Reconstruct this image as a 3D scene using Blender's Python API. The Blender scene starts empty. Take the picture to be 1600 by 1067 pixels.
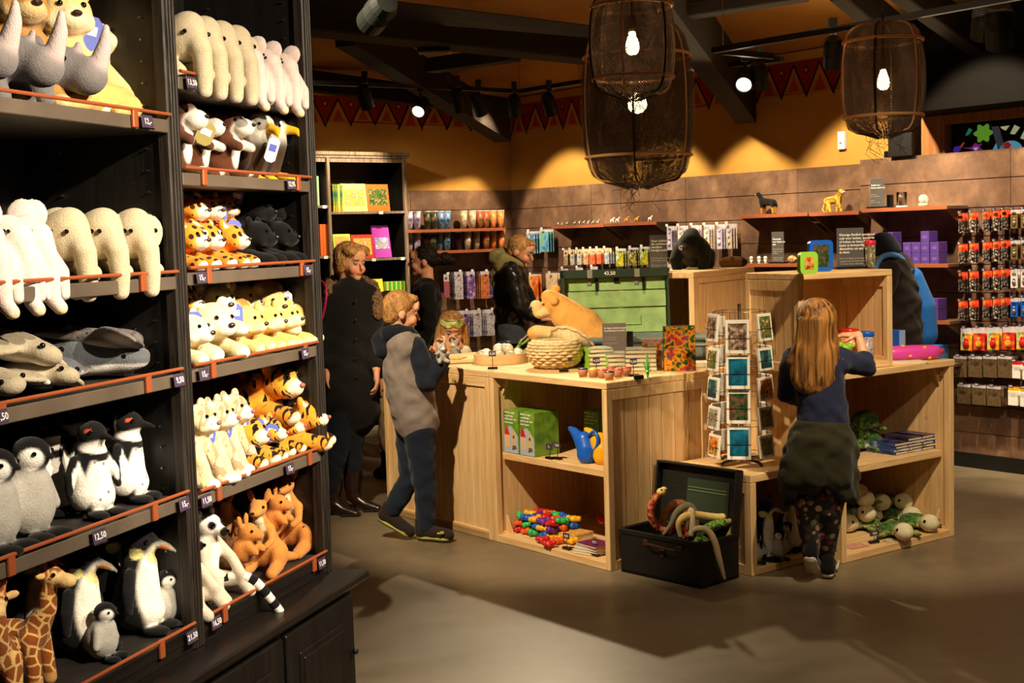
import bpy, bmesh, math, random
import numpy as np
from mathutils import Vector, Matrix, Euler
random.seed(7)
C = bpy.context.scene.collection
PI = math.pi
SC = bpy.context.scene

# ---------------------------------------------------------------- camera
FOC, PITCH, ROLL, CH = 2081.4, .0775262, -.0296738, 1.65
_F = np.array([0, math.cos(PITCH), -math.sin(PITCH)]); _R = np.array([1., 0, 0]); _U = np.cross(_R, _F)
_R, _U = math.cos(ROLL)*_R + math.sin(ROLL)*_U, math.cos(ROLL)*_U - math.sin(ROLL)*_R
cd = bpy.data.cameras.new('camera'); cam = bpy.data.objects.new('camera', cd); C.objects.link(cam)
cd.sensor_width = 36; cd.lens = FOC/1600*36; cd.clip_start = .05; cd.clip_end = 60
cam.matrix_world = Matrix([[_R[0], _U[0], -_F[0], 0], [_R[1], _U[1], -_F[1], 0], [_R[2], _U[2], -_F[2], CH], [0, 0, 0, 1]])
SC.camera = cam

# ---------------------------------------------------------------- world, exposure
SC.view_settings.view_transform = 'Standard'; SC.view_settings.look = 'None'
SC.view_settings.exposure = 0.0; SC.view_settings.gamma = 1; SC.view_settings.use_curve_mapping = False
W = bpy.data.worlds.new('world'); SC.world = W; W.use_nodes = True
W.node_tree.nodes['Background'].inputs[0].default_value = (1, .72, .42, 1)
W.node_tree.nodes['Background'].inputs[1].default_value = .06
SC.cycles.max_bounces = 6; SC.cycles.diffuse_bounces = 3; SC.cycles.glossy_bounces = 3
SC.cycles.transmission_bounces = 4; SC.cycles.transparent_max_bounces = 12
SC.cycles.sample_clamp_indirect = 4; SC.cycles.caustics_reflective = False; SC.cycles.caustics_refractive = False

# ---------------------------------------------------------------- ceiling spots of the shop
def spot(loc, aim, power, angle=40, blend=.5, col=(1, .80, .52), r=.04):
    l = bpy.data.lights.new('spot_beam', 'SPOT'); l.energy = power; l.spot_size = math.radians(angle); l.spot_blend = blend
    l.color = col; l.shadow_soft_size = r
    o = bpy.data.objects.new('spot_beam', l); C.objects.link(o); o.location = loc
    o.rotation_euler = (Vector(aim)-Vector(loc)).to_track_quat('-Z', 'Y').to_euler()
    return o
WARM = (1, .78, .50)
# on the plush shelves (track above and behind the photographer)
spot((1.6, 2.0, 3.1), (-.95, 3.6, 1.9), 600, 44, .7, (1, .84, .62))
spot((1.5, 1.2, 3.1), (-1.15, 3.2, 1.0), 600, 44, .7, (1, .84, .62))
spot((1.9, 2.9, 3.1), (-.65, 4.1, 1.0), 520, 40, .7, (1, .84, .62))
# on the islands
spot((-1.1, 4.9, 3.2), (.1, 7.2, .8), 700, 46, .5)
spot((.2, 9.8, 3.2), (.5, 7.5, 1.0), 560, 52, .6)
spot((1.9, 4.5, 3.2), (1.9, 7.0, .7), 420, 48, .6)
spot((2.6, 9.0, 3.3), (1.5, 7.2, 1.2), 480, 52, .6)
# on the people by the far shelves
spot((.35, 6.1, 2.62), (-.95, 8.13, 1.45), 290, 30, .6)  # added lamp without a fixture, below the tie beam, to brighten the woman
spot((1.2, 7.6, 3.1), (.1, 9.8, 1.3), 300, 34, .5)
spot((-2.0, 9.3, 3.2), (-1.0, 11.8, 1.7), 120, 40, .5)
# floor
spot((.6, 3.2, 3.3), (.3, 4.9, 0), 40, 60, .35)
spot((-.6, 8.0, 3.3), (.4, 5.2, 0), 90, 30, .25)
spot((2.2, 3.0, 3.3), (2.4, 5.6, 0), 90, 50, .35)
spot((.9, 9.2, 3.3), (2.6, 8.0, 0), 60, 50, .3)

# ---------------------------------------------------------------- pixel (1600x1067) -> place
C0 = np.array([0, 0, CH])
def ray(x, y): return _F + _R*(x-800)/FOC - _U*(y-533.5)/FOC
def atz(x, y, z): d = ray(x, y); return Vector(C0 + d*(z-CH)/d[2])
def aty(x, y, Y): d = ray(x, y); return Vector(C0 + d*Y/d[1])
def vpl(x, y, P, az):
    n = np.array([math.cos(az), -math.sin(az), 0]); d = ray(x, y)
    return Vector(C0 + d*(n@(np.asarray(P)-C0))/(n@d))
AZA, AZB = .30072, -.65866
AZC = AZB + PI/2
def dr(az): return Vector((math.sin(az), math.cos(az), 0))

# ---------------------------------------------------------------- materials
MATS = {}
def srgb(c): return tuple(((v/255)/12.92 if v/255 <= .04045 else ((v/255+.055)/1.055)**2.4) for v in c)
def nd(nt, t, **kw):
    n = nt.nodes.new(t)
    for k, v in kw.items():
        if k in n.inputs: n.inputs[k].default_value = v
        else: setattr(n, k, v)
    return n
def mat(name, col, rough=.6, metal=0, spec=.5, noise=0, nscale=20, bump=0, bscale=60, emis=0, sheen=0, alpha=1, trans=0, ior=1.45, stretch=None, attr=None, coat=0):
    """procedural principled material; col in sRGB 0-255"""
    if name in MATS: return MATS[name]
    m = bpy.data.materials.new(name); m.use_nodes = True; nt = m.node_tree; b = nt.nodes['Principled BSDF']
    c = srgb(col); b.inputs['Base Color'].default_value = (*c, 1); b.inputs['Roughness'].default_value = rough
    b.inputs['Metallic'].default_value = metal; b.inputs['Specular IOR Level'].default_value = spec
    b.inputs['Sheen Weight'].default_value = sheen; b.inputs['Sheen Roughness'].default_value = .4
    b.inputs['Transmission Weight'].default_value = trans; b.inputs['IOR'].default_value = ior; b.inputs['Alpha'].default_value = alpha
    b.inputs['Coat Weight'].default_value = coat
    if emis: b.inputs['Emission Color'].default_value = (*c, 1); b.inputs['Emission Strength'].default_value = emis
    tc = nd(nt, 'ShaderNodeTexCoord'); src = tc.outputs['Object']
    if stretch:
        mp = nd(nt, 'ShaderNodeMapping'); mp.inputs['Scale'].default_value = stretch
        nt.links.new(src, mp.inputs[0]); src = mp.outputs[0]
    base = None
    if attr:
        a = nd(nt, 'ShaderNodeAttribute', attribute_name=attr); base = a.outputs['Color']
    if noise:
        n = nd(nt, 'ShaderNodeTexNoise', Scale=nscale, Detail=4.0); nt.links.new(src, n.inputs['Vector'])
        mr = nd(nt, 'ShaderNodeMapRange'); mr.inputs[1].default_value = .3; mr.inputs[2].default_value = .7
        mr.inputs[3].default_value = 1-noise; mr.inputs[4].default_value = 1+noise; nt.links.new(n.outputs[0], mr.inputs[0])
        mx = nd(nt, 'ShaderNodeVectorMath', operation='SCALE'); nt.links.new(mr.outputs[0], mx.inputs['Scale'])
        if base: nt.links.new(base, mx.inputs[0])
        else: mx.inputs[0].default_value = c
        base = mx.outputs[0]
    if base: nt.links.new(base, b.inputs['Base Color'])
    if bump:
        n2 = nd(nt, 'ShaderNodeTexNoise', Scale=bscale, Detail=3.0); nt.links.new(src, n2.inputs['Vector'])
        bp = nd(nt, 'ShaderNodeBump', Strength=bump, Distance=.01); nt.links.new(n2.outputs[0], bp.inputs['Height']); nt.links.new(bp.outputs[0], b.inputs['Normal'])
    MATS[name] = m
    return m
def ramp(nt, src, stops):
    r = nd(nt, 'ShaderNodeValToRGB'); e = r.color_ramp.elements
    while len(e) < len(stops): e.new(.5)
    for i, (p, c) in enumerate(stops): e[i].position = p; e[i].color = (*c, 1)
    nt.links.new(src, r.inputs[0]); return r.outputs[0]
def wood(name, c1, c2, rough=.6, grain=(1.2, 1.2, 14), scale=3, knots=.0, spec=.3, bump=.15, axis='z'):
    """grain runs along axis: low frequency along it"""
    if name in MATS: return MATS[name]
    m = mat(name, (128, 128, 128), rough, spec=spec); nt = m.node_tree; b = nt.nodes['Principled BSDF']
    tc = nd(nt, 'ShaderNodeTexCoord'); mp = nd(nt, 'ShaderNodeMapping')
    s = {'z': (14, 14, 1.1), 'x': (1.1, 14, 14), 'y': (14, 1.1, 14)}[axis]
    mp.inputs['Scale'].default_value = s; nt.links.new(tc.outputs['Object'], mp.inputs[0])
    oi = nd(nt, 'ShaderNodeObjectInfo'); mp2 = nd(nt, 'ShaderNodeVectorMath', operation='ADD')
    nt.links.new(mp.outputs[0], mp2.inputs[0])
    n = nd(nt, 'ShaderNodeTexNoise', Scale=scale, Detail=5.0, Distortion=.8); nt.links.new(mp2.outputs[0], n.inputs['Vector'])
    out = ramp(nt, n.outputs[0], [(.32, srgb(c2)), (.68, srgb(c1))])
    if knots:
        v = nd(nt, 'ShaderNodeTexVoronoi', Scale=3.3); nt.links.new(tc.outputs['Object'], v.inputs['Vector'])
        k = ramp(nt, v.outputs['Distance'], [(.03, (1, 1, 1)), (.085, (0, 0, 0))])
        mx = nd(nt, 'ShaderNodeMix', data_type='RGBA'); nt.links.new(k, mx.inputs[0]); nt.links.new(out, mx.inputs[6])
        mx.inputs[7].default_value = (*[v_*.35 for v_ in srgb(c2)], 1); out = mx.outputs[2]
    nt.links.new(out, b.inputs['Base Color'])
    if bump:
        bp = nd(nt, 'ShaderNodeBump', Strength=bump, Distance=.004); nt.links.new(n.outputs[0], bp.inputs['Height']); nt.links.new(bp.outputs[0], b.inputs['Normal'])
    return m

PINE = wood('pine', (236, 200, 148), (212, 168, 112), .65, knots=1)
PINEX = wood('pine_long_grain', (238, 202, 150), (212, 168, 110), .65, knots=1, axis='x')
PINEPLY = wood('pine_plywood', (232, 194, 140), (214, 172, 118), .6, knots=1, axis='x', scale=2)
BLACKW = wood('black_stained_wood', (24, 20, 17), (14, 12, 10), .42, spec=.5, bump=.3)
BLACKX = wood('black_stained_wood_long', (28, 23, 19), (17, 14, 12), .42, spec=.5, bump=.3, axis='x')
WORNW = wood('worn_black_wood', (150, 128, 108), (92, 76, 62), .55, spec=.4, scale=5)
SHELFW = mat('black_shelf_board', (44, 39, 36), .5, noise=.15)
SHELFEDGE = mat('grey_shelf_edge', (92, 80, 68), .5, noise=.2, nscale=8)
COPPER = mat('copper_rail', (196, 104, 62), .38, metal=.5)
BEAMW = wood('dark_beam_wood', (34, 23, 15), (18, 12, 8), .8, axis='x', bump=.4)
BLACKM = mat('black_metal', (16, 16, 16), .45, spec=.5)
BLACKP = mat('black_plastic', (14, 14, 15), .3)
WHITE = mat('white_card', (235, 230, 222), .6)
WHITETXT = mat('white_print', (240, 236, 230), .6)
TAGP = mat('purple_tag_card', (66, 52, 74), .5)
SIGNB = mat('black_sign_card', (38, 32, 28), .35)
GLASSC = mat('clear_plastic', (245, 245, 245), .08, trans=1, ior=1.2)
EYE = mat('black_toy_eye', (8, 6, 5), .08, spec=.8)
STEEL = mat('steel_wire', (150, 140, 128), .3, metal=1)

# ---------------------------------------------------------------- mesh helpers
def new_obj(name, me, mats, parent=None):
    o = bpy.data.objects.new(name, me); C.objects.link(o)
    if not isinstance(mats, (list, tuple)): mats = [mats]
    if not me.materials:
        for m in mats: me.materials.append(m)
    if parent is not None: o.parent = parent
    return o
def fin(bm, name, mats, parent=None, smooth=False, M=None):
    me = bpy.data.meshes.new(name)
    if M is not None: bm.transform(M)
    bm.to_mesh(me); bm.free()
    if smooth: me.polygons.foreach_set('use_smooth', [True]*len(me.polygons))
    return new_obj(name, me, mats, parent)
def T(x=0, y=0, z=0): return Matrix.Translation((x, y, z))
def RZ(a): return Matrix.Rotation(a, 4, 'Z')
def RX(a): return Matrix.Rotation(a, 4, 'X')
def RY(a): return Matrix.Rotation(a, 4, 'Y')
def S3(x, y, z): return Matrix.Diagonal((x, y, z, 1))
def bx(bm, c, s, M=None, bev=0, mi=0):
    """box, centre c, full size s"""
    r = bmesh.ops.create_cube(bm, size=1); vs = r['verts']
    X = T(*c) @ S3(*s)
    if M is not None: X = M @ X
    bmesh.ops.transform(bm, matrix=X, verts=vs)
    fs = {f for v in vs for f in v.link_faces}
    if mi:
        for f in fs: f.material_index = mi
    if bev:
        es = list({e for v in vs for e in v.link_edges})
        bmesh.ops.bevel(bm, geom=es, offset=bev, segments=1, affect='EDGES', clamp_overlap=True, material=-1)
def bx2(bm, a, b, M=None, bev=0, mi=0):
    bx(bm, [(a[i]+b[i])/2 for i in range(3)], [abs(b[i]-a[i]) for i in range(3)], M, bev, mi)
def cyl(bm, a, b, r1, r2=None, n=12, mi=0, cap=True):
    a = Vector(a); b = Vector(b); d = b-a; r2 = r1 if r2 is None else r2
    r = bmesh.ops.create_cone(bm, cap_ends=cap, segments=n, radius1=r1, radius2=r2, depth=d.length)
    q = d.to_track_quat('Z', 'Y').to_matrix().to_4x4()
    bmesh.ops.transform(bm, matrix=T(*((a+b)/2)) @ q, verts=r['verts'])
    if mi:
        for f in {f for v in r['verts'] for f in v.link_faces}: f.material_index = mi
def sph(bm, c, r, n=12, sc=(1, 1, 1), M=None, mi=0):
    q = bmesh.ops.create_uvsphere(bm, u_segments=n, v_segments=max(6, n*2//3), radius=1)
    X = T(*c) @ (M if M is not None else Matrix()) @ S3(r*sc[0], r*sc[1], r*sc[2])
    bmesh.ops.transform(bm, matrix=X, verts=q['verts'])
    if mi:
        for f in {f for v in q['verts'] for f in v.link_faces}: f.material_index = mi
def tube(bm, pts, r, n=8, mi=0, closed=False):
    """tube along points; r number or list"""
    pts = [Vector(p) for p in pts]; N = len(pts); rr = r if isinstance(r, (list, tuple)) else [r]*N
    rings = []; up = None
    for i, p in enumerate(pts):
        d = (pts[(i+1) % N]-pts[i-1]) if (closed or 0 < i < N-1) else (pts[1]-pts[0] if i == 0 else pts[-1]-pts[-2])
        d.normalize()
        if up is None: up = d.orthogonal()
        up = (up - d*up.dot(d)).normalized(); s = d.cross(up)
        rings.append([bm.verts.new(p + (up*math.cos(2*PI*k/n) + s*math.sin(2*PI*k/n))*rr[i]) for k in range(n)])
    for i in range(N if closed else N-1):
        A_, B_ = rings[i], rings[(i+1) % N]
        for k in range(n):
            f = bm.faces.new((A_[k], A_[(k+1) % n], B_[(k+1) % n], B_[k])); f.material_index = mi
    if not closed:
        f = bm.faces.new(rings[0][::-1]); f.material_index = mi; f = bm.faces.new(rings[-1]); f.material_index = mi
def lathe(bm, prof, n=24, c=(0, 0, 0), mi=0, M=None):
    rings = []
    for r, z in prof:
        ring = []
        for k in range(n):
            p = Vector((c[0]+r*math.cos(2*PI*k/n), c[1]+r*math.sin(2*PI*k/n), c[2]+z))
            ring.append(bm.verts.new(M @ p if M is not None else p))
        rings.append(ring)
    for A_, B_ in zip(rings, rings[1:]):
        for k in range(n):
            f = bm.faces.new((A_[k], A_[(k+1) % n], B_[(k+1) % n], B_[k])); f.material_index = mi
    if prof[0][0] > 1e-4: f = bm.faces.new(rings[0][::-1]); f.material_index = mi
    if prof[-1][0] > 1e-4: f = bm.faces.new(rings[-1]); f.material_index = mi
def prism(bm, poly, h, M=None, mi=0):
    """poly: xy outline (ccw), extruded h along z"""
    X = M if M is not None else Matrix()
    a = [bm.verts.new(X @ Vector((p[0], p[1], 0))) for p in poly]; b = [bm.verts.new(X @ Vector((p[0], p[1], h))) for p in poly]
    n = len(poly)
    for f in [bm.faces.new(a[::-1]), bm.faces.new(b)] + [bm.faces.new((a[i], a[(i+1) % n], b[(i+1) % n], b[i])) for i in range(n)]: f.material_index = mi
BM = bmesh.new

def spline(pts, n=8):
    """Catmull-Rom through points"""
    P = [Vector(p) for p in pts]; P = [P[0]*2-P[1]] + P + [P[-1]*2-P[-2]]; out = []
    for i in range(1, len(P)-2):
        for k in range(n):
            t = k/n; a, b, c, d = P[i-1:i+3]
            out.append(.5*((2*b) + (c-a)*t + (2*a-5*b+4*c-d)*t*t + (3*b-a-3*c+d)*t**3))
    out.append(P[-2]); return out

# ---------------------------------------------------------------- things, tags, copies
def empty(name, M, label=None, cat=None, group=None):
    o = bpy.data.objects.new(name, None); C.objects.link(o); o.empty_display_size = .05
    o.matrix_world = M if isinstance(M, Matrix) else T(*M)
    return tag(o, label, cat, group)
def tag(o, label=None, cat=None, group=None, kind=None):
    if label: o['label'] = label
    if cat: o['category'] = cat
    if group: o['group'] = group
    if kind: o['kind'] = kind
    return o
def struct(bm, name, m, **kw):
    o = fin(bm, name, m, **kw); o['kind'] = 'structure'; return o
def copy_tree(o, parent=None, M=None):
    c = o.copy(); C.objects.link(c)
    if parent is not None: c.parent = parent
    else: c.matrix_world = M if M is not None else o.matrix_world
    for ch in list(o.children): copy_tree(ch, c)
    return c
ORD = 'first second third fourth fifth sixth seventh eighth ninth tenth eleventh twelfth thirteenth fourteenth fifteenth sixteenth seventeenth eighteenth nineteenth twentieth'.split()
ORD += ['twenty-'+w for w in ORD[:9]] + ['thirtieth'] + ['thirty-'+w for w in ORD[:9]]

_txt = {}
def text_mesh(s, size, align='CENTER'):
    k = (s, size, align)
    if k not in _txt:
        cu = bpy.data.curves.new('t', 'FONT'); cu.body = s; cu.size = size; cu.align_x = align; cu.align_y = 'CENTER'; cu.extrude = .0004; cu.resolution_u = 2
        cu.offset = size*.012
        o = bpy.data.objects.new('t', cu); C.objects.link(o); dg = bpy.context.evaluated_depsgraph_get()
        me = bpy.data.meshes.new_from_object(o.evaluated_get(dg)); bpy.data.objects.remove(o); bpy.data.curves.remove(cu); _txt[k] = me
    return _txt[k]
def text(s, size, M, parent, m=None, name='text', align='CENTER'):
    me = text_mesh(s, size, align)
    if not me.materials: me.materials.append(m or WHITETXT)
    o = bpy.data.objects.new(name, me); C.objects.link(o); o.parent = parent; o.matrix_local = M
    return o

# ---------------------------------------------------------------- soft bodies: smooth union of ellipsoids and limbs, meshed by surface nets
def rotm(r): return np.array(Euler([math.radians(v) for v in r]).to_matrix()) if r else None
def E_(c, r, col=None, rot=None, k=None): return ('e', c, (r,)*3 if not isinstance(r, (tuple, list)) else r, col, rot, k)
def L_(pts, rs, col=None, k=None, s=None): return ('l', pts, rs, col, None, k, s)
def B_(c, h, rd, col=None, rot=None, k=None): return ('b', c, h, col, rot, k, rd)
def _sd(p, q):
    t = q[0]
    if t == 'l':
        pts, rs = q[1], q[2]; d = None; sc = 1.
        if q[6]: sv = np.array(q[6], float); sc = sv.min(); p = p/sv; pts = [np.array(tuple(a), float)/sv for a in pts]
        for i in range(len(pts)-1):
            a = np.array(pts[i], float); b = np.array(pts[i+1], float); ba = b-a
            h = np.clip(((p-a)@ba)/max(ba@ba, 1e-9), 0, 1)
            v = p-a-h[..., None]*ba; di = np.sqrt((v*v).sum(-1)) - (rs[i]+(rs[i+1]-rs[i])*h)
            d = di if d is None else np.minimum(d, di)
        return d*sc
    v = p-np.array(q[1], float); R = rotm(q[4])
    if R is not None: v = v@R
    if t == 'e':
        r = np.array(q[2], float); k0 = np.sqrt(((v/r)**2).sum(-1)); k1 = np.sqrt(((v/r**2)**2).sum(-1))
        return k0*(k0-1)/np.maximum(k1, 1e-6)
    h = np.array(q[2], float)-q[6]; w = np.abs(v)-h
    return np.sqrt((np.maximum(w, 0)**2).sum(-1)) + np.minimum(w.max(-1), 0) - q[6]
def _bb(q):
    if q[0] == 'l':
        P = np.array([tuple(a) for a in q[1]], float); r = np.array(q[2])[:, None]*(np.array(q[6]) if q[6] else 1.); return (P-r).min(0), (P+r).max(0)
    R = rotm(q[4]); c = np.array(q[1], float); r = np.array(q[2], float)
    e = r if R is None else (np.sqrt(((R*r)**2).sum(1)) if q[0] == 'e' else (np.abs(R)*r).sum(1))
    return c-e, c+e
def body_mesh(name, prims, res, paints=(), k=.012, base=(200, 200, 200), cut=(), smooth_it=1, jitter=0, alpha0=0., wr=0, wf=1.):
    """prims -> mesh with colour attribute Col (alpha = pattern amount). paints: (centre, radii, colour, rot, alpha)"""
    lo = np.min([_bb(q)[0] for q in prims], 0)-3*res; hi = np.max([_bb(q)[1] for q in prims], 0)+3*res
    n = np.ceil((hi-lo)/res).astype(int)+1
    F = np.full(n, .08, np.float32)
    ax = [lo[i]+res*np.arange(n[i]) for i in range(3)]
    for q in prims:
        kk = q[5] if q[5] is not None else k; a, b = _bb(q)
        i0 = np.maximum(np.floor((a-lo-kk-2*res)/res).astype(int), 0); i1 = np.minimum(np.ceil((b-lo+kk+2*res)/res).astype(int)+1, n)
        sl = tuple(slice(i0[i], i1[i]) for i in range(3))
        p = np.stack(np.meshgrid(*[ax[i][sl[i]] for i in range(3)], indexing='ij'), -1)
        d = _sd(p, q); f = F[sl]; h = np.clip(.5+.5*(f-d)/kk, 0, 1)
        F[sl] = np.where(f > .079, np.minimum(d, f), f*(1-h)+d*h-kk*h*(1-h))
    for q in cut:
        kk = q[5] if q[5] is not None else k; p = np.stack(np.meshgrid(*ax, indexing='ij'), -1); d = -_sd(p, q)
        h = np.clip(.5-.5*(F-d)/kk, 0, 1); F = F*(1-h)+d*h+kk*h*(1-h)
    s = F < 0; cs = [s[i:n[0]-1+i, j:n[1]-1+j, l:n[2]-1+l] for i in (0, 1) for j in (0, 1) for l in (0, 1)]
    cnt = sum(c.astype(np.int8) for c in cs); mix = (cnt > 0) & (cnt < 8); idx = np.full(mix.shape, -1); ijk = np.argwhere(mix); idx[mix] = np.arange(len(ijk))
    acc = np.zeros((len(ijk), 3)); w = np.zeros(len(ijk))
    cor = [(i, j, l) for i in (0, 1) for j in (0, 1) for l in (0, 1)]
    for a in cor:
        for d in range(3):
            if a[d]: continue
            b = list(a); b[d] = 1
            fa = F[tuple((ijk+a).T)]; fb = F[tuple((ijk+b).T)]; m_ = (fa < 0) != (fb < 0)
            t = np.where(m_, fa/np.where(m_, fa-fb, 1), 0)
            pt = np.array(a)+t[:, None]*(np.array(b)-np.array(a)); acc += pt*m_[:, None]; w += m_
    V = lo+(ijk+acc/w[:, None])*res
    faces = []
    for d in range(3):
        a0 = [slice(None)]*3; a1 = [slice(None)]*3; a0[d] = slice(0, -1); a1[d] = slice(1, None)
        sa = s[tuple(a0)]; sb = s[tuple(a1)]; e = np.argwhere(sa != sb); u, v = (d+1) % 3, (d+2) % 3
        e = e[(e[:, u] > 0) & (e[:, v] > 0) & (e[:, u] < n[u]-1) & (e[:, v] < n[v]-1)]
        if not len(e): continue
        q = []
        for du, dv in ((-1, -1), (0, -1), (0, 0), (-1, 0)):
            c = e.copy(); c[:, u] += du; c[:, v] += dv; q.append(idx[tuple(c.T)])
        q = np.stack(q, 1); inside = sa[tuple(e.T)]; q[~inside] = q[~inside][:, ::-1]; faces.append(q)
    Q = np.concatenate(faces); Q = Q[(Q >= 0).all(1)]
    for _ in range(smooth_it):
        a2 = np.zeros_like(V); c2 = np.zeros(len(V))
        for i in range(4):
            np.add.at(a2, Q[:, i], V[Q[:, (i+1) % 4]]+V[Q[:, (i+3) % 4]]); np.add.at(c2, Q[:, i], 2)
        V = V*.5+.5*a2/np.maximum(c2, 1)[:, None]
    # colours
    col = np.zeros((len(V), 3)); ws = np.zeros(len(V))
    for q in prims:
        d = _sd(V, q); c = np.array(srgb(q[3] if q[3] is not None else base)); wt = np.exp(-np.clip(d, -.02, 1)/.0035); col += wt[:, None]*c; ws += wt
    col /= np.maximum(ws, 1e-12)[:, None]; al = np.full(len(V), alpha0)
    for pn in paints:
        c, r, cc = pn[:3]; rot = pn[3] if len(pn) > 3 else None; a_ = pn[4] if len(pn) > 4 else 0
        r = (r,)*3 if not isinstance(r, (tuple, list)) else r
        v = V-np.array(c, float); R = rotm(rot)
        if R is not None: v = v@R
        dd = np.sqrt(((v/np.array(r))**2).sum(-1)); wt = np.clip((1.08-dd)/.16, 0, 1)
        col = col*(1-wt)[:, None]+wt[:, None]*np.array(srgb(cc)); al = al*(1-wt)+wt*a_
    if wr:
        N = np.zeros_like(V); fn = np.cross(V[Q[:, 2]]-V[Q[:, 0]], V[Q[:, 3]]-V[Q[:, 1]])
        for i in range(4): np.add.at(N, Q[:, i], fn)
        N /= np.maximum(np.linalg.norm(N, axis=1), 1e-9)[:, None]; w0 = 0
        for i, (kv, ph) in enumerate((((22, 8, 40), 0), ((-30, 14, 34), 1.3), ((12, -36, 52), 2.1), ((44, 30, 18), .7))):
            kv = np.array(kv)*wf; w0 = w0+np.sin(V@kv+ph+2.2*np.sin(V@(kv[[1, 2, 0]]*.45)+ph*2))*(1, .8, .6, .5)[i]
        V = V+N*(wr*np.clip(w0-.2, -1.2, 1.6))[:, None]
    if jitter:
        rs = np.random.RandomState(3); V = V+rs.normal(0, jitter, V.shape)
    me = bpy.data.meshes.new(name); nv, nf = len(V), len(Q)
    me.vertices.add(nv); me.vertices.foreach_set('co', V.astype(np.float32).ravel())
    me.loops.add(nf*4); me.loops.foreach_set('vertex_index', Q.astype(np.int32).ravel())
    me.polygons.add(nf); me.polygons.foreach_set('loop_start', np.arange(nf, dtype=np.int32)*4)
    try: me.polygons.foreach_set('loop_total', np.full(nf, 4, np.int32))
    except Exception: pass
    me.update(calc_edges=True); me.polygons.foreach_set('use_smooth', [True]*nf)
    at = me.color_attributes.new('Col', 'FLOAT_COLOR', 'POINT')
    at.data.foreach_set('color', np.concatenate([col, al[:, None]], 1).astype(np.float32).ravel())
    me.validate()
    return me
# ================================================================ the room
w_r = -dr(AZB); n_r = Vector((w_r.y, -w_r.x, 0)); 
def frame(origin, xdir):
    """local x along xdir, local y to the left of it (away from the room for our walls), z up"""
    y = Vector((-xdir.y, xdir.x, 0)); M = Matrix.Identity(4)
    for i in range(3): M[i][0] = xdir[i]; M[i][1] = y[i]; M[i][3] = origin[i]
    return M
PW = atz(1490.6, 726.5, 0)                     # foot of the slatted wall section that stands forward
corner = vpl(799, 297, PW-n_r*.12, AZB); corner.z = 0
RW = frame(corner, w_r); RWi = RW.inverted()    # right wall: s along, y>0 behind
LWd = -n_r*-1
LW = frame(corner, Vector((-w_r.y*-1, w_r.x*-1, 0)))
_xl = Vector((n_r.x, n_r.y, 0))                 # the other wall leaves the corner towards -x
LW = frame(corner, -_xl); LW = frame(corner + _xl*6, -_xl); LWi = LW.inverted()
def on(Mi, M, px, py, off=0):
    """pixel -> local (s, z) on the plane off metres in front of the wall"""
    P = M @ Vector((0, -off, 0)); x = M.to_3x3() @ Vector((1, 0, 0))
    q = Mi @ vpl(px, py, P, math.atan2(x.x, x.y)); return q.x, q.z
def rw(px, py, off=0): return on(RWi, RW, px, py, off)
def lw(px, py, off=0): return on(LWi, LW, px, py, off)
LEN_L = 6.0

# materials of the room
def floor_mat():
    m = mat('polished_concrete', (112, 99, 80), .38, spec=.35); nt = m.node_tree; b = nt.nodes['Principled BSDF']
    tc = nd(nt, 'ShaderNodeTexCoord'); n1 = nd(nt, 'ShaderNodeTexNoise', Scale=.7, Detail=6.0, Distortion=.6); nt.links.new(tc.outputs['Object'], n1.inputs['Vector'])
    n2 = nd(nt, 'ShaderNodeTexNoise', Scale=9.0, Detail=5.0); nt.links.new(tc.outputs['Object'], n2.inputs['Vector'])
    mx = nd(nt, 'ShaderNodeMath', operation='MULTIPLY_ADD'); nt.links.new(n2.outputs[0], mx.inputs[0]); mx.inputs[1].default_value = .35; nt.links.new(n1.outputs[0], mx.inputs[2])
    nt.links.new(ramp(nt, mx.outputs[0], [(.45, srgb((100, 88, 71))), (.85, srgb((132, 118, 97)))]), b.inputs['Base Color'])
    nt.links.new(ramp(nt, n1.outputs[0], [(.35, (.30,)*3), (.65, (.48,)*3)]), b.inputs['Roughness'])
    return m
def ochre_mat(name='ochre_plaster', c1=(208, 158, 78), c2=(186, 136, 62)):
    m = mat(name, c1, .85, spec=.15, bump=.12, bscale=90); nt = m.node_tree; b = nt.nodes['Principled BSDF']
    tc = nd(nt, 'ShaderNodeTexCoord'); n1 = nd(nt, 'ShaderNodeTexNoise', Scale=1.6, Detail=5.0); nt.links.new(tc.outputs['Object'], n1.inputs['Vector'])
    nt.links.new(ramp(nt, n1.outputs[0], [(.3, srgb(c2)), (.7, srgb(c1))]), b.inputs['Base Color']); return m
def rust_mat():
    m = mat('rust_brown_slatwall', (120, 78, 56), .5, spec=.4); nt = m.node_tree; b = nt.nodes['Principled BSDF']
    tc = nd(nt, 'ShaderNodeTexCoord'); n1 = nd(nt, 'ShaderNodeTexNoise', Scale=2.6, Detail=9.0, Roughness=.7, Distortion=.25); nt.links.new(tc.outputs["Object"], n1.inputs["Vector"])
    nt.links.new(ramp(nt, n1.outputs[0], [(.3, srgb((74, 56, 46))), (.5, srgb((112, 84, 66))), (.62, srgb((138, 106, 82))), (.78, srgb((172, 138, 106)))]), b.inputs['Base Color']); return m
FLOOR = floor_mat(); OCHRE = ochre_mat(); RUST = rust_mat()
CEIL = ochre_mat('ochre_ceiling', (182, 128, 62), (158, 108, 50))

bm = BM(); bx2(bm, (-6, -3, -.1), (7.5, 15, 0)); struct(bm, 'floor', FLOOR)
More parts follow.
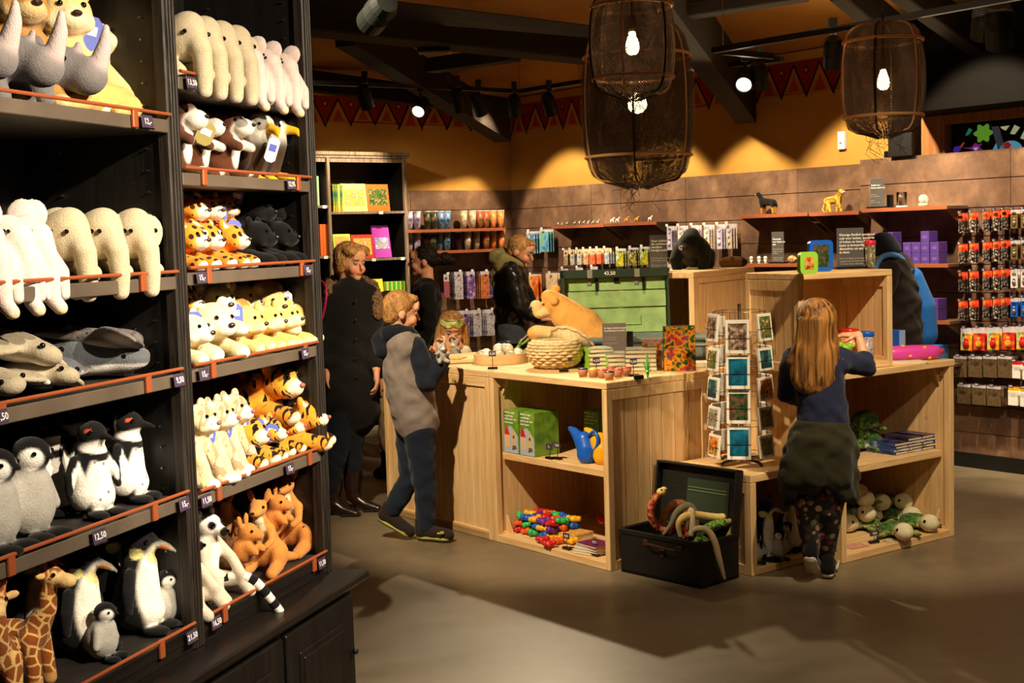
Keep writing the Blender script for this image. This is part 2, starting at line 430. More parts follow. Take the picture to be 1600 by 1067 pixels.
# walls: upper ochre plaster
SR = 9.5
s1, _ = rw(1343, 250, .12)
bm = BM(); bx2(bm, (0, .0, 0), (SR, .2, 3.0)); struct(bm, 'wall_east', OCHRE, M=RW)
bm = BM(); bx2(bm, (0, 0, 0), (LEN_L, .2, 3.0)); struct(bm, 'wall_north', OCHRE, M=LW)
bm = BM(); bx2(bm, (-6.1, -3, 0), (-6, 12, 4.2)); struct(bm, 'wall_west', OCHRE)
bm = BM(); bx2(bm, (-6, -3.1, 0), (7.5, -3, 4.2)); struct(bm, 'wall_south', OCHRE)
# slatted brown wall panels: boards with grooves
ZT = 2.115; BH = .19
def slats(name, M, x0, x1, ztop, front, thick, z0=.0, joints=()):
    bm = BM(); z = ztop
    while z > z0+.02:
        zb = max(z-BH, z0); xs = [x0]+list(joints)+[x1]
        for a, b in zip(xs, xs[1:]): bx2(bm, (a+.0015, -front, zb+.005), (b-.0015, -front+thick, z), bev=.002)
        z = zb
    bx2(bm, (x0, -front+.012, z0), (x1, -front+thick+.01, ztop-.01))
    return struct(bm, name, RUST, M=M)
slats('trim_1', RW, 0, s1, ZT, .02, .02, joints=(1.2, 2.4, 3.6))
slats('trim_2', LW, 0, LEN_L, ZT, .02, .02, joints=(3.6, 4.8))
slats('trim_3', RW, s1, SR, 2.137, .12, .12, joints=(s1+1.2, s1+2.4))
bm = BM(); bx2(bm, (s1, -.135, 0), (SR, -.12, .10)); struct(bm, 'baseboard_east', BLACKM, M=RW)
bm = BM(); bx2(bm, (0, -.035, 0), (s1, -.02, .10)); struct(bm, 'baseboard_east', BLACKM, M=RW)
bm = BM(); bx2(bm, (0, -.035, 0), (LEN_L, -.02, .10)); struct(bm, 'baseboard_north', BLACKM, M=LW)

# painted zigzag border under the ceiling: dark red band, ochre zigzags with black line and rings
RED = mat('border_red', (150, 44, 18), .85, spec=.1, noise=.12, nscale=6); REDL = mat('border_orange', (176, 72, 22), .85, spec=.1)
OCH2 = mat('border_ochre', (196, 130, 48), .85, spec=.1); INK = mat('border_black', (30, 16, 10), .85, spec=.1)
def border(M, x0, x1, zt, h, step, seed):
    bm = BM(); rnd = random.Random(seed); x = x0; y = -.003
    def tri(pts, mi, yy):
        f = bm.faces.new([bm.verts.new((p[0], yy, p[1])) for p in pts]); f.material_index = mi
    def stroke(a, b, t, mi, yy):
        d = Vector((b[0]-a[0], b[1]-a[1])).normalized(); n = Vector((-d.y, d.x))*t/2
        tri([(a[0]-n.x, a[1]-n.y), (b[0]-n.x, b[1]-n.y), (b[0]+n.x, b[1]+n.y), (a[0]+n.x, a[1]+n.y)], mi, yy)
    tri([(x0, zt-h*.92), (x1, zt-h*.92), (x1, zt), (x0, zt)], 0, y)
    i = 0
    while x < x1-step:
        s = step*rnd.uniform(.92, 1.1); xm = x+s/2; j = rnd.uniform(-.02, .02)
        hb = zt-h-j
        tri([(x, zt-.02), (x+s*.08, zt-h), (x-s*.08+0, zt-h)], 2, y-.001) if 0 else None
        # ochre gap: upright triangle with an orange one inside
        tri([(x+s*.02, hb+.015), (xm+s*.46, hb+.015), (xm, zt-h*.12)], 2, y-.001)
        tri([(xm-s*.22, hb+.03), (xm+s*.22, hb+.03), (xm, zt-h*.42)], 3, y-.002)
        stroke((x-s*.02, hb-.01), (xm, zt-h*.10), .014, 1, y-.003); stroke((xm, zt-h*.10), (x+s, hb-.01), .014, 1, y-.003)
        cx = x+s; cz = zt-h*.28; n = 14
        for q, (r0, r1, mi) in enumerate(((.0, .016, 2), (.016, .024, 1))):
            for k in range(n):
                a, b = 2*PI*k/n, 2*PI*(k+1)/n
                pts = [(cx+r1*math.cos(a), cz+r1*math.sin(a)), (cx+r1*math.cos(b), cz+r1*math.sin(b))]
                pts += [(cx+r0*math.cos(b), cz+r0*math.sin(b)), (cx+r0*math.cos(a), cz+r0*math.sin(a))] if r0 else [(cx, cz)]
                tri(pts, mi, y-.004)
        x += s; i += 1
    bmesh.ops.recalc_face_normals(bm, faces=bm.faces)
    return struct(bm, 'trim_4' if seed == 1 else 'trim_5', [RED, INK, OCH2, REDL], M=M)
border(RW, .03, s1+.05, 2.93, .27, .26, 1)
border(LW, .5, LEN_L-.02, 2.95, .25, .26, 2)

# sloping ceiling: rises from the wall heads to a ridge over the room
def slope_plane(M, x0, x1, name, rise=.62, run=7.0, z0=2.98):
    bm = BM(); v = [bm.verts.new(M @ Vector(p)) for p in ((x0, .2, z0-.2*rise*.0), (x1, .2, z0), (x1, -run, z0+run*rise*.35), (x0, -run, z0+run*rise*.35))]
    v2 = [bm.verts.new(q.co+Vector((0, 0, .1))) for q in v]
    bm.faces.new(v[::-1]); bm.faces.new(v2)
    for i in range(4): bm.faces.new((v[i], v[(i+1) % 4], v2[(i+1) % 4], v2[i]))
    bmesh.ops.recalc_face_normals(bm, faces=bm.faces)
    return struct(bm, name, CEIL)
# east slope and north slope meet on the hip that leaves the corner
ra = .217
def zc(P):
    q1 = RWi @ P; q2 = LWi @ P; return 2.98+ra*min(max(-q1.y, 0), max(-q2.y, 0))
hipd = (RW.to_3x3() @ Vector((0, -1, 0)) + LW.to_3x3() @ Vector((0, -1, 0)))   # direction of the hip on plan
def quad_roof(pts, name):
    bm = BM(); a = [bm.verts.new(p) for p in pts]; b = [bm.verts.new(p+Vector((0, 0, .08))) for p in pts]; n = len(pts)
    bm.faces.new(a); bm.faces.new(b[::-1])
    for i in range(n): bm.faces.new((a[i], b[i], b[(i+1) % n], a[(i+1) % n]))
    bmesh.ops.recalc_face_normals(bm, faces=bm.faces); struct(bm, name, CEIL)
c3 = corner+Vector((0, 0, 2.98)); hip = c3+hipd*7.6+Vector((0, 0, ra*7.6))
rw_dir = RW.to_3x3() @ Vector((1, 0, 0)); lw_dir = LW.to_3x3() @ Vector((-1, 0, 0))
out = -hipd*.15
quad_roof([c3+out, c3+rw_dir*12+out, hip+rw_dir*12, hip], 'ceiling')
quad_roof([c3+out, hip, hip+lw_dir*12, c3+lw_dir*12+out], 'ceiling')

# ---------------------------------------------------------------- roof beams
def beam(p, q, wd, ht, label, name='roof_beam', group=None, m=BEAMW, cutend=None):
    p = Vector(p); q = Vector(q); d = q-p; L = d.length; o = bpy.data.objects
    bm = BM(); bx(bm, (L/2, 0, 0), (L, wd, ht), bev=.008)
    x = d.normalized(); y = Vector((0, 0, 1)).cross(x).normalized(); z = x.cross(y)
    M = Matrix(((x.x, y.x, z.x, p.x), (x.y, y.y, z.y, p.y), (x.z, y.z, z.z, p.z), (0, 0, 0, 1)))
    ob = fin(bm, name, m); ob.matrix_world = M
    return tag(ob, label, 'beam', group)
def wallbeam(Pw, Pup, wd, ht, label):
    """rafter whose lower end is cut upright at the wall"""
    p, q = Vector(Pw), Vector(Pup); d = (q-p); dh = Vector((d.x, d.y, 0)).normalized(); sl = d.z/Vector((d.x, d.y)).length
    s = Vector((-dh.y, dh.x, 0))*wd/2; L = Vector((d.x, d.y)).length
    bm = BM(); v = []
    for a, zz in ((0, 0), (L, L*sl), (L, L*sl+ht), (0, ht)):
        v.append([bm.verts.new(p+dh*a+s*e+Vector((0, 0, zz))) for e in (-1, 1)])
    for i in range(4): bm.faces.new((v[i][0], v[i][1], v[(i+1) % 4][1], v[(i+1) % 4][0]))
    bm.faces.new([v[i][0] for i in range(4)]); bm.faces.new([v[i][1] for i in (3, 2, 1, 0)]); bmesh.ops.recalc_face_normals(bm, faces=bm.faces)
    return tag(fin(bm, 'roof_beam', BEAMW), label, 'beam')
# two rafters that come down on the walls
a = vpl(1166, 193, RW @ Vector((0, -.1, 0)), AZB); b = aty(1000, -26, 7.6)
wallbeam(a, b, .16, .34, 'dark wooden rafter coming down on the ochre wall behind the large net lantern')
a = vpl(786, 222, corner+hipd*.08, AZB+PI/2); a = aty(786, 222, 12.6); b = aty(540, 72, 9.6)
wallbeam(a, b, .16, .26, 'dark wooden rafter ending in the corner of the room above the cup shelves')
# tie beams
beam(aty(380, 10, 6.4), aty(962, 76, 7.8), .20, .19, 'thick dark tie beam running across above the bookcases')
beam(aty(930, 40, 8.6), aty(1262, -12, 8.2), .16, .09, 'slim dark tie beam above the track with the lit spotlight')
beam(aty(672, 103, 9.9), aty(805, 84, 9.4), .14, .10, 'short dark strut between the tie beam and the corner rafter')
beam(aty(1312, -22, 8.3), aty(1500, 132, 9.3), .12, .18, 'dark rafter passing behind the small net lantern')
beam(aty(1398, -30, 8.0), aty(1592, 110, 8.8), .12, .18, 'dark rafter near the black wall panel, between lantern and spotlight')
beam(aty(480, 126, 11.2), aty(800, 170, 12.4), .12, .17, 'dark horizontal beam along the head of the wall above the tall bookshelf')
# lower ceiling of the aisle at the right: black soffit, post and window
q = lambda px, py, off=0: rw(px, py, off)
sx, sz = q(1437, 232, .12); sz0 = q(1437, 188, .12)[1]
bm = BM(); bx2(bm, (sx, -.5, sz0+.02), (SR, .1, 3.0), bev=.01)
bx2(bm, (sx+.0, -.52, sz0+.02), (SR, -.5, sz0+.10)); struct(bm, 'trim_6', mat('matt_black_soffit', (13, 11, 10), .9, spec=.1), M=RW)
a, za = q(1398, 240, .08); b, _ = q(1436, 240, .08)
bm = BM(); bx2(bm, (a, -.16, 2.137), (b, -.02, 3.0), bev=.004); tag(fin(bm, 'wall_post', BLACKW, M=RW), 'square black post on top of the brown wall under the black soffit', 'post')
a, za = q(1382, 244, .1); b, zb = q(1432, 238, .1)
bm = BM(); bx2(bm, (a, -.11, 2.14), (b+.01, -.03, 2.185), bev=.004); tag(fin(bm, 'alarm_box', BLACKP, M=RW), 'small flat black box lying on the brown wall by the square post', 'box')
# window with stained glass pictures behind it
wx0, _ = q(1484, 220, .05); 
bm = BM(); bx2(bm, (sx, -.10, 2.10), (wx0-.012, .0, sz0+.03)); bx2(bm, (wx0-.012, -.10, 2.335), (SR, .0, sz0+.03)); bx2(bm, (wx0-.012, -.115, 2.10), (wx0+.0, -.0, 2.35), bev=.003)
win = struct(bm, 'window_1', wood('window_wood', (176, 118, 66), (146, 92, 48), .6), M=RW)
bm = BM(); bx2(bm, (wx0, -.03, 2.05), (SR, -.02, 2.34)); p = fin(bm, 'dark_pane', mat('dark_window', (18, 22, 24), .15), M=RW); p.parent = win
def flat(name, poly, m, y=-.036, M=RW, parent=win, h=.004):
    bm = BM(); prism(bm, [(x, z) for x, z in poly], h, M @ T(0, y, 0) @ RX(PI/2)); o = fin(bm, name, m); o.parent = parent; return o
GL = lambda n, c: mat(n, c, .4, emis=.35)
def wq(*pp): return [rw(x, y, .04) for x, y in pp]
cx, cz = rw(1536, 208, .04)
flat('green_flower', [(cx+(.062+.012*math.cos(6*a))*math.cos(a), cz+(.056+.012*math.cos(6*a))*math.sin(a)) for a in [2*PI*k/36 for k in range(36)]], GL('glass_green', (120, 190, 60)))
flat('green_leaf', wq((1508, 212), (1514, 200), (1519, 203), (1513, 211)), GL('glass_teal', (40, 150, 110)))
flat('purple_shape', wq((1489, 234), (1492, 229), (1500, 228), (1501, 234), (1496, 238), (1490, 239)), GL('glass_purple', (90, 50, 190)))
flat('orange_branch', wq((1499, 230), (1505, 222), (1507, 223), (1502, 231)), GL('glass_orange', (190, 80, 50)))
flat('magenta_bird', wq((1504, 231), (1518, 230), (1524, 223), (1528, 226), (1534, 224), (1530, 230), (1536, 235), (1524, 236), (1516, 233)), GL('glass_magenta', (160, 50, 150)))
flat('white_wing', wq((1521, 231), (1529, 230), (1525, 236)), GL('glass_white', (210, 230, 250)), y=-.042)
flat('grey_branch', wq((1549, 198), (1560, 197), (1570, 232), (1559, 233)), GL('glass_grey', (70, 72, 78)))
cx, cz = rw(1579, 236, .04)
flat('blue_arc', [(cx+.085*math.cos(a), cz+.068*math.sin(a)) for a in [PI*k/20 for k in range(21)]], GL('glass_blue', (110, 200, 230)))
flat('red_flower', [(cx-.022+(.026+.005*math.cos(5*a))*math.cos(a), cz+.038+.024*math.sin(a)) for a in [2*PI*k/24 for k in range(24)]], GL('glass_red', (190, 40, 40)), y=-.042)
flat('blue_sail', wq((1551, 235), (1557, 224), (1559, 234)), GL('glass_blue', (110, 200, 230)), y=-.042)
for pp in (((1563, 198), (1577, 196), (1571, 204), (1565, 201)), ((1578, 209), (1585, 195), (1593, 199), (1585, 210)), ((1594, 216), (1600, 204), (1606, 210), (1600, 218))):
    flat('pale_tile', wq(*pp), GL('glass_cream', (220, 225, 170)))
# small white box on the ochre wall
a, z1 = rw(1313, 206, 0); b, z2 = rw(1324, 233, 0)
root = empty('wall_sensor', RW @ T((a+b)/2, -.001, (z1+z2)/2), 'small white box high on the ochre wall below the small net lantern', 'box')
bm = BM(); bx(bm, (0, -.018, 0), (b-a, .036, z1-z2), bev=.004); fin(bm, 'casing', WHITE, root)
bm = BM(); bx(bm, (0, -.038, -.02), (.02, .004, .012)); fin(bm, 'button', mat('grey_plastic', (120, 120, 118)), root)

# ================================================================ lighting track and spotlights
def track(pts, label):
    bm = BM()
    for a, b in zip(pts, pts[1:]):
        a = Vector(a); b = Vector(b); d = b-a; x = d.normalized(); y = Vector((0, 0, 1)).cross(x).normalized(); z = x.cross(y)
        M = Matrix(((x.x, y.x, z.x, a.x), (x.y, y.y, z.y, a.y), (x.z, y.z, z.z, a.z), (0, 0, 0, 1))); bx(bm, (d.length/2, 0, 0), (d.length, .036, .034), M)
    root = fin(bm, 'light_track', BLACKM); tag(root, label, 'light track')
    bm = BM()
    for p in pts[1:-1] or pts[:1]: cyl(bm, p, (p[0], p[1], zc(Vector(p))), .0025, n=5)
    fin(bm, 'suspension_wire', STEEL, root)
track([aty(486, 129, 10.2), aty(700, 137, 10.9), aty(812, 143, 11.3), aty(905, 128, 11.0), aty(1222, 92, 9.1)], 'long black light track bent along the two back walls')
track([aty(1114, 79, 8.0), aty(1330, 42, 7.4), aty(1640, -14, 6.8)], 'black light track passing in front of the small net lantern')
track([aty(1130, 81, 8.05), aty(1208, 88, 8.2)], 'short black track piece under the track with the lit spotlight')
LENS = mat('lit_lens', (255, 244, 214), .3, emis=14); LENSOFF = mat('dark_lens', (60, 62, 60), .2)
SPOTM = mat('dark_green_grey_metal', (20, 23, 22), .5, spec=.3)
def fixture(px, py, Y, aim, label, lit=False, r=.055, box=True, beam=None, group=None):
    """track spotlight head; px, py is its lens"""
    P = aty(px, py, Y); A_ = Vector(aim); d = (A_-P).normalized()
    root = empty('spotlight', T(*P), label, 'spotlight', group); L = r*3.2
    qm = d.to_track_quat('Z', 'Y').to_matrix().to_4x4()
    bm = BM(); lathe(bm, [(r*.75, -L), (r, -L*.8), (r, 0), (r*.92, 0), (r*.86, -.012), (.0001, -.012)], 20); 
    for k in range(5): lathe(bm, [(r*.99, -L*.75+k*.014), (r*1.04, -L*.745+k*.014), (r*1.04, -L*.735+k*.014), (r*.99, -L*.73+k*.014)], 20)
    h = fin(bm, 'lamp_head', SPOTM, root, M=qm)
    bm = BM(); lathe(bm, [(.0001, 0), (r*.7, -.002), (r*.85, -.01)], 20); fin(bm, 'lens', LENS if lit else LENSOFF, root, M=qm @ T(0, 0, .001))
    bm = BM(); back = -d*L*.45
    up = Vector((0, 0, .16)); cyl(bm, back, back+up*.7, .012); bx(bm, back+up, (.045, .045, .09), bev=.004)
    fin(bm, 'driver_box', BLACKM, root)
    if beam:
        l = spot(P+d*.01, A_, *beam); l.parent = root; l.matrix_parent_inverse = root.matrix_world.inverted()
    return root
fx = [(653, 175, 10.7, True, 'lit spotlight on the far track over the tall bookshelf'), (575, 168, 10.4, False, 'unlit spotlight on the far track above the top of the tall bookshelf'),
      (718, 172, 10.9, False, 'unlit spotlight beside the lit one on the far track'), (753, 178, 11.0, False, 'unlit spotlight in front of the corner rafter'),
      (806, 180, 11.2, False, 'unlit spotlight on the far track just past the corner rafter'), (862, 178, 11.1, False, 'unlit spotlight on the far track next to the large net lantern'),
      (1162, 133, 8.6, True, 'lit spotlight between the two net lanterns'), (1188, 137, 8.7, False, 'unlit spotlight close behind the lit one between the lanterns'),
      (1301, 104, 7.9, False, 'unlit spotlight hanging over the zigzag border beside the small net lantern'), (1563, 72, 7.2, False, 'large unlit spotlight near the top corner by the black panel'),
      (1538, 58, 7.3, False, 'spotlight half hidden behind the large one by the black panel')]
for x, y, Y, lit, lab in fx:
    P = aty(x, y, Y); aim = (P.x-.7, P.y-2.0, 1.2) if lit else (P.x+random.uniform(.1, .6), P.y+.8, P.z-1.3)
    fixture(x, y, Y, aim, lab, lit, r=.055 if Y > 7.6 else .075)
fixture(578, 36, 5.6, (-1.1, 6.6, 2.2), 'large dark spotlight hanging under the thick tie beam', r=.06)
bm = BM(); bx(bm, (0, 0, 0), (.17, .10, .035), bev=.006); o = fin(bm, 'ceiling_detector', BLACKM); o.matrix_world = T(*aty(678, 78, 7.1)); tag(o, 'flat black box under the thick tie beam', 'detector')
o.matrix_world = T(*aty(678, 78, 7.1))

# wash on the walls: spots on the far tracks
for px, Yd, zz in ((560, 1.0, 2.2), (700, 1.0, 2.0), (860, 1.0, 2.0)): pass
def wash(M, s, power, off=1.0, z=2.9, tz=1.45, ang=62, blend=.35):
    spot(M @ Vector((s+.1, -off, z)), M @ Vector((s, 0, tz)), power, ang, blend, (1, .80, .52))
for s in (.9, 2.1, 3.3): wash(RW, s, 210, 1.15)
for s in (4.4, 5.5): wash(RW, s, 260, 1.3, tz=1.4, ang=70)
for s in (3.9, 5.1): wash(LW, s, 210, 1.15)
wash(RW, 6.7, 240, 1.2, z=2.55, tz=1.1, ang=70)
# unseen area lamp facing up, added to brighten the ceiling and beams
l = bpy.data.lights.new('roof_fill', 'AREA'); l.energy = 34; l.size = 3; l.color = (1, .76, .42)
o = bpy.data.objects.new('roof_fill', l); C.objects.link(o); o.location = (1.2, 7.5, 2.75); o.rotation_euler = (PI, 0, 0); o.visible_camera = False

# ================================================================ net lanterns
def net_mat():
    m = bpy.data.materials.new('black_net'); m.use_nodes = True; nt = m.node_tree; b = nt.nodes['Principled BSDF']
    b.inputs['Base Color'].default_value = (*srgb((58, 36, 20)), 1); b.inputs['Roughness'].default_value = .8
    tc = nd(nt, 'ShaderNodeTexCoord'); mp = nd(nt, 'ShaderNodeMapping'); mp.inputs['Scale'].default_value = (1, 1, 1); nt.links.new(tc.outputs['UV'], mp.inputs[0])
    sp = nd(nt, 'ShaderNodeSeparateXYZ'); nz = nd(nt, 'ShaderNodeTexNoise', Scale=14.0); nt.links.new(tc.outputs['UV'], nz.inputs['Vector'])
    ad = nd(nt, 'ShaderNodeVectorMath', operation='MULTIPLY_ADD'); nt.links.new(nz.outputs['Color'], ad.inputs[0]); ad.inputs[1].default_value = (.02, .02, 0); nt.links.new(mp.outputs[0], ad.inputs[2])
    nt.links.new(ad.outputs[0], sp.inputs[0]); outs = []
    for s1_, s2_ in ((1, 1), (1, -1)):
        a1 = nd(nt, 'ShaderNodeMath', operation='MULTIPLY'); nt.links.new(sp.outputs[1], a1.inputs[0]); a1.inputs[1].default_value = s2_
        a2 = nd(nt, 'ShaderNodeMath', operation='ADD'); nt.links.new(sp.outputs[0], a2.inputs[0]); nt.links.new(a1.outputs[0], a2.inputs[1])
        a3 = nd(nt, 'ShaderNodeMath', operation='MULTIPLY'); nt.links.new(a2.outputs[0], a3.inputs[0]); a3.inputs[1].default_value = 85
        a4 = nd(nt, 'ShaderNodeMath', operation='FRACT'); nt.links.new(a3.outputs[0], a4.inputs[0])
        a5 = nd(nt, 'ShaderNodeMath', operation='LESS_THAN'); nt.links.new(a4.outputs[0], a5.inputs[0]); a5.inputs[1].default_value = .30; outs.append(a5.outputs[0])
    mx = nd(nt, 'ShaderNodeMath', operation='MAXIMUM'); nt.links.new(outs[0], mx.inputs[0]); nt.links.new(outs[1], mx.inputs[1]); nt.links.new(mx.outputs[0], b.inputs['Alpha'])
    return m
NET = net_mat(); ROPE = mat('twisted_rope', (232, 176, 116), .7, bump=.8, bscale=220); NETROPE = mat('dark_net_cord', (40, 26, 16), .85)
BULB = mat('bulb_glass', (255, 214, 150), .1, emis=30); SOCK = mat('brass_socket', (96, 78, 56), .4, metal=.3)
def lantern(px, ytop, ybot, Y, rpx, label, bulb='pear', bulb_y=None, zcord=None, squash=.0, gather=.25, power=9, seed=0, ring=(.10, .82)):
    top = aty(px, ytop, Y); bot = aty(px, ybot, Y); H = top.z-bot.z; R_ = rpx/FOC*Y; c = Vector(((top.x+bot.x)/2, Y, bot.z))
    root = empty('net_lantern', T(*c) @ RZ(seed*.9), label, 'lantern'); rnd = random.Random(seed)
    def rad(t): return R_*(.80+.20*math.sin(PI*min(max(t, 0), 1))**.8) if .07 < t < .93 else R_*(.80-.05*0)
    # netting: two layers that are gathered in at the foot
    bm = BM(); uvl = bm.loops.layers.uv.new('UVMap'); nu = 40; prof = [(-.05, .18), (-.02, .42), (.0, .62), (.04, .80), (.10, .88), (.25, .97), (.45, 1.0), (.65, .99), (.82, .92), (.92, .84), (.98, .72), (1.01, .5), (1.02, .2)]
    for lay in (1.0, .965):
        rows = []
        for t, f in prof:
            row = []
            for k in range(nu+1):
                a = 2*PI*k/nu; wv = 1+(.05 if t < .1 else .012)*math.sin(a*7+seed+lay*9)*(1 if t < .3 else .6)
                row.append((bm.verts.new((R_*f*lay*wv*math.cos(a), R_*f*lay*wv*math.sin(a), H*t*(.99 if lay < 1 else 1)+.006*math.sin(a*5+seed))), a*R_*1.0, H*t))
            rows.append(row)
        for A1, A2 in zip(rows, rows[1:]):
            for k in range(nu):
                qd = (A1[k], A1[k+1], A2[k+1], A2[k]); f = bm.faces.new([v[0] for v in qd]); f.smooth = True
                for lp, v in zip(f.loops, qd): lp[uvl].uv = (v[1], v[2])
    fin(bm, 'netting', NET, root)
    for t in ring:
        bm = BM(); rr = R_*(.93 if .05 < t < .95 else .8); tube(bm, [(rr*math.cos(2*PI*k/32), rr*math.sin(2*PI*k/32), H*t) for k in range(32)], .0085, 6, closed=True); fin(bm, 'rope_hoop', ROPE, root, smooth=True)
    for k in range(6):
        a = 2*PI*k/6+.5; bm = BM()
        pts = [(R_*f*1.005*math.cos(a), R_*f*1.005*math.sin(a), H*t) for t, f in ((-.01, .3), (0, .62), (.02, .78), (.10, .9), (.3, .985), (.5, 1.0), (.7, .98), (.85, .92), (.95, .8), (1.0, .55), (1.01, .3))]
        tube(bm, spline(pts, 3), .006 if k % 2 else .0045, 6); fin(bm, 'rope_rib', ROPE if k % 2 == 0 else NETROPE, root, smooth=True)
    bm = BM()
    for k in range(16):
        a = rnd.uniform(0, 2*PI); r0 = R_*rnd.uniform(.15, .5); L = rnd.uniform(.04, .16)
        tube(bm, [(r0*math.cos(a)+rnd.uniform(-.02, .02)*i, r0*math.sin(a)+rnd.uniform(-.02, .02)*i, -.01-L*i/3) for i in range(4)], .0012, 4)
    for k in range(24):
        a = 2*PI*k/24+rnd.uniform(-.1, .1); tube(bm, [(R_*.85*math.cos(a), R_*.85*math.sin(a), H*.07), (R_*.6*math.cos(a+.1), R_*.6*math.sin(a+.1), -.002), (R_*.16*math.cos(a+.2), R_*.16*math.sin(a+.2), -.035)], .0022, 4)
    fin(bm, 'loose_threads', NETROPE, root)
    bz = aty(px, bulb_y, Y).z-bot.z
    bm = BM(); lathe(bm, [(.0001, -.055), (.016, -.053), (.028, -.04), (.032, -.02), (.029, 0), (.018, .035), (.013, .055)] if bulb == 'pear' else [(.0001, -.06), (.03, -.052), (.048, -.03), (.052, -.008), (.045, .015), (.02, .045), (.013, .055)], 20)
    fin(bm, 'bulb', BULB, root, smooth=True, M=T(0, 0, bz))
    bm = BM(); lathe(bm, [(.0001, .05), (.016, .05), (.021, .06), (.021, .115), (.012, .125), (.0001, .125)], 16); fin(bm, 'socket', SOCK, root, M=T(0, 0, bz))
    bm = BM(); cyl(bm, (0, 0, bz+.12), (0, 0, 3.9-bot.z), .004, n=6); fin(bm, 'cord', BLACKP, root)
    l = bpy.data.lights.new('bulb_light', 'POINT'); l.energy = power; l.color = (1, .68, .36); l.shadow_soft_size = .04
    o = bpy.data.objects.new('bulb_light', l); C.objects.link(o); o.parent = root; o.location = (0, 0, bz-.005)
lantern(996, 40, 283, 7.2, 88, 'largest net lantern, dark and bulging, hanging over the green chest', 'round', 160, power=22, seed=1, ring=(.16, .80))
lantern(988, -12, 146, 6.2, 67, 'net lantern hanging in front of the largest one at the top edge', 'pear', 67, power=22, seed=2, ring=(.15, .86))
lantern(1380, 38, 206, 7.0, 64, 'net lantern hanging apart near the black wall panel', 'pear', 124, power=22, seed=3, ring=(.14, .84))
# ================================================================ tall plush bookcase at the left
BK = frame(Vector((*atz(520, 890, .6)[:2], 0)), dr(AZA)); BKi = BK.inverted()
def bkp(px, py, setback=0): 
    """pixel -> (u, z) on the plane setback metres behind the shelf front"""
    P = BK @ Vector((0, setback, 0)); q = BKi @ vpl(px, py, P, AZA); return q.x, q.z
STILE = wood('worn_dark_stile', (52, 43, 35), (20, 16, 13), .5, spec=.4, scale=6, bump=.5)
HC = 2.62; D_ = .42
root = empty('display_bookcase', BK, 'tall black wooden bookcase full of plush animals on a panelled base cabinet', 'bookcase')
bay = {1: (-1.66, -.858), 2: (-.80, -.055)}
RAILS = {1: [1.987, 1.590, 1.341, 1.022, .674], 2: [2.103, 1.857, 1.597, 1.343, 1.010, .675]}
SHZ = {b: [z-.014 for z in v] for b, v in RAILS.items()}
for u0, u1 in ((-.055, 0), (-.858, -.80), (-1.715, -1.66)):
    bm = BM(); bx2(bm, (u0, 0, .6), (u1, .035, HC), bev=.004)
    for k in (.012, .026, .04): bx2(bm, (u0+k, -.004, .6), (u0+k+.007, .002, HC), bev=.002)
    fin(bm, 'stile', STILE, root)
    bm = BM(); bx2(bm, (u0+.012, .03, .6), (u1-.012, D_, HC))
    fin(bm, 'side_panel', BLACKW, root)
bm = BM(); bx2(bm, (-1.70, D_, .5), (0, D_+.02, HC)); fin(bm, 'back_panel', BLACKW, root)
bm = BM(); bx2(bm, (-1.75, -.05, HC), (.03, D_+.02, HC+.06), bev=.01); fin(bm, 'cornice', BLACKX, root)
for b, zs in SHZ.items():
    u0, u1 = bay[b]
    for z in zs:
        th = .032
        bm = BM(); bx2(bm, (u0, .012, z-th), (u1, D_, z), bev=.002); s = fin(bm, 'shelf', SHELFW, root)
        bm = BM(); bx2(bm, (u0, .0, z-th), (u1, .012, z+.001), bev=.002); fin(bm, 'edge_strip', SHELFEDGE if z > .7 else BLACKX, s)
        bm = BM(); cyl(bm, (u0, -.006, z+.014), (u1, -.006, z+.014), .0045, n=8); fin(bm, 'gallery_rail', COPPER, s)
        bm = BM(); k = 0
        for uu in ((.12, .80) if b == 1 else (.13, .88)):
            x = u0+(u1-u0)*uu; bx2(bm, (x-.011, -.010, z-.03), (x+.011, -.001, z+.018), bev=.002)
            c_ = fin(bm, 'rail_bracket', COPPER, s); bm = BM()
        bm.free()
    # peg holes down the side
    bm = BM()
    for uh, in (((u1-.0005),),):
        for yy in (.07, .33):
            zz = .75
            while zz < 2.5: cyl(bm, (uh, yy, zz), (uh+.014, yy, zz), .0028, n=6); zz += .055
    fin(bm, 'shelf_pins', STEEL, root)
# bottom plinth under the lowest shelf, then cabinet
bm = BM(); bx2(bm, (-1.715, .004, .6), (0, .02, .645), bev=.003); fin(bm, 'plinth_board', BLACKX, root)
bm = BM(); bx2(bm, (-1.95, -.115, .572), (.03, D_, .60), bev=.006); bx2(bm, (-1.95, -.09, .555), (.008, D_, .572), bev=.004); fin(bm, 'cabinet_top', BLACKX, root)
bm = BM(); bx2(bm, (-1.93, -.065, 0), (-.015, D_, .556), bev=.004); fin(bm, 'cabinet_body', BLACKW, root)
for x0, x1 in ((-.50, -.035), (-.985, -.52), (-1.47, -1.005), (-1.93, -1.49)):
    bm = BM(); bx2(bm, (x0, -.083, .06), (x1, -.066, .535), bev=.004)
    bx2(bm, (x0+.075, -.088, .13), (x1-.075, -.082, .465), bev=.005); bx2(bm, (x0+.095, -.092, .15), (x1-.095, -.086, .445), bev=.006)
    d = fin(bm, 'cabinet_door', BLACKW, root)
    bm = BM(); sph(bm, (x1-.035, -.10, .36), .011, 10); fin(bm, 'knob', BLACKM, d)
SB = root
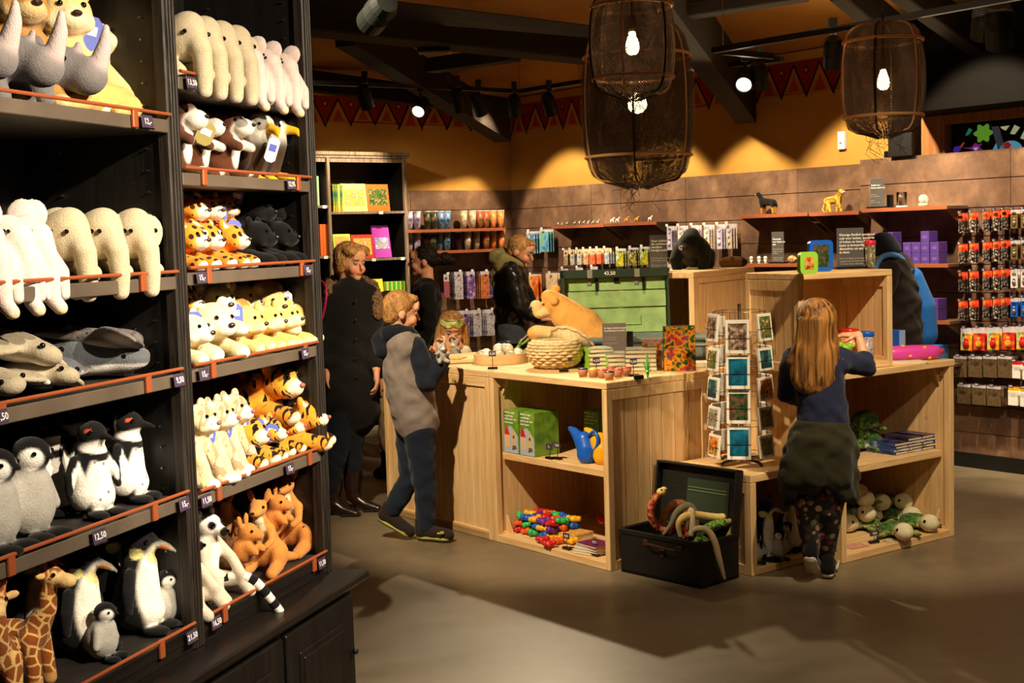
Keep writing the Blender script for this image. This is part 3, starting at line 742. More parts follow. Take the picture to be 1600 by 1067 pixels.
# price tags on the rails
def price_tag(M, s, label, w=.05, h=.034, parent=None):
    r = empty('price_tag', M, label, 'price tag', 'shelf price tags')
    bm = BM(); bx(bm, (0, 0, 0), (w, .0016, h), bev=.0006); fin(bm, 'tag_card', TAGP, r)
    bm = BM(); bx(bm, (0, -.0012, -h/2+.001), (w, .004, .003)); fin(bm, 'tag_holder', GLASSC, r)
    text(s, h*.62, T(0, -.0018, .001) @ RX(PI/2), r)
    return r
PT = [(1, 0, 229, 184, '12,-', 'under the lions and rhinos'), (1, 2, 279, 586, '9,50', 'under the plush rays'), (1, 3, 154, 832, '12,50', 'under the grey penguin chicks'),
      (1, 3, 287, 781, '15,-', 'under the spotted penguins'), (1, 4, 299, 986, '21,50', 'under the emperor penguins'), (1, 2, -2, 636, '11,50', 'cut by the frame under the rays'),
      (2, 0, 298, 121, '13,50', 'under the four beige elephants'), (2, 1, 454, 282, '12,95', 'under the plush eagles'), (2, 2, 314, 427, '15,-', 'under the leopards'), (2, 2, 480, 413, '15,-', 'under the black panthers'),
      (2, 3, 318, 579, '15,-', 'under the white lionesses'), (2, 3, 476, 547, '15,-', 'under the maned lions'), (2, 4, 321, 768, '11,50', 'under the pale tiger cubs'), (2, 4, 452, 722, '15,-', 'under the orange tigers'),
      (2, 5, 337, 965, '16,50', 'under the lemurs'), (2, 5, 502, 874, '11,50', 'under the kangaroos')]
for b, i, px, py, s, w in PT:
    u, _ = bkp(px, py, -.012); z = SHZ[b][i]-.014
    price_tag(BK @ T(u, -.014, z) @ RX(-.12), s, 'purple price tag %s %s' % (s.replace(',-', ' euro'), w))

# ================================================================ pine display boxes (islands)
def dir2(p, q): d = Vector((q.x-p.x, q.y-p.y, 0)); return d.normalized(), d.length
bL, bR = atz(771.5, 845, 0), atz(954, 893, 0)
xB, lenB = dir2(bL, bR); IB = frame(bL, xB); IBi = IB.inverted(); HB = .934
cLp, cRp = atz(1316.5, 881, 0), atz(1491.5, 837, 0)
xC, lenC = dir2(cLp, cRp); IC = frame(cLp, xC); ICi = IC.inverted()
def planks(bm, x0, x1, y0, y1, z0, z1, n, axis='x', gap=.003, bev=.0015, seed=0):
    rnd = random.Random(seed); ws = [rnd.uniform(.8, 1.2) for _ in range(n)]; t = sum(ws); a = 0
    for w_ in ws:
        f0, f1 = a/t, (a+w_)/t; a += w_; j = rnd.uniform(-.0015, .0015)
        if axis == 'x': bx2(bm, (x0+(x1-x0)*f0+gap/2, y0+j, z0), (x0+(x1-x0)*f1-gap/2, y1+j, z1), bev=bev)
        elif axis == 'y': bx2(bm, (x0+j, y0+(y1-y0)*f0+gap/2, z0), (x1+j, y0+(y1-y0)*f1-gap/2, z1), bev=bev)
        else: bx2(bm, (x0, y0+j, z0+(z1-z0)*f0+gap/2), (x1, y1+j, z0+(z1-z0)*f1-gap/2), bev=bev)
def display_box(M, w, d, h, label, t=.036, shelves=(), closed_front=False, plank_sides=(True, True), back='ply', braces=True, topover=0, ply_in=True, name='display_crate', np_=6, front_bottom=.04):
    r = empty(name, M, label, 'wooden display box', 'pine display boxes')
    bm = BM(); bx2(bm, (-topover, -topover, h-t), (w+topover, d, h), bev=.004); fin(bm, 'top_board', PINEX, r)
    bm = BM(); bx2(bm, (t, .0, 0), (w-t, d, front_bottom), bev=.003); fin(bm, 'bottom_board', PINEX, r)
    for i, (x0, x1) in enumerate(((0, t), (w-t, w))):
        bm = BM(); bx2(bm, (x0, 0, 0), (x1, t*1.1, h-t), bev=.003); bx2(bm, (x0, d-t, 0), (x1, d, h-t), bev=.003)
        bx2(bm, (x0, t, h-t-.055), (x1, d-t, h-t), bev=.003); bx2(bm, (x0, t, 0), (x1, d-t, .05), bev=.003)
        if plank_sides[i]: planks(bm, x0+.008, x1-.008, t*1.1, d-t, .05, h-t-.055, np_, 'y', seed=i+int(w*97))
        else: bx2(bm, (x0+.012, t, .05), (x1-.012, d-t, h-t-.055))
        fin(bm, 'side_panel', PINE, r)
    if closed_front:
        bm = BM(); planks(bm, t, w-t, .012, .028, .05, h-t-.055, 8, 'x', seed=3); fin(bm, 'front_planks', PINE, r)
        bm = BM(); bx2(bm, (t, 0, 0), (w-t, .03, .052), bev=.003); fin(bm, 'front_rail', PINEX, r); bm = BM(); bx2(bm, (t, 0, h-t-.055), (w-t, .03, h-t), bev=.003); fin(bm, 'front_rail', PINEX, r)
    bm = BM(); 
    if back == 'planks': planks(bm, t, w-t, d-t+.005, d-.012, .05, h-t, 4, 'z', seed=4)
    else: bx2(bm, (t, d-.03, .04), (w-t, d-.012, h-t))
    fin(bm, 'back_panel', PINEPLY, r)
    for z in shelves:
        bm = BM(); bx2(bm, (t, .05, z-.038), (w-t, d-.03, z), bev=.003); fin(bm, 'shelf', PINEX, r)
    if braces:
        zs = [(.04, 1)]+[(h-t, -1)]
        for z, s in zs:
            for x, sx_ in ((t, 1), (w-t, -1)):
                if s < 0 and z < .6: continue
                bm = BM(); L = .10; p = [(0, 0), (L*.55*sx_, 0), (0, L*s)]
                if sx_*s < 0: p = p[::-1]
                prism(bm, p, .012, T(x, .075, z) @ RX(PI/2)); bmesh.ops.recalc_face_normals(bm, faces=bm.faces); fin(bm, 'corner_brace', PINE, r)
    return r
zsh = IBi @ vpl(800, 709, IB @ Vector((0, .05, 0)), math.atan2(xB.x, xB.y))
BOXB = display_box(IB, lenB, .70, HB, 'waist high pine box with bird house kits and watering cans on its open shelf', shelves=[zsh.z], plank_sides=(False, True), np_=7)
BOXA = display_box(IB @ T(-1.065, 0, 0), 1.058, .70, HB, 'pine box with closed plank front that the boy stands at', closed_front=True, braces=False, np_=6)
BOXF = display_box(IB @ T(0, .705, 0), lenB-.022, .70, HB, 'pine box behind the chest, carrying part of the counter', closed_front=True, braces=False)
BOXG = display_box(IB @ T(.205, 1.41, 0), lenB-.41, .62, HB, 'pine box farthest back under the upright plank crate', closed_front=True, braces=False)
zsc = ICi @ vpl(1400, 716, IC @ Vector((0, .05, 0)), math.atan2(xC.x, xC.y))
HC2 = .945
BOXC = display_box(IC, lenC, .70, HC2, 'pine box with plush turtles on the bottom and book stacks on its shelf', shelves=[zsc.z], plank_sides=(False, False), topover=.004)
# small crate standing on it, open towards the girl
dR = atz(1395.6, 572, HC2); dR = Vector((dR.x, dR.y, 0)); xD = Vector((math.sin(math.radians(63)), math.cos(math.radians(63)), 0)); wD = .60
ID = frame(dR-xD*wD, xD); ID = T(0, 0, HC2+.001) @ ID; IDi = ID.inverted()
hD = aty(1395.6, 420.5, dR.y).z-HC2
BOXD = display_box(ID, wD, .42, hD, 'small pine crate standing on the box, holding jars, with toys and a sign on top', t=.034, plank_sides=(True, True), braces=False, np_=4, front_bottom=.03)
eN = aty(1083.5, 425.4, 7.75); eR = aty(1175, 415.2, 8.5); xE, lE = dir2(eN, eR); 
hE = eN.z-HB
IE = frame(Vector((eN.x, eN.y, 0)), xE); IE = T(0, 0, HB+.001) @ IE
# the long side shows planks; its open front looks at the chest
r = empty('display_crate', IE, 'pine crate of upright planks that the plush gorilla stands on', 'wooden display box', 'pine display boxes')
lE = .93; dE = .5; t = .036
bm = BM(); bx2(bm, (0, 0, hE-t), (lE, dE, hE), bev=.004); fin(bm, 'top_board', PINEX, r)
bm = BM(); bx2(bm, (0, 0, 0), (lE, dE, t), bev=.004); fin(bm, 'bottom_board', PINEX, r)
for y0, y1, s in ((0, .034, 1), (dE-.034, dE, 2)):
    bm = BM(); planks(bm, .075, lE-.075, y0+.010, y1-.006, t, hE-t-.03, 7, 'x', seed=s); bx2(bm, (0, y0, t), (.075, y1, hE-t), bev=.003); bx2(bm, (lE-.075, y0, t), (lE, y1, hE-t), bev=.003)
    bx2(bm, (.075, y0, hE-t-.035), (lE-.075, y1, hE-t), bev=.003); fin(bm, 'side_panel', PINE, r)
bm = BM(); planks(bm, lE-.03, lE-.012, 0, 0, 0, 0, 1) if 0 else bx2(bm, (lE-.028, .034, t), (lE-.01, dE-.034, hE-t)); fin(bm, 'back_panel', PINEPLY, r)
# low crate with penguins, carrying the card spinner
lo = atz(1167.5, 903, 0); xL = Vector((math.sin(math.radians(51.6)), math.cos(math.radians(51.6)), 0)); IL = frame(lo+xL*.035, xL); ILi = IL.inverted(); HL = .49
BOXL = display_box(IL, .50, .52, HL, 'low pine crate with plush penguins inside and the card spinner on top', t=.04, plank_sides=(False, False), braces=False, front_bottom=.035)

# ================================================================ bookshelf on the far wall
OFFB = .36
sL, zTop = lw(488, 233, OFFB); sR, _ = lw(634, 240, OFFB)
def lwp(px, py, off=OFFB): return lw(px, py, off)
BS = LW @ T(sL, -OFFB, 0); wS = sR-sL; zTop = lw(560, 237, OFFB)[1]
root = empty('tall_bookshelf', BS, 'black bookshelf with picture books against the far wall, behind the two women', 'bookshelf')
sp = lw(517, 300, OFFB)[0]-sL
bm = BM(); bx2(bm, (-.6, 0, zTop-.035), (wS+.05, .36, zTop), bev=.008); bx2(bm, (-.6, .01, zTop-.055), (wS+.03, .36, zTop-.035), bev=.004); fin(bm, 'cornice', WORNW, root)
bm = BM(); bx2(bm, (-.55, .02, zTop-.09), (wS, .04, zTop-.055)); fin(bm, 'head_rail', WORNW, root)
for x in (wS-.03, sp-.03, -.55):
    bm = BM(); bx2(bm, (x, .0, 0), (x+.03, .03, zTop-.055), bev=.004); fin(bm, 'stile', WORNW, root)
    bm = BM(); bx2(bm, (x+.004, .03, 0), (x+.026, .35, zTop-.05)); fin(bm, 'side_panel', BLACKW, root)
bm = BM(); bx2(bm, (-.55, .34, 0), (wS, .355, zTop-.05)); fin(bm, 'back_panel', BLACKW, root)
zs2 = [lw(600, 330, OFFB)[1], lw(600, 403, OFFB)[1], lw(620, 470, OFFB)[1], lw(620, 560, OFFB)[1]]
zs1 = [lw(505, 321, OFFB)[1], lw(505, 400, OFFB)[1], lw(505, 490, OFFB)[1]]
def bshelf(x0, x1, z):
    bm = BM(); bx2(bm, (x0, .005, z-.022), (x1, .34, z), bev=.002); s = fin(bm, 'shelf', SHELFW, root)
    bm = BM(); bx2(bm, (x0, .0, z-.022), (x1, .006, z), bev=.002); fin(bm, 'edge_strip', WORNW, s)
for z in zs2: bshelf(sp, wS-.03, z)
for z in zs1: bshelf(-.52, sp-.03, z)
BSR = root
# ================================================================ plush animals
def plush(name, pattern=None, fine=260, bump=.45):
    m = bpy.data.materials.new(name); m.use_nodes = True; nt = m.node_tree; b = nt.nodes['Principled BSDF']
    b.inputs['Roughness'].default_value = .9; b.inputs['Specular IOR Level'].default_value = .15
    b.inputs['Sheen Weight'].default_value = .12; b.inputs['Sheen Roughness'].default_value = .5
    tc = nd(nt, 'ShaderNodeTexCoord'); at = nd(nt, 'ShaderNodeAttribute', attribute_name='Col'); O = tc.outputs['Object']
    col = at.outputs['Color']
    if pattern:
        if pattern == 'tiger':
            mp = nd(nt, 'ShaderNodeMapping'); mp.inputs['Scale'].default_value = (14, 42, 18); nt.links.new(O, mp.inputs[0])
            n = nd(nt, 'ShaderNodeTexNoise', Scale=1.0, Detail=1.5, Distortion=1.2); nt.links.new(mp.outputs[0], n.inputs['Vector']); f = ramp(nt, n.outputs[0], [(.53, (0, 0, 0)), (.57, (1, 1, 1))])
            pc = srgb((24, 14, 10))
        elif pattern == 'leopard':
            n = nd(nt, 'ShaderNodeTexVoronoi', Scale=34.0); nt.links.new(O, n.inputs['Vector']); f = ramp(nt, n.outputs['Distance'], [(.30, (1, 1, 1)), (.38, (0, 0, 0))]); pc = srgb((46, 24, 12))
        elif pattern == 'giraffe':
            n = nd(nt, 'ShaderNodeTexVoronoi', Scale=27.0, feature='DISTANCE_TO_EDGE'); nt.links.new(O, n.inputs['Vector']); f = ramp(nt, n.outputs['Distance'], [(.06, (0, 0, 0)), (.10, (1, 1, 1))]); pc = srgb((150, 82, 34))
        elif pattern == 'spots':
            n = nd(nt, 'ShaderNodeTexVoronoi', Scale=38.0); nt.links.new(O, n.inputs['Vector']); f = ramp(nt, n.outputs['Distance'], [(.14, (1, 1, 1)), (.20, (0, 0, 0))]); pc = srgb((60, 50, 44))
        elif pattern == 'turtle':
            n = nd(nt, 'ShaderNodeTexNoise', Scale=40.0, Detail=3.0); nt.links.new(O, n.inputs['Vector']); f = ramp(nt, n.outputs[0], [(.42, (0, 0, 0)), (.6, (1, 1, 1))]); pc = srgb((40, 74, 30))
        elif pattern == 'rings':
            s = nd(nt, 'ShaderNodeSeparateXYZ'); nt.links.new(O, s.inputs[0]); 
            n = nd(nt, 'ShaderNodeAttribute', attribute_name='ring'); mm = nd(nt, 'ShaderNodeMath', operation='FRACT'); nt.links.new(n.outputs['Fac'], mm.inputs[0]); f = ramp(nt, mm.outputs[0], [(.48, (0, 0, 0)), (.52, (1, 1, 1))]); pc = srgb((18, 15, 14))
        elif pattern == 'floral':
            n = nd(nt, 'ShaderNodeTexVoronoi', Scale=30.0); nt.links.new(O, n.inputs['Vector']); f0 = ramp(nt, n.outputs['Distance'], [(.42, (1, 1, 1)), (.52, (0, 0, 0))])
            cc = ramp(nt, n.outputs['Color'], [(.25, srgb((50, 44, 40))), (.4, srgb((150, 60, 60))), (.55, srgb((70, 84, 60))), (.7, srgb((190, 150, 120)))])
        if pattern == 'floral':
            mx = nd(nt, 'ShaderNodeMix', data_type='RGBA'); nt.links.new(f0, mx.inputs[0]); nt.links.new(col, mx.inputs[6]); nt.links.new(cc, mx.inputs[7]); col = mx.outputs[2]
        else:
            mu = nd(nt, 'ShaderNodeMath', operation='MULTIPLY'); nt.links.new(f, mu.inputs[0]); nt.links.new(at.outputs['Alpha'], mu.inputs[1])
            mx = nd(nt, 'ShaderNodeMix', data_type='RGBA'); nt.links.new(mu.outputs[0], mx.inputs[0]); nt.links.new(col, mx.inputs[6]); mx.inputs[7].default_value = (*pc, 1); col = mx.outputs[2]
    n = nd(nt, 'ShaderNodeTexNoise', Scale=float(fine), Detail=2.0); nt.links.new(O, n.inputs['Vector'])
    n3 = nd(nt, 'ShaderNodeTexNoise', Scale=35.0, Detail=2.0); nt.links.new(O, n3.inputs['Vector'])
    ad = nd(nt, 'ShaderNodeMath', operation='ADD'); nt.links.new(n.outputs[0], ad.inputs[0]); nt.links.new(n3.outputs[0], ad.inputs[1])
    mr = nd(nt, 'ShaderNodeMapRange'); mr.inputs[1].default_value = .6; mr.inputs[2].default_value = 1.4; mr.inputs[3].default_value = .82; mr.inputs[4].default_value = 1.15; nt.links.new(ad.outputs[0], mr.inputs[0])
    sc = nd(nt, 'ShaderNodeVectorMath', operation='SCALE'); nt.links.new(col, sc.inputs[0]); nt.links.new(mr.outputs[0], sc.inputs['Scale']); nt.links.new(sc.outputs[0], b.inputs['Base Color'])
    bp = nd(nt, 'ShaderNodeBump', Strength=bump, Distance=.004); nt.links.new(ad.outputs[0], bp.inputs['Height']); nt.links.new(bp.outputs[0], b.inputs['Normal'])
    MATS[name] = m; return m
PL = plush('plush_fur'); PLT = plush('plush_tiger', 'tiger'); PLL = plush('plush_leopard', 'leopard'); PLG = plush('plush_giraffe', 'giraffe'); PLS = plush('plush_spotted', 'spots'); PLTU = plush('plush_turtle', 'turtle')
TAGB = mat('blue_hang_tag', (96, 110, 200), .35); TAGW = mat('white_hang_tag', (236, 232, 238), .4); TAGO = mat('olive_hang_tag', (140, 124, 40), .4)
NOSEK = mat('nose_brown', (46, 26, 20), .35); NOSEP = mat('nose_pink', (170, 96, 80), .5)
_parts = {}
def part_mesh(key, fn):
    if key not in _parts: _parts[key] = fn()
    return _parts[key]
def eye_mesh(r):
    def f():
        bm = BM(); sph(bm, (0, 0, 0), r, 10); me = bpy.data.meshes.new('eye'); bm.to_mesh(me); bm.free(); me.polygons.foreach_set('use_smooth', [True]*len(me.polygons)); me.materials.append(EYE); return me
    return part_mesh(('eye', r), f)
def nose_mesh(r, m):
    def f():
        bm = BM(); sph(bm, (0, 0, 0), r, 10, (1.25, .8, .8)); me = bpy.data.meshes.new('nose'); bm.to_mesh(me); bm.free(); me.materials.append(m); return me
    return part_mesh(('nose', r, m.name), f)
def tagcard_mesh(m, w=.042, h=.06):
    def f():
        bm = BM(); c = w*.25
        prism(bm, [(-w/2+c, -h), (w/2-c, -h), (w/2, -h+c), (w/2, -c), (w/2-c, 0), (-w/2+c, 0), (-w/2, -c), (-w/2, -h+c)], .0012, RX(PI/2))
        bx(bm, (0, -.0016, -h*.42), (w*.62, .0008, h*.28), mi=1)
        me = bpy.data.meshes.new('hang_tag'); bm.to_mesh(me); bm.free(); me.materials.append(m); me.materials.append(TAGW if m is not TAGW else TAGB); return me
    return part_mesh(('tag', m.name, w, h), f)
def attach(me, parent, M, name):
    o = bpy.data.objects.new(name, me); C.objects.link(o); o.parent = parent; o.matrix_local = M; return o
PROTO = {}
def proto(key, name, prims, res, m=None, paints=(), k=.014, base=(200, 200, 200), eyes=(), er=.006, nose=None, nr=.008, nm=None, a0=0., extra=None):
    me = body_mesh(name+'_body', prims, res, paints, k, base, alpha0=a0); me.materials.append(m or PL)
    PROTO[key] = dict(name=name, me=me, eyes=eyes, er=er, nose=nose, nr=nr, nm=nm or NOSEK, extra=extra)
def place(key, M, label, cat='plush toy', group=None, tagM=None, tagm=None, tagsize=(.05, .068), alt=None):
    p = PROTO[key]; r = empty(p['name'], M, label, cat, group)
    attach(p['me'], r, Matrix(), 'body')
    for e in p['eyes']: attach(eye_mesh(p['er']), r, T(*e), 'eye')
    if p['nose']: attach(nose_mesh(p['nr'], p['nm']), r, T(*p['nose']), 'nose')
    if p['extra']:
        for nm_, me_, M_ in p['extra']: attach(me_, r, M_, nm_)
    if tagM is not None: attach(tagcard_mesh(tagm or TAGB, *tagsize), r, tagM, 'hang_tag')
    return r
def mesh_of(fn, mats, smooth=True):
    bm = BM(); fn(bm); me = bpy.data.meshes.new('m'); bm.to_mesh(me); bm.free()
    if smooth: me.polygons.foreach_set('use_smooth', [True]*len(me.polygons))
    for m in (mats if isinstance(mats, (list, tuple)) else [mats]): me.materials.append(m)
    return me
def sym(*prims):
    out = []
    for q in prims:
        out.append(q); q = list(q)
        if q[0] == 'l': q[1] = [(-p[0], p[1], p[2]) for p in q[1]]
        else:
            q[1] = (-q[1][0], q[1][1], q[1][2])
            if q[4]: q[4] = (q[4][0], -q[4][1], -q[4][2])
        out.append(tuple(q))
    return out
def mirror(ps):
    def f(p):
        if not isinstance(p[0], tuple): return (-p[0], *p[1:])
        q = list(p); q[0] = (-p[0][0], *p[0][1:])
        if len(q) > 3 and q[3]: q[3] = (q[3][0], -q[3][1], -q[3][2])
        return tuple(q)
    return list(ps)+[f(p) for p in ps]
R1 = .0055

# elephants: trunks hang over the shelf edge
BEI = (206, 190, 158); PNK = (228, 208, 200)
proto('elephant', 'plush_elephant', [E_((0, .10, .08), (.068, .105, .075)), E_((0, -.02, .118), (.056, .062, .066)), E_((0, -.045, .14), (.045, .045, .05)),
      L_([(0, -.062, .12), (0, -.088, .075), (0, -.094, .015), (0, -.092, -.030)], [.036, .029, .025, .022], k=.01)] + sym(L_([(.05, 0, .05), (.055, -.055, .02)], [.028, .022]), L_([(.05, .16, .05), (.06, .14, .02)], [.03, .024]),
      E_((.080, -.002, .124), (.013, .044, .054), rot=(0, 12, 42), k=.004)), R1, base=BEI, paints=[((0, -.092, -.045), (.03, .03, .018), (226, 206, 182))], eyes=mirror([(.044, -.072, .128)]), er=.0065)
proto('elephant_pink', 'plush_elephant', [E_((0, .09, .07), (.06, .09, .065)), E_((0, -.02, .112), (.05, .055, .056)), L_([(0, -.055, .115), (0, -.078, .06), (0, -.084, .0), (0, -.088, -.035), (0, -.108, -.055)], [.034, .026, .022, .019, .017], k=.01)] +
      sym(L_([(.035, -.05, .08), (.044, -.085, .03), (.044, -.085, -.025)], [.02, .016, .015]), E_((.068, .012, .168), (.013, .036, .046), rot=(0, 28, 36), k=.004), L_([(.05, .15, .05), (.06, .11, .02)], [.028, .022])), R1, base=PNK,
      paints=mirror([((.066, .005, .155), (.012, .026, .036), (236, 190, 180), (0, 25, 25))])+[((0, -.114, -.064), (.02, .02, .014), (236, 214, 170))], eyes=mirror([(.036, -.064, .128)]), er=.005)
# rhino
proto('rhino', 'plush_rhino', [E_((0, .10, .085), (.07, .11, .072)), E_((0, -.03, .108), (.056, .07, .054)), E_((0, -.095, .088), (.047, .05, .046), (122, 116, 116)), L_([(0, -.125, .11), (0, -.145, .16), (0, -.15, .20)], [.024, .017, .008], (196, 178, 176), .004),
      L_([(0, -.075, .14), (0, -.08, .165)], [.014, .007], (180, 164, 162), .004)] + sym(L_([(.045, 0, .06), (.05, -.02, .022)], [.03, .026]), L_([(.05, .16, .06), (.055, .15, .022)], [.03, .026]), E_((.036, .0, .162), (.014, .01, .022), rot=(0, 20, 0))), R1, base=(112, 108, 110),
      eyes=mirror([(.046, -.062, .125)]), er=.007)
# cats
def cat(key, name, base, muzzle, m=None, a0=0., mane=None, sit=False, res=R1, nm=None, belly=None, s=1.0, tailc=None, big=1.0):
    if sit:
        hx, hy, hz = 0, -.02, .215
        P = [L_([(0, .055, .065), (0, .02, .15)], [.066, .05]), E_((0, hy+.01, hz-.055), (.04, .04, .04))] + sym(E_((.052, .01, .042), (.036, .065, .04)), L_([(.034, -.01, .14), (.04, -.05, .07), (.042, -.065, .022)], [.03, .024, .023]), E_((.042, -.082, .018), (.024, .03, .018)), E_((.058, -.055, .016), (.02, .035, .017)))
        P += [L_([(-.03, .11, .03), (-.08, .12, .018), (-.11, .07, .018)], [.014, .013, .014])]
    else:
        hx, hy, hz = 0, -.065, .112
        P = [L_([(0, .05, .064), (0, .20, .058)], [.06, .054]), E_((0, -.01, .078), (.052, .055, .055))] + sym(E_((.046, .19, .042), (.036, .055, .042)), L_([(.042, -.0, .045), (.045, -.11, .024)], [.032, .026]), E_((.046, -.125, .022), (.026, .03, .022)), L_([(.06, .2, .03), (.07, .12, .02)], [.026, .02]))
        P += [L_([(-.02, .25, .04), (-.06, .27, .02), (-.10, .21, .018)], [.014, .013, .014])]
    P += [E_((hx, hy, hz), (.056*big, .052*big, .05*big)), E_((hx, hy-.046*big, hz-.016), (.031*big, .028*big, .024*big), muzzle, k=.008), E_((0, hy-.034, hz-.034), (.022, .02, .014), muzzle, k=.006)]
    P += sym(E_((.040*big, hy+.012, hz+.044*big), (.021, .012, .023), rot=(0, 20, 0), k=.006), E_((.032, hy-.03, hz-.02), (.02, .018, .018), base if m else muzzle))
    pa = [((0, hy-.060, hz-.026), (.026 if m else .034, .028, .018 if m else .022), muzzle)]+mirror([((.042*big, hy-.006, hz+.046*big), (.012, .01, .014), muzzle)])
    if belly: pa += [((0, -.04, .11 if sit else .05), (.035, .045, .06), belly)]
    pa += mirror([((.044, -.09 if sit else -.14, .016), (.026, .03, .02), muzzle)])
    if mane:
        P += [E_((0, hy+.03, hz+.005), (.078, .045, .082), mane, k=.01), E_((0, hy+.05, hz-.04), (.062, .06, .06), mane, k=.01)]
        pa += [((0, hy-.03, hz-.005), (.047, .055, .047), base)]+[((0, hy-.055, hz-.024), (.035, .03, .022), muzzle)]
    e = (.024*big, hy-.046*big, hz+.014)
    proto(key, name, P, res, m, pa, .014, base, mirror([e]), .0062*big, (0, hy-.075*big, hz-.008), .0085*big, nm, a0)
CRM = (236, 204, 136); WHT = (240, 228, 206); TAN = (226, 172, 88); ORG = (226, 140, 36)
cat('lion_sit', 'plush_lion', CRM, (246, 230, 188), sit=True)
cat('lioness_white', 'plush_lioness', (242, 222, 172), (250, 240, 214), big=1.12)
cat('lion_mane', 'plush_lion', (234, 196, 124), (246, 226, 176), mane=(186, 116, 52), big=1.05)
cat('lion_cub', 'plush_lion_cub', (228, 184, 106), (246, 224, 172))
cat('lion_dark', 'plush_lion', (176, 128, 66), (214, 184, 130), sit=True, mane=(112, 70, 34))
cat('leopard', 'plush_leopard', ORG, (248, 232, 206), PLL, 1.)
cat('leopard_sit', 'plush_leopard', ORG, (248, 232, 206), PLL, 1., sit=True)
cat('panther', 'plush_panther', (7, 6, 7), (12, 11, 11))
cat('tiger', 'plush_tiger', (222, 148, 44), (246, 226, 196), PLT, 1., nm=NOSEP)
cat('tiger_pale', 'plush_tiger', (236, 208, 160), (250, 240, 224), PLT, .55, sit=True, nm=NOSEP)
# penguins
def penguin(key, H, style):
    s = H/.25; P = [L_([(0, .012, .07), (0, .0, .16)], [.058, .04], (16, 15, 16)), E_((0, .004, .05), (.056, .056, .045), (16, 15, 16)), E_((0, -.006, .212), (.034, .040, .034), (14, 13, 14))]
    if style == 'african':
        P += [L_([(0, -.038, .212), (0, -.078, .203)], [.012, .005], (20, 18, 18), .004)]
        pa = [((0, -.05, .085), (.052, .052, .082), (244, 238, 228)), ((0, -.045, .158), (.05, .05, .012), (16, 15, 16)), ((0, -.03, .182), (.05, .06, .017), (240, 232, 222)), ((0, .03, .212), (.034, .024, .034), (240, 232, 222)), ((0, .035, .21), (.02, .022, .04), (16, 15, 16))]
        pa += mirror([((.03, -.028, .224), (.008, .016, .006), (196, 80, 60))])+mirror([((.052, -.02, .08), (.012, .05, .07), (244, 238, 228))])
        fl = (16, 15, 16)
    else:
        P += [L_([(0, -.034, .216), (0, -.072, .204), (0, -.09, .192)], [.013, .008, .004], (20, 18, 18), .004)]
        pa = [((0, -.05, .10), (.062, .064, .112), (248, 240, 224)), ((0, -.04, .182), (.026, .03, .018), (240, 222, 150))]+mirror([((.028, -.004, .194), (.012, .018, .014), (240, 226, 150)), ((.010, -.062, .203), (.008, .018, .005), (236, 130, 30))])
        fl = (16, 15, 16)
    P += sym(L_([(.05, .005, .15), (.072, .0, .11), (.082, -.004, .07)], [.014, .015, .009], fl, .008)) + sym(E_((.03, -.045, .012), (.024, .034, .012), (14, 13, 14), k=.006))
    pa += mirror([((.066, -.02, .11), (.016, .012, .045), (232, 226, 218))]) if style == 'african' else []
    pa += mirror([((.03, -.05, .008), (.034, .045, .017), (14, 13, 14))])
    proto(key, 'plush_penguin', P, .005, PLS if style == 'african' else PL, [(*p[:3], None, (.8 if i == 0 and style == 'african' else 0.)) for i, p in enumerate(pa)], .012, (16, 15, 16), mirror([(.028, -.032, .222)]), .005)
penguin('penguin_african', .25, 'african'); penguin('penguin_emperor', .25, 'emperor')
proto('chick', 'plush_penguin_chick', [E_((0, .01, .07), (.058, .054, .065)), E_((0, .0, .11), (.042, .04, .04)), E_((0, -.008, .165), (.036, .038, .034), (16, 15, 16), k=.006), L_([(0, -.044, .165), (0, -.058, .160)], [.009, .004], (20, 18, 18), .003)] +
      sym(L_([(.045, 0, .11), (.066, -.006, .06)], [.014, .012]), E_((.028, -.042, .012), (.022, .03, .012), (16, 15, 16), k=.004)), .005, base=(176, 172, 164), k=.012,
      paints=mirror([((.02, -.022, .160), (.020, .026, .022), (244, 240, 232))]), eyes=mirror([(.026, -.036, .170)]), er=.0045)
# giraffe
proto('giraffe', 'plush_giraffe', [E_((0, .075, .15), (.048, .085, .05)), L_([(0, .01, .16), (0, -.035, .23), (0, -.045, .30)], [.042, .027, .024]), E_((0, -.055, .325), (.030, .036, .028)), E_((0, -.098, .312), (.024, .03, .022), (236, 196, 130))] +
      sym(L_([(.032, .01, .15), (.036, -.005, .08), (.038, -.01, .02)], [.03, .022, .021]), L_([(.032, .13, .15), (.038, .14, .08), (.04, .135, .02)], [.03, .022, .021]), L_([(.018, -.045, .345), (.022, -.04, .378)], [.008, .011], (196, 120, 60), .003), E_((.042, -.04, .335), (.02, .009, .012), (232, 190, 124), rot=(0, -15, 0), k=.005)) +
      [L_([(0, .155, .15), (0, .18, .09)], [.008, .01], (90, 50, 26))], .0055, PLG, [((0, -.10, .312), (.04, .045, .03), (238, 200, 136))]+mirror([((.038, -.01, .01), (.03, .035, .035), (206, 150, 90)), ((.04, .135, .01), (.03, .035, .035), (206, 150, 90)), ((.022, -.04, .38), (.02, .02, .016), (196, 120, 60)), ((.05, -.04, .335), (.025, .02, .02), (232, 190, 124))]), .012, (234, 190, 120), mirror([(.026, -.075, .335)]), .006, a0=1.)
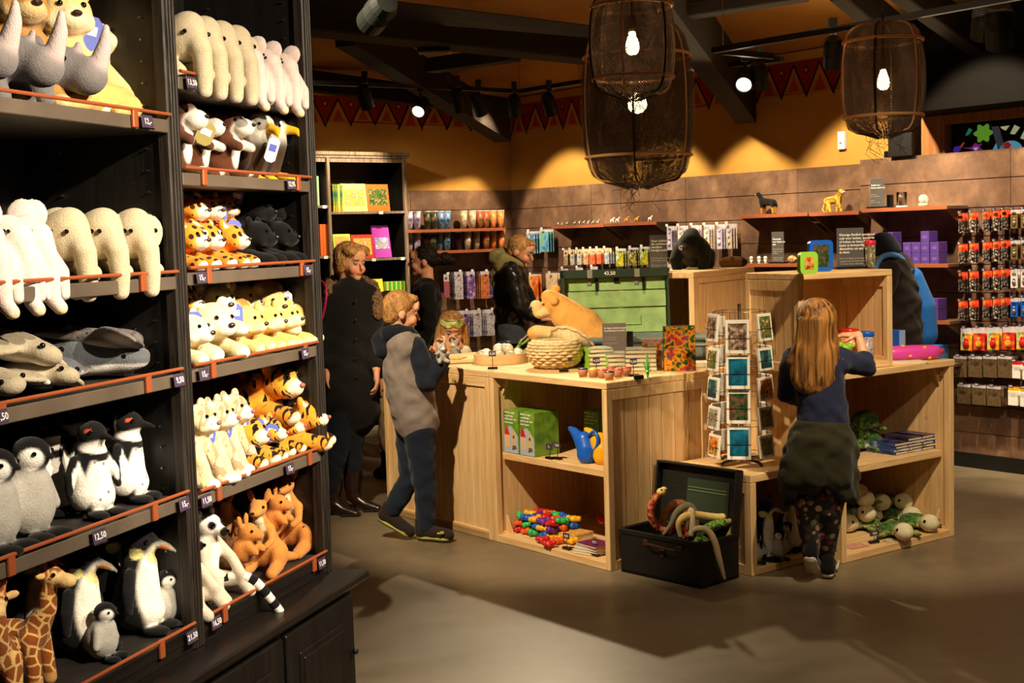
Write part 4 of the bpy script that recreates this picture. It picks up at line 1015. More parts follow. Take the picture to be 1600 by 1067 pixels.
# otter, eagle
proto('otter', 'plush_otter', [L_([(0, .03, .06), (0, .0, .13)], [.06, .045]), E_((0, -.01, .178), (.046, .048, .04)), E_((0, -.056, .160), (.036, .036, .03), (246, 236, 222), k=.008)] + sym(L_([(.04, -.01, .12), (.045, -.06, .10)], [.02, .015]), E_((.035, -.05, .014), (.024, .036, .015)), E_((.04, .01, .20), (.014, .008, .012), k=.004)) + [L_([(0, .07, .04), (.05, .14, .02)], [.03, .014])], .0052,
      base=(96, 54, 34), paints=[((0, -.06, .09), (.042, .045, .085), (246, 236, 220)), ((0, -.06, .155), (.046, .045, .030), (246, 236, 222))], eyes=mirror([(.032, -.046, .184)]), er=.0055, nose=(0, -.092, .168), nr=.008)
proto('eagle', 'plush_eagle', [L_([(0, .03, .06), (0, .0, .12)], [.056, .046]), E_((0, -.008, .168), (.042, .044, .042), (246, 240, 226)), E_((0, 0, .13), (.043, .043, .025), (246, 240, 226)), L_([(0, -.045, .168), (0, -.08, .162), (0, -.09, .145)], [.017, .012, .004], (240, 180, 20), .004)] +
      sym(E_((.05, .02, .085), (.018, .05, .06)), L_([(.026, -.03, .018), (.03, -.06, .010)], [.014, .011], (236, 176, 20), .004), L_([(.026, -.03, .018), (.012, -.06, .010)], [.012, .009], (236, 176, 20), .004)) + [E_((0, .09, .05), (.04, .04, .016), (240, 232, 220))], .005,
      base=(66, 46, 32), eyes=mirror([(.03, -.036, .178)]), er=.005)
# lemur with a ringed tail
lm = [L_([(0, .03, .05), (0, .0, .15)], [.052, .036]), E_((0, -.01, .205), (.036, .036, .034), (240, 234, 224)), L_([(0, -.036, .198), (0, -.06, .19)], [.018, .014], (240, 234, 224), .006)] + sym(L_([(.03, -.01, .15), (.06, -.04, .10), (.05, -.075, .06)], [.018, .015, .015]), L_([(.04, .0, .04), (.06, -.07, .04), (.055, -.10, .01)], [.028, .02, .018]), E_((.028, .0, .238), (.012, .008, .016), (240, 234, 224), k=.005))
proto('lemur', 'plush_lemur', lm, .005, base=(206, 192, 172), paints=[((0, -.045, .09), (.034, .04, .075), (246, 240, 230)), ((0, -.064, .19), (.016, .014, .014), (14, 12, 12))]+mirror([((.020, -.036, .21), (.012, .014, .012), (20, 16, 14))]), eyes=mirror([(.021, -.043, .211)]), er=.006, nose=(0, -.074, .192), nr=.007, nm=EYE)
# kangaroo, joey, bear
KG = (204, 132, 62)
proto('kangaroo', 'plush_kangaroo', [L_([(0, .05, .07), (0, .02, .14), (0, -.02, .20)], [.062, .045, .026]), E_((0, -.035, .245), (.032, .036, .03)), E_((0, -.075, .235), (.022, .028, .018)), L_([(0, .10, .05), (.03, .15, .025), (.07, .17, .02)], [.036, .024, .015])] +
      sym(E_((.05, .03, .06), (.034, .055, .05)), L_([(.05, -.0, .025), (.052, -.09, .018)], [.024, .02]), L_([(.034, -.01, .165), (.05, -.055, .13), (.035, -.075, .115)], [.018, .013, .012]), E_((.03, -.015, .285), (.013, .008, .03), rot=(0, 18, 0), k=.005)), .0052, base=KG,
      paints=[((0, -.05, .14), (.03, .04, .07), (240, 214, 168)), ((0, -.045, .195), (.02, .025, .03), (240, 214, 168))], eyes=mirror([(.026, -.058, .252)]), er=.0055, nose=(0, -.101, .238), nr=.006)
proto('joey', 'plush_joey', [E_((0, 0, .03), (.028, .028, .03)), E_((0, -.012, .07), (.022, .024, .022)), E_((0, -.034, .064), (.014, .016, .012))] + sym(E_((.018, 0, .096), (.008, .006, .016), rot=(0, 15, 0), k=.003), L_([(.018, -.02, .04), (.02, -.035, .03)], [.010, .009])), .0042, base=(196, 124, 58), k=.008, eyes=mirror([(.016, -.028, .076)]), er=.0035)
proto('bear', 'plush_bear', [L_([(0, .03, .06), (0, .01, .13)], [.062, .05]), E_((0, -.01, .19), (.05, .046, .044)), E_((0, -.052, .175), (.026, .024, .02), (128, 88, 52))] + sym(E_((.042, .0, .23), (.016, .01, .016), k=.004), L_([(.05, 0, .13), (.075, -.05, .09)], [.024, .022]), L_([(.05, -.0, .04), (.06, -.08, .03)], [.032, .026])), .0055, base=(92, 58, 32), eyes=mirror([(.022, -.05, .20)]), er=.005, nose=(0, -.074, .184), nr=.007)
# rays and sharks
proto('ray', 'plush_ray', [E_((0, .02, .045), (.05, .095, .032)), E_((0, -.07, .04), (.032, .034, .022)), L_([(0, .10, .04), (.01, .20, .02)], [.014, .006])] + sym(E_((.07, .01, .036), (.062, .065, .014), rot=(0, 18, -12)), E_((.12, .03, .018), (.04, .035, .010), rot=(0, 28, -25))), .0052, PLS, [((0, 0, -.018), (.2, .2, .044), (244, 234, 222), None, 0)], .016, (172, 160, 136), mirror([(.026, -.082, .056)]), .006, a0=.35)
proto('shark', 'plush_shark', [L_([(0, -.09, .045), (0, .02, .055), (0, .14, .04), (0, .2, .04)], [.03, .048, .03, .014]), E_((0, -.10, .045), (.034, .05, .028)), E_((0, .03, .105), (.008, .028, .03), rot=(-30, 0, 0)), E_((0, .22, .06), (.007, .02, .045), rot=(-20, 0, 0))] + sym(E_((.06, .02, .035), (.04, .022, .008), rot=(0, 20, -25))), .005, PLS, [((0, -.04, .008), (.1, .2, .030), (240, 232, 226), None, 0)], .010, (92, 96, 102), mirror([(.031, -.092, .054)]), .006, a0=.3)
proto('ray_dark', 'plush_ray', [E_((0, .02, .045), (.05, .095, .030)), E_((0, -.07, .04), (.032, .034, .022)), L_([(0, .10, .04), (.01, .20, .02)], [.014, .006])] + sym(E_((.07, .01, .036), (.062, .07, .012), rot=(0, 10, -12)), E_((.12, .03, .026), (.045, .04, .009), rot=(0, 16, -25))), .0052, PLS, [((0, 0, -.018), (.2, .2, .046), (236, 228, 220), None, 0)], .016, (104, 98, 96), mirror([(.026, -.082, .056)]), .006, a0=1.)

HOFF = dict(leopard=.06, panther=.06, tiger=.06, lion_cub=.06, lion_mane=.06, lioness_white=.06, rhino=.07, giraffe=.03, lemur=.04, kangaroo=0, shark=.09, otter=.03, eagle=.03, lion_sit=.03)
def shelf_toy(key, px, bay_, i, setback, label, yaw=0, s=1., tilt=(0, 0), z=0., tg=None, tm=None, **kw):
    zz = SHZ[bay_][i]+z; P = BK @ Vector((0, setback, 0)); py = 500
    # the column px at shelf height
    for _ in range(2):
        q = vpl(px, py, P, AZA); 
        d = ray(px, py)
        # find the row where that plane has the shelf height
        lo_, hi_ = -200, 1300
        for _k in range(24):
            m_ = (lo_+hi_)/2
            if vpl(px, m_, P, AZA).z > zz: lo_ = m_
            else: hi_ = m_
        py = m_
    q = BKi @ vpl(px, py, P, AZA)
    M = BK @ T(q.x, setback, zz+.001) @ RZ(math.radians(yaw)) @ T(0, HOFF.get(key, 0)*s, 0) @ RX(math.radians(tilt[0])) @ RY(math.radians(tilt[1])) @ Matrix.Scale(s, 4)
    tM = None
    if tg: tM = T(*tg[:3]) @ RZ(math.radians(-48-yaw)) @ Euler([math.radians(v) for v in (*tg[3:5], 0)]).to_matrix().to_4x4() @ T(0, -.012, .012)
    return place(key, M, label, tagM=tM, tagm=tm, **kw)
ST = shelf_toy
# --- near bay, top shelf
G1 = 'plush rhinos on the top shelf'
ST('rhino', -22, 1, 0, .075, 'grey plush rhino cut off by the picture edge, only its horned snout showing', group=G1, s=1.0, yaw=8)
ST('rhino', 52, 1, 0, .085, 'grey plush rhino in the middle of its row on the top shelf', group=G1, s=1.02, yaw=6)
ST('rhino', 122, 1, 0, .09, 'grey plush rhino at the end of its row, in front of the cream lioness', group=G1, s=1.0, yaw=12)
ST('lion_sit', 112, 1, 0, .20, 'tall cream plush lioness sitting behind the rhinos with a blue tag', s=1.22, yaw=-35, tg=(.05, -.03, .20, 0, 15, 55), tagsize=(.05, .07))
ST('lion_sit', 190, 1, 0, .16, 'cream plush lioness slumped beside the upright, its hind legs stretched out', s=1.0, yaw=40, tilt=(-14, 0), tg=(-.02, .04, .24, 10, -20, 0), tagsize=(.05, .07))
ST('lion_cub', 92, 1, 0, .15, 'cream plush lion lying turned away at the end of the top shelf', s=.78, yaw=-100)
ST('lion_dark', 30, 1, 0, .22, 'brown plush lion with a dark mane behind the row of rhinos', s=1.2, yaw=-25)
ST('lion_dark', 76, 1, 0, .30, 'brown plush lion half hidden between the dark maned one and the lioness', s=1.12, yaw=-20)
# --- near bay, second shelf: elephants
for j, (px, sb) in enumerate(((-42, .0), (8, .01), (34, .0))):
    ST('elephant_pink', px, 1, 1, sb+.085, '%s pale pink plush elephant counted from the picture edge, second shelf of the near bay' % ORD[j], group='pink elephants in the near bay', s=.93, yaw=(-4, -12, -2)[j])
for j, (px, sb) in enumerate(((94, .05), (148, .03), (198, .02))):
    ST('elephant', px, 1, 1, sb+.06, '%s beige plush elephant after the pink ones, second shelf of the near bay' % ORD[j], group='beige elephants in the near bay', s=.92, yaw=(-8, -12, -14)[j])
for j, px in enumerate((30, 78)):
    ST('elephant', px, 1, 1, .27, '%s beige plush elephant in the back row behind the pink ones' % ORD[j], group='beige elephants in the back row', s=.96, yaw=-10)
# --- near bay, third shelf: rays
ST('ray', -6, 1, 2, .10, 'beige plush ray lying lowest at the picture edge', yaw=-20, s=1.0, tilt=(0, -10), group='beige plush rays')
ST('ray', 62, 1, 2, .11, 'beige plush ray with its white underside showing, under the topmost ray', yaw=-5, s=1.0, tilt=(0, 8), group='beige plush rays')
ST('ray', 22, 1, 2, .15, 'topmost beige plush ray of the pile, wings drooping over the others', yaw=-8, s=1.15, tilt=(8, 14), z=.058, group='beige plush rays')
ST('ray_dark', 150, 1, 2, .22, 'dark grey plush ray lying at the back of the third shelf', yaw=25, s=1.2, z=.04, tilt=(0, -12))
ST('ray_dark', 172, 1, 2, .12, 'grey spotted plush ray resting tilted on the plush sharks', yaw=50, s=.95, z=.045, tilt=(20, 22))
ST('shark', 92, 1, 2, .15, 'small grey plush shark pushing its head out between the rays', yaw=10, s=.95)
ST('shark', 196, 1, 2, .09, 'grey plush shark at the end of the third shelf beside its price tag', yaw=28, s=1.05, tg=(.0, -.10, .03, 60, 0, 0), tm=TAGW, tagsize=(.02, .05))
ST('shark', 222, 1, 2, .20, 'grey plush shark at the back, its fin leaning on the upright', yaw=40, s=1.0, z=.01)
# --- near bay, fourth shelf: penguins
ST('chick', -4, 1, 3, .07, 'fluffy grey penguin chick cut off by the picture edge', s=1.15, yaw=5, group='grey penguin chicks on the fourth shelf')
ST('chick', 50, 1, 3, .075, 'fluffy grey penguin chick with white face above the 12,50 price tag', s=1.18, yaw=0, group='grey penguin chicks on the fourth shelf')
GA = 'spotted penguins on the fourth shelf'
ST('penguin_african', 148, 1, 3, .09, 'spotted plush penguin in front of its group with outstretched flippers', s=.95, yaw=-12, group=GA)
ST('penguin_african', 203, 1, 3, .11, 'spotted plush penguin closest to the upright, brightly lit', s=.95, yaw=10, group=GA)
ST('penguin_african', 78, 1, 3, .22, 'spotted plush penguin in the shade behind the grey chick', s=.98, yaw=-5, group=GA)
ST('penguin_african', 118, 1, 3, .29, 'spotted plush penguin deepest in the shelf, only its head well seen', s=1.0, yaw=0, group=GA)
# --- near bay, lowest shelf
ST('giraffe', 4, 1, 4, .05, 'plush giraffe cut off by the picture edge, face turned down', s=.80, yaw=-50, group='plush giraffes')
ST('giraffe', 78, 1, 4, .075, 'plush giraffe standing whole in front of the emperor penguins', s=.80, yaw=8, group='plush giraffes')
ST('giraffe', -14, 1, 4, .22, 'plush giraffe in the dark behind the other two', s=.80, yaw=-30, group='plush giraffes')
ST('penguin_emperor', 132, 1, 4, .15, 'tall emperor penguin plush between the giraffe and a small chick', s=1.08, yaw=8, group='plush emperor penguins')
ST('penguin_emperor', 224, 1, 4, .11, 'tall emperor penguin plush nearest the upright, yellow at the neck', s=1.10, yaw=10, group='plush emperor penguins')
ST('penguin_emperor', 60, 1, 4, .29, 'emperor penguin plush in the dark behind the giraffe', s=1.1, yaw=5, group='plush emperor penguins')
ST('penguin_emperor', 172, 1, 4, .24, 'emperor penguin plush turned away, its black back showing between the two others', s=1.08, yaw=60, group='plush emperor penguins')
ST('chick', 165, 1, 4, .07, 'small grey penguin chick standing in front of the middle emperor penguin', s=.72, yaw=5, group='small penguin chicks on the lowest shelf')
ST('chick', 262, 1, 4, .085, 'small grey penguin chick next to the upright, beside the 21,50 price tag', s=.74, yaw=5, group='small penguin chicks on the lowest shelf')
# --- far bay, top shelf
for j, px in enumerate((282, 307, 332, 356)):
    ST('elephant', px, 2, 0, .065, '%s beige plush elephant from the middle upright, top shelf of the far bay' % ORD[j], group='beige elephants in the far bay', s=.96, yaw=-16)
for j, (px, yw) in enumerate(((383, -24), (410, -20), (438, -24))):
    ST('elephant_pink', px, 2, 0, .05, '%s pale pink plush elephant after the beige ones, top shelf of the far bay' % ORD[j], group='pink elephants in the far bay', s=.84, yaw=yw)
# --- far bay, second shelf
ST('otter', 298, 2, 1, .07, 'plush otter half hidden by the middle upright, olive tag in front', s=.93, yaw=0, group='plush otters', tg=(.03, -.075, .14, 0, 25, 0), tm=TAGO)
ST('otter', 326, 2, 1, .14, 'plush otter in the middle of the three, mostly covered', s=.92, yaw=5, group='plush otters')
ST('otter', 372, 2, 1, .10, 'plush otter beside the bald eagles, dark brown with white muzzle', s=.94, yaw=2, group='plush otters')
ST('eagle', 408, 2, 1, .09, 'plush bald eagle looking down with a long white tag, next to the otter', s=1.0, yaw=-20, tilt=(10, 0), group='plush eagles', tg=(.0, -.07, .13, 0, 12, 0), tm=TAGW, tagsize=(.035, .075))
ST('eagle', 442, 2, 1, .08, 'plush bald eagle closest to the end upright, beak raised', s=.97, yaw=10, group='plush eagles')
# --- far bay, third shelf: leopards and panthers
GL_ = 'plush leopards on the third shelf'
for j, (px, sb, yw) in enumerate(((296, .09, 0), (322, .10, -6), (360, .10, 6))):
    ST('leopard', px, 2, 2, sb, ('orange plush leopard behind the middle upright, bottom row', 'orange plush leopard second in the bottom row', 'orange plush leopard at the end of the bottom row with two blue tags')[j], s=.82, yaw=yw, group=GL_, tg=((.0, -.08, .16, 0, 10, 0) if j == 2 else None))
ST('leopard', 298, 2, 2, .13, 'orange plush leopard lying on the first one by the middle upright', s=.8, yaw=0, z=.085, group=GL_)
ST('leopard', 326, 2, 2, .15, 'orange plush leopard lying on the second one of the bottom row', s=.82, yaw=-16, z=.085, group=GL_, tg=(.03, -.08, .12, 0, -10, 0))
ST('leopard_sit', 350, 2, 2, .18, 'orange plush leopard sitting on top of the pile beside a blue tag', s=.76, yaw=-30, z=.022, group=GL_, tg=(.05, -.04, .27, 0, 15, 20))
for j, (px, sb, z, yw) in enumerate(((402, .09, 0, 5), (436, .09, 0, 8), (402, .13, .078, 0), (432, .14, .078, 10))):
    ST('panther', px, 2, 2, sb, ('black plush panther beside the leopards, bottom row', 'black plush panther at the end of the bottom row', 'black plush panther lying on top beside the leopards', 'black plush panther on top with two pale tags at its ear')[j], s=.86, yaw=yw, z=z, group='black plush panthers',
       tg=(None, None, (.05, -.03, .17, 0, 0, 20), (.05, -.05, .17, 0, 10, 60))[j], tm=TAGB)
# --- far bay, fourth shelf: lions
ST('lioness_white', 334, 2, 3, .09, 'creamy white plush lioness lying in front with her paw over the rail', s=.98, yaw=-22, group='white plush lionesses')
ST('lioness_white', 338, 2, 3, .145, 'creamy white plush lioness lying on top of the front one', s=.92, yaw=-26, z=.058, group='white plush lionesses', tg=(.05, -.09, .09, 0, 0, 10))
ST('lioness_white', 297, 2, 3, .09, 'creamy white plush lioness half hidden by the middle upright', s=.85, yaw=0, group='white plush lionesses', tg=(.0, -.08, .16, 0, 0, 10))
ST('leopard', 292, 2, 3, .14, 'spotted plush cub peeping out over the white lioness by the upright', s=.7, yaw=0, z=.095)
ST('lioness_white', 378, 2, 3, .20, 'pale plush lioness squeezed in behind the maned lion', s=.85, yaw=0, z=.06, group='white plush lionesses')
ST('lion_mane', 424, 2, 3, .125, 'maned plush lion lying on top of the row with its arm hanging forward', s=.92, yaw=-26, z=.035, tg=(.06, -.06, .14, 0, 0, 20), tm=TAGW)
ST('lion_mane', 384, 2, 3, .10, 'maned plush lion in the bottom row under the big one', s=.86, yaw=2, group='bottom row lions')
for j, px in enumerate((416, 442, 463)):
    ST('lion_cub', px, 2, 3, .085, '%s golden plush lion in the bottom row after the maned one' % ORD[j], s=.86, yaw=(4, 6, 10)[j], group='bottom row lions', tg=((.04, -.07, .13, 0, 0, 15) if j == 1 else None))
# --- far bay, fifth shelf: tigers
for j, (px, sb) in enumerate(((306, .08), (334, .075), (360, .10))):
    ST('tiger_pale', px, 2, 4, sb, '%s pale plush tiger cub from the middle upright' % ORD[j], s=.86, yaw=(0, 8, 2)[j], group='pale plush tiger cubs', tg=(.04, -.03, .17, 0, 10, 15), tagsize=(.045, .05))
ST('tiger', 400, 2, 4, .21, 'big orange plush tiger stretched along the back of the shelf', s=1.45, yaw=52)
ST('tiger', 436, 2, 4, .13, 'orange plush tiger on top of the heap with a purple tag', s=1.15, yaw=-5, z=.092, tg=(.05, -.08, .16, 0, 10, 30), tagsize=(.05, .07), group='orange plush tigers')
for j, (px, sb, yw, s_) in enumerate(((386, .085, 2, .95), (420, .09, 8, .8), (448, .10, 10, .8), (478, .06, 18, .98))):
    ST('tiger', px, 2, 4, sb, ('orange plush tiger lying next to the pale cubs', 'small orange plush tiger behind a purple tag in the bottom row', 'small orange plush tiger in the bottom row before the last one', 'orange plush tiger leaning over the end of the rail')[j], s=s_, yaw=yw, group='orange plush tigers', tg=((.03, -.08, .14, 0, 0, 20), (-.03, -.09, .13, 0, 20, 0), None, (.05, -.04, .17, 0, 0, 40))[j])
ST('tiger', 300, 2, 4, .30, 'orange plush tiger lying in the dark behind the pale cubs', s=.95, yaw=10)
# --- far bay, lowest shelf
PLR = plush('plush_ringed', 'rings')
def ring_tail(pts, r, n=10):
    bm = BM(); P = spline(pts, 6); tube(bm, P, [r*(1-.25*i/len(P)) for i in range(len(P))], n); me = bpy.data.meshes.new('ringed_tail'); bm.to_mesh(me); bm.free()
    at = me.attributes.new('ring', 'FLOAT', 'POINT'); at.data.foreach_set('value', [(i//n)/len(P)*6 for i in range(len(me.vertices))]); c = me.color_attributes.new('Col', 'FLOAT_COLOR', 'POINT')
    c.data.foreach_set('color', list((*srgb((240, 234, 224)), 1.))*len(me.vertices)); me.polygons.foreach_set('use_smooth', [True]*len(me.polygons)); me.materials.append(PLR); return me
r = ST('lemur', 345, 2, 5, .075, 'white faced plush lemur whose ringed tail hangs over the cabinet', s=1.0, yaw=-8, group='plush lemurs')
attach(ring_tail([(.03, .0, .03), (.05, -.06, .05), (.07, -.105, .035), (.10, -.135, -.02), (.13, -.155, -.075)], .017), r, Matrix(), 'ringed_tail')
r = ST('lemur', 306, 2, 5, .06, 'plush lemur half covered by the middle upright', s=.98, yaw=6, group='plush lemurs')
attach(ring_tail([(.0, .05, .03), (.05, -.02, .02), (.065, -.07, .02), (.06, -.10, .02)], .014), r, Matrix(), 'ringed_tail')
ST('bear', 318, 2, 5, .22, 'dark brown plush bear at the back behind the lemurs', s=1.0, yaw=-10)
KGG = 'plush kangaroos on the lowest shelf'
ST('kangaroo', 412, 2, 5, .085, 'plush kangaroo in front with a joey at its side', s=.84, yaw=-78, group=KGG)
ST('kangaroo', 455, 2, 5, .12, 'tallest plush kangaroo, nearest the end upright', s=.93, yaw=-82, group=KGG)
ST('kangaroo', 356, 2, 5, .27, 'plush kangaroo in the dark behind the lemur', s=.88, yaw=-60, group=KGG)
ST('joey', 382, 2, 5, .05, 'small plush joey held in front of the first kangaroo', s=1.3, z=.075, yaw=5)
ST('joey', 428, 2, 5, .08, 'small plush joey peeping from behind, beside the tallest kangaroo', s=1.3, z=.11, yaw=5)
# ================================================================ things on and in the island boxes
def pic(name, cols, scale=30, rough=.35, detail=2):
    if name in MATS: return MATS[name]
    m = mat(name, cols[0], rough); nt = m.node_tree; b = nt.nodes['Principled BSDF']; tc = nd(nt, 'ShaderNodeTexCoord')
    n = nd(nt, 'ShaderNodeTexNoise', Scale=float(scale), Detail=float(detail)); nt.links.new(tc.outputs['Object'], n.inputs['Vector'])
    k = len(cols); nt.links.new(ramp(nt, n.outputs[0], [(.3+.4*i/(k-1), srgb(c)) for i, c in enumerate(cols)]), b.inputs['Base Color']); return m
P_GREEN = pic('picture_jungle', [(20, 50, 24), (60, 110, 50), (120, 90, 50), (200, 190, 120)], 60)
P_SEA = pic('picture_sea', [(6, 40, 60), (10, 90, 120), (20, 130, 160)], 18)
P_LION = pic('picture_lion', [(40, 26, 20), (200, 110, 40), (240, 170, 90), (90, 160, 220)], 40)
P_PARROT = pic('picture_parrot', [(30, 60, 24), (40, 90, 40), (240, 170, 40), (200, 40, 30), (60, 90, 140)], 34)
P_BROWN = pic('picture_fur', [(50, 34, 26), (120, 90, 70), (200, 180, 160)], 50)
P_ZEBRA = pic('picture_zebra', [(20, 18, 16), (200, 190, 170), (40, 30, 26), (170, 150, 120)], 90)
P_FOREST = pic('picture_forest', [(20, 30, 18), (50, 80, 40), (140, 60, 60)], 50)
P_FRUIT = pic('picture_colourful', [(240, 240, 200), (240, 120, 90), (240, 200, 60), (110, 160, 90)], 60)
def col_(n, c, r=.45, **k): return mat(n, c, r, **k)
CRIM = col_('plastic_red', (206, 38, 36), .25); CYEL = col_('plastic_yellow', (242, 176, 26), .3); CBLU = col_('plastic_blue', (30, 96, 206), .3); CGRN = col_('plastic_green', (60, 186, 92), .3); CORG = col_('plastic_orange', (226, 96, 30), .3)
LIME = col_('lime_green', (150, 210, 60), .4); PAGE = col_('book_pages', (226, 214, 184), .8); TERRA = col_('clay_cup', (186, 134, 96), .7); INKB = col_('dark_blue_gloss', (30, 36, 84), .25)
CARDB = col_('card_white', (232, 226, 214), .6); GREENT = col_('toy_green_bright', (74, 170, 50), .4)
def thing1(bm, name, mats, label, cat, M, group=None, smooth=False):
    o = fin(bm, name, mats, smooth=smooth); o.matrix_world = M; return tag(o, label, cat, group)
def stand(M, s, label, w=.05, h=.03, H=.07, lean=0):
    r = empty('price_stand', M, label, 'price stand', 'price stands')
    bm = BM(); bx(bm, (0, 0, .006), (.055, .025, .012), bev=.002); fin(bm, 'foot', BLACKP, r)
    bm = BM(); cyl(bm, (0, 0, .01), (0, 0, H), .002, n=6); fin(bm, 'rod', BLACKP, r)
    bm = BM(); bx(bm, (0, -.003, H), (w, .002, h)); fin(bm, 'card', TAGP, r); text(s, h*.6, T(0, -.0045, H) @ RX(PI/2), r); return r
FACE = frame(Vector((0, 0, 0)), Vector((1, 0, 0)))   # facing the camera
def AT(px, py, z=HB+.001, yaw=0): p = atz(px, py, z); return T(*p) @ RZ(math.radians(yaw))
AZI = -math.degrees(math.atan2(xB.y, xB.x)) ; YB = math.degrees(math.atan2(xB.y, xB.x)); YC = math.degrees(math.atan2(xC.y, xC.x))
# card display stand with text
def sign(M, w, h, lines, label, base=True, m=SIGNB, thick=.004, body=.12, head=.16, framem=None):
    r = empty('text_sign', M, label, 'sign', 'black text signs')
    bm = BM(); bx(bm, (0, 0, h/2+.004), (w, thick, h), bev=.001); fin(bm, 'panel', m, r)
    bm = BM(); bx(bm, (0, -thick/2-.0012, h/2+.004), (w+.006, .0016, h+.006)); fin(bm, 'clear_cover', mat('thin_clear_cover', (250, 250, 250), .05, alpha=.04), r)
    if base: bm = BM(); bx(bm, (0, -.0, .006), (w*1.22, .07, .014), bev=.002); fin(bm, 'foot', BLACKP, r)
    y = h*.86; dim = mat('dim_print', (170, 160, 150), .6)
    for s, big in lines:
        if s: text(s, h*(.086 if big else .058), T(-w*.42, -thick/2-.0026, y) @ RX(PI/2), r, WHITETXT if big else dim, align='LEFT')
        y -= h*(.088 if big else .068)
    return r
# ---- tray with eggs (box A / B seam)
TR = AT(783, 566); 
bm = BM(); lathe(bm, [(.0, .004), (.148, .004), (.148, .056), (.158, .056), (.158, 0), (.0001, 0)], 40); 
tray = fin(bm, 'wooden_tray', PINEPLY, smooth=False); tray.matrix_world = TR; tag(tray, 'round pale wooden tray full of speckled eggs beside the woven basket', 'tray')
EGGM = [pic('egg_cream', [(236, 226, 196), (214, 196, 150), (240, 236, 224)], 40), pic('egg_speckled', [(230, 222, 204), (150, 150, 110), (236, 230, 216)], 90), pic('egg_white', [(240, 236, 228), (226, 220, 208)], 30)]
bm = BM(); sph(bm, (0, 0, 0), .030, 14, (1, 1, 1.25)); em = bpy.data.meshes.new('egg'); bm.to_mesh(em); bm.free(); em.polygons.foreach_set('use_smooth', [True]*len(em.polygons))
rnd = random.Random(5)
EW = ['by the price stand', 'pressed against the rim at the front', 'in the middle of the front row', 'next to the basket', 'behind the front row', 'at the back rim', 'on top of the others', 'under the slingshot', 'at the side towards the boy', 'half buried in the middle', 'leaning on the far rim', 'beside the topmost egg']
for i in range(12):
    a = i/9*2*PI+.4; rr = .105 if i < 9 else .045; me = em if i % 3 == 0 else em.copy(); me.materials.clear(); me.materials.append(EGGM[i % 3])
    o = bpy.data.objects.new('speckled_egg', me); C.objects.link(o); o.matrix_world = TR @ T(rr*math.cos(a), rr*math.sin(a), .042+(.035 if i >= 9 else rnd.uniform(0, .01))) @ RX(PI/2+rnd.uniform(-.3, .3)) @ RY(rnd.uniform(0, 3)); tag(o, 'cream speckled egg in the round tray, '+EW[i], 'egg', 'eggs in the tray')
stand(AT(770, 576.5), '5,50', 'price stand in front of the egg tray', H=.085, w=.04)
# glass bowl behind
bm = BM(); lathe(bm, [(.05, 0), (.10, .03), (.12, .07), (.115, .07), (.095, .034), (.0001, .008)], 28); thing1(bm, 'glass_bowl', GLASSC, 'clear glass bowl behind the egg tray', 'bowl', AT(800, 552), smooth=True)
# slingshots leaning
for j, (px, yw) in enumerate(((812, -12), (828, 8))):
    M = AT(px, 562) @ T(-.03, .0, .05) @ RZ(math.radians(-35+yw)) @ RY(math.radians(52))
    r = empty('slingshot', M, ('green handled slingshot resting on the egg tray', 'green handled slingshot crossing over the other one')[j], 'slingshot', 'slingshots')
    bm = BM(); tube(bm, [(0, 0, 0), (0, 0, .06)], .011, 8); tube(bm, [(0, 0, .06), (0, .02, .085), (0, .028, .12)], .007, 8); tube(bm, [(0, 0, .06), (0, -.02, .085), (0, -.028, .12)], .007, 8); fin(bm, 'fork', col_('slingshot_green', (130, 160, 70)), r, smooth=True)
    bm = BM(); tube(bm, [(0, .028, .115), (.0, .012, .19), (0, 0, .235)], .003, 6); tube(bm, [(0, -.028, .115), (.0, -.012, .19), (0, 0, .235)], .003, 6); fin(bm, 'elastic_band', col_('pale_rubber', (214, 190, 130)), r)
# placemats / magazines near the boy
bm = BM(); bx(bm, (0, 0, .003), (.26, .19, .006), bev=.001); bx(bm, (0, 0, .0068), (.24, .17, .001), mi=1); thing1(bm, 'picture_book', [col_('cover_green', (110, 130, 90)), P_FRUIT], 'colourful flat picture book lying by the hands of the girl with the mask', 'book', AT(722, 566, yaw=8))
bm = BM(); bx(bm, (0, 0, .003), (.20, .14, .005), bev=.001); thing1(bm, 'picture_book', [P_FRUIT], 'small flat picture book lying at the edge of the plank front box', 'book', AT(700, 560, yaw=-15))
# ---- woven basket with its lid
STRAW = mat('woven_straw', (228, 202, 152), .8, noise=.25, nscale=60, bump=.5, bscale=160)
def woven(bm, prof, n=40, rows=12, thick=.0055, c=(0, 0, 0)):
    """stake and strand weave on a profile curve r(z)"""
    import bisect
    L = [0]
    for a, b in zip(prof, prof[1:]): L.append(L[-1]+math.hypot(b[0]-a[0], b[1]-a[1]))
    def at(t):
        s = t*L[-1]; i = min(max(bisect.bisect(L, s)-1, 0), len(prof)-2); f = (s-L[i])/(L[i+1]-L[i]+1e-9); return prof[i][0]+(prof[i+1][0]-prof[i][0])*f, prof[i][1]+(prof[i+1][1]-prof[i][1])*f
    for j in range(rows):
        r, z = at((j+.5)/rows); ph = j % 2
        tube(bm, [((r+thick*.9*math.cos(PI*(k+ph*2)/2))*math.cos(2*PI*k/(n*2)), (r+thick*.9*math.cos(PI*(k+ph*2)/2))*math.sin(2*PI*k/(n*2)), z) for k in range(n*2)], L[-1]/rows*.52, 5, closed=True)
bm = BM(); PB = [(.085, .006), (.125, .03), (.148, .075), (.150, .10), (.138, .135), (.115, .15)]; woven(bm, PB, 30, 11); lathe(bm, [(.0001, .002), (.085, .002), (.12, .03), (.143, .075), (.145, .10), (.133, .135), (.112, .15)], 30)
BKT = AT(868, 575) @ T(0, .02, 0); r = empty('woven_basket', BKT, 'round woven straw basket with its lid leaning on it', 'basket')
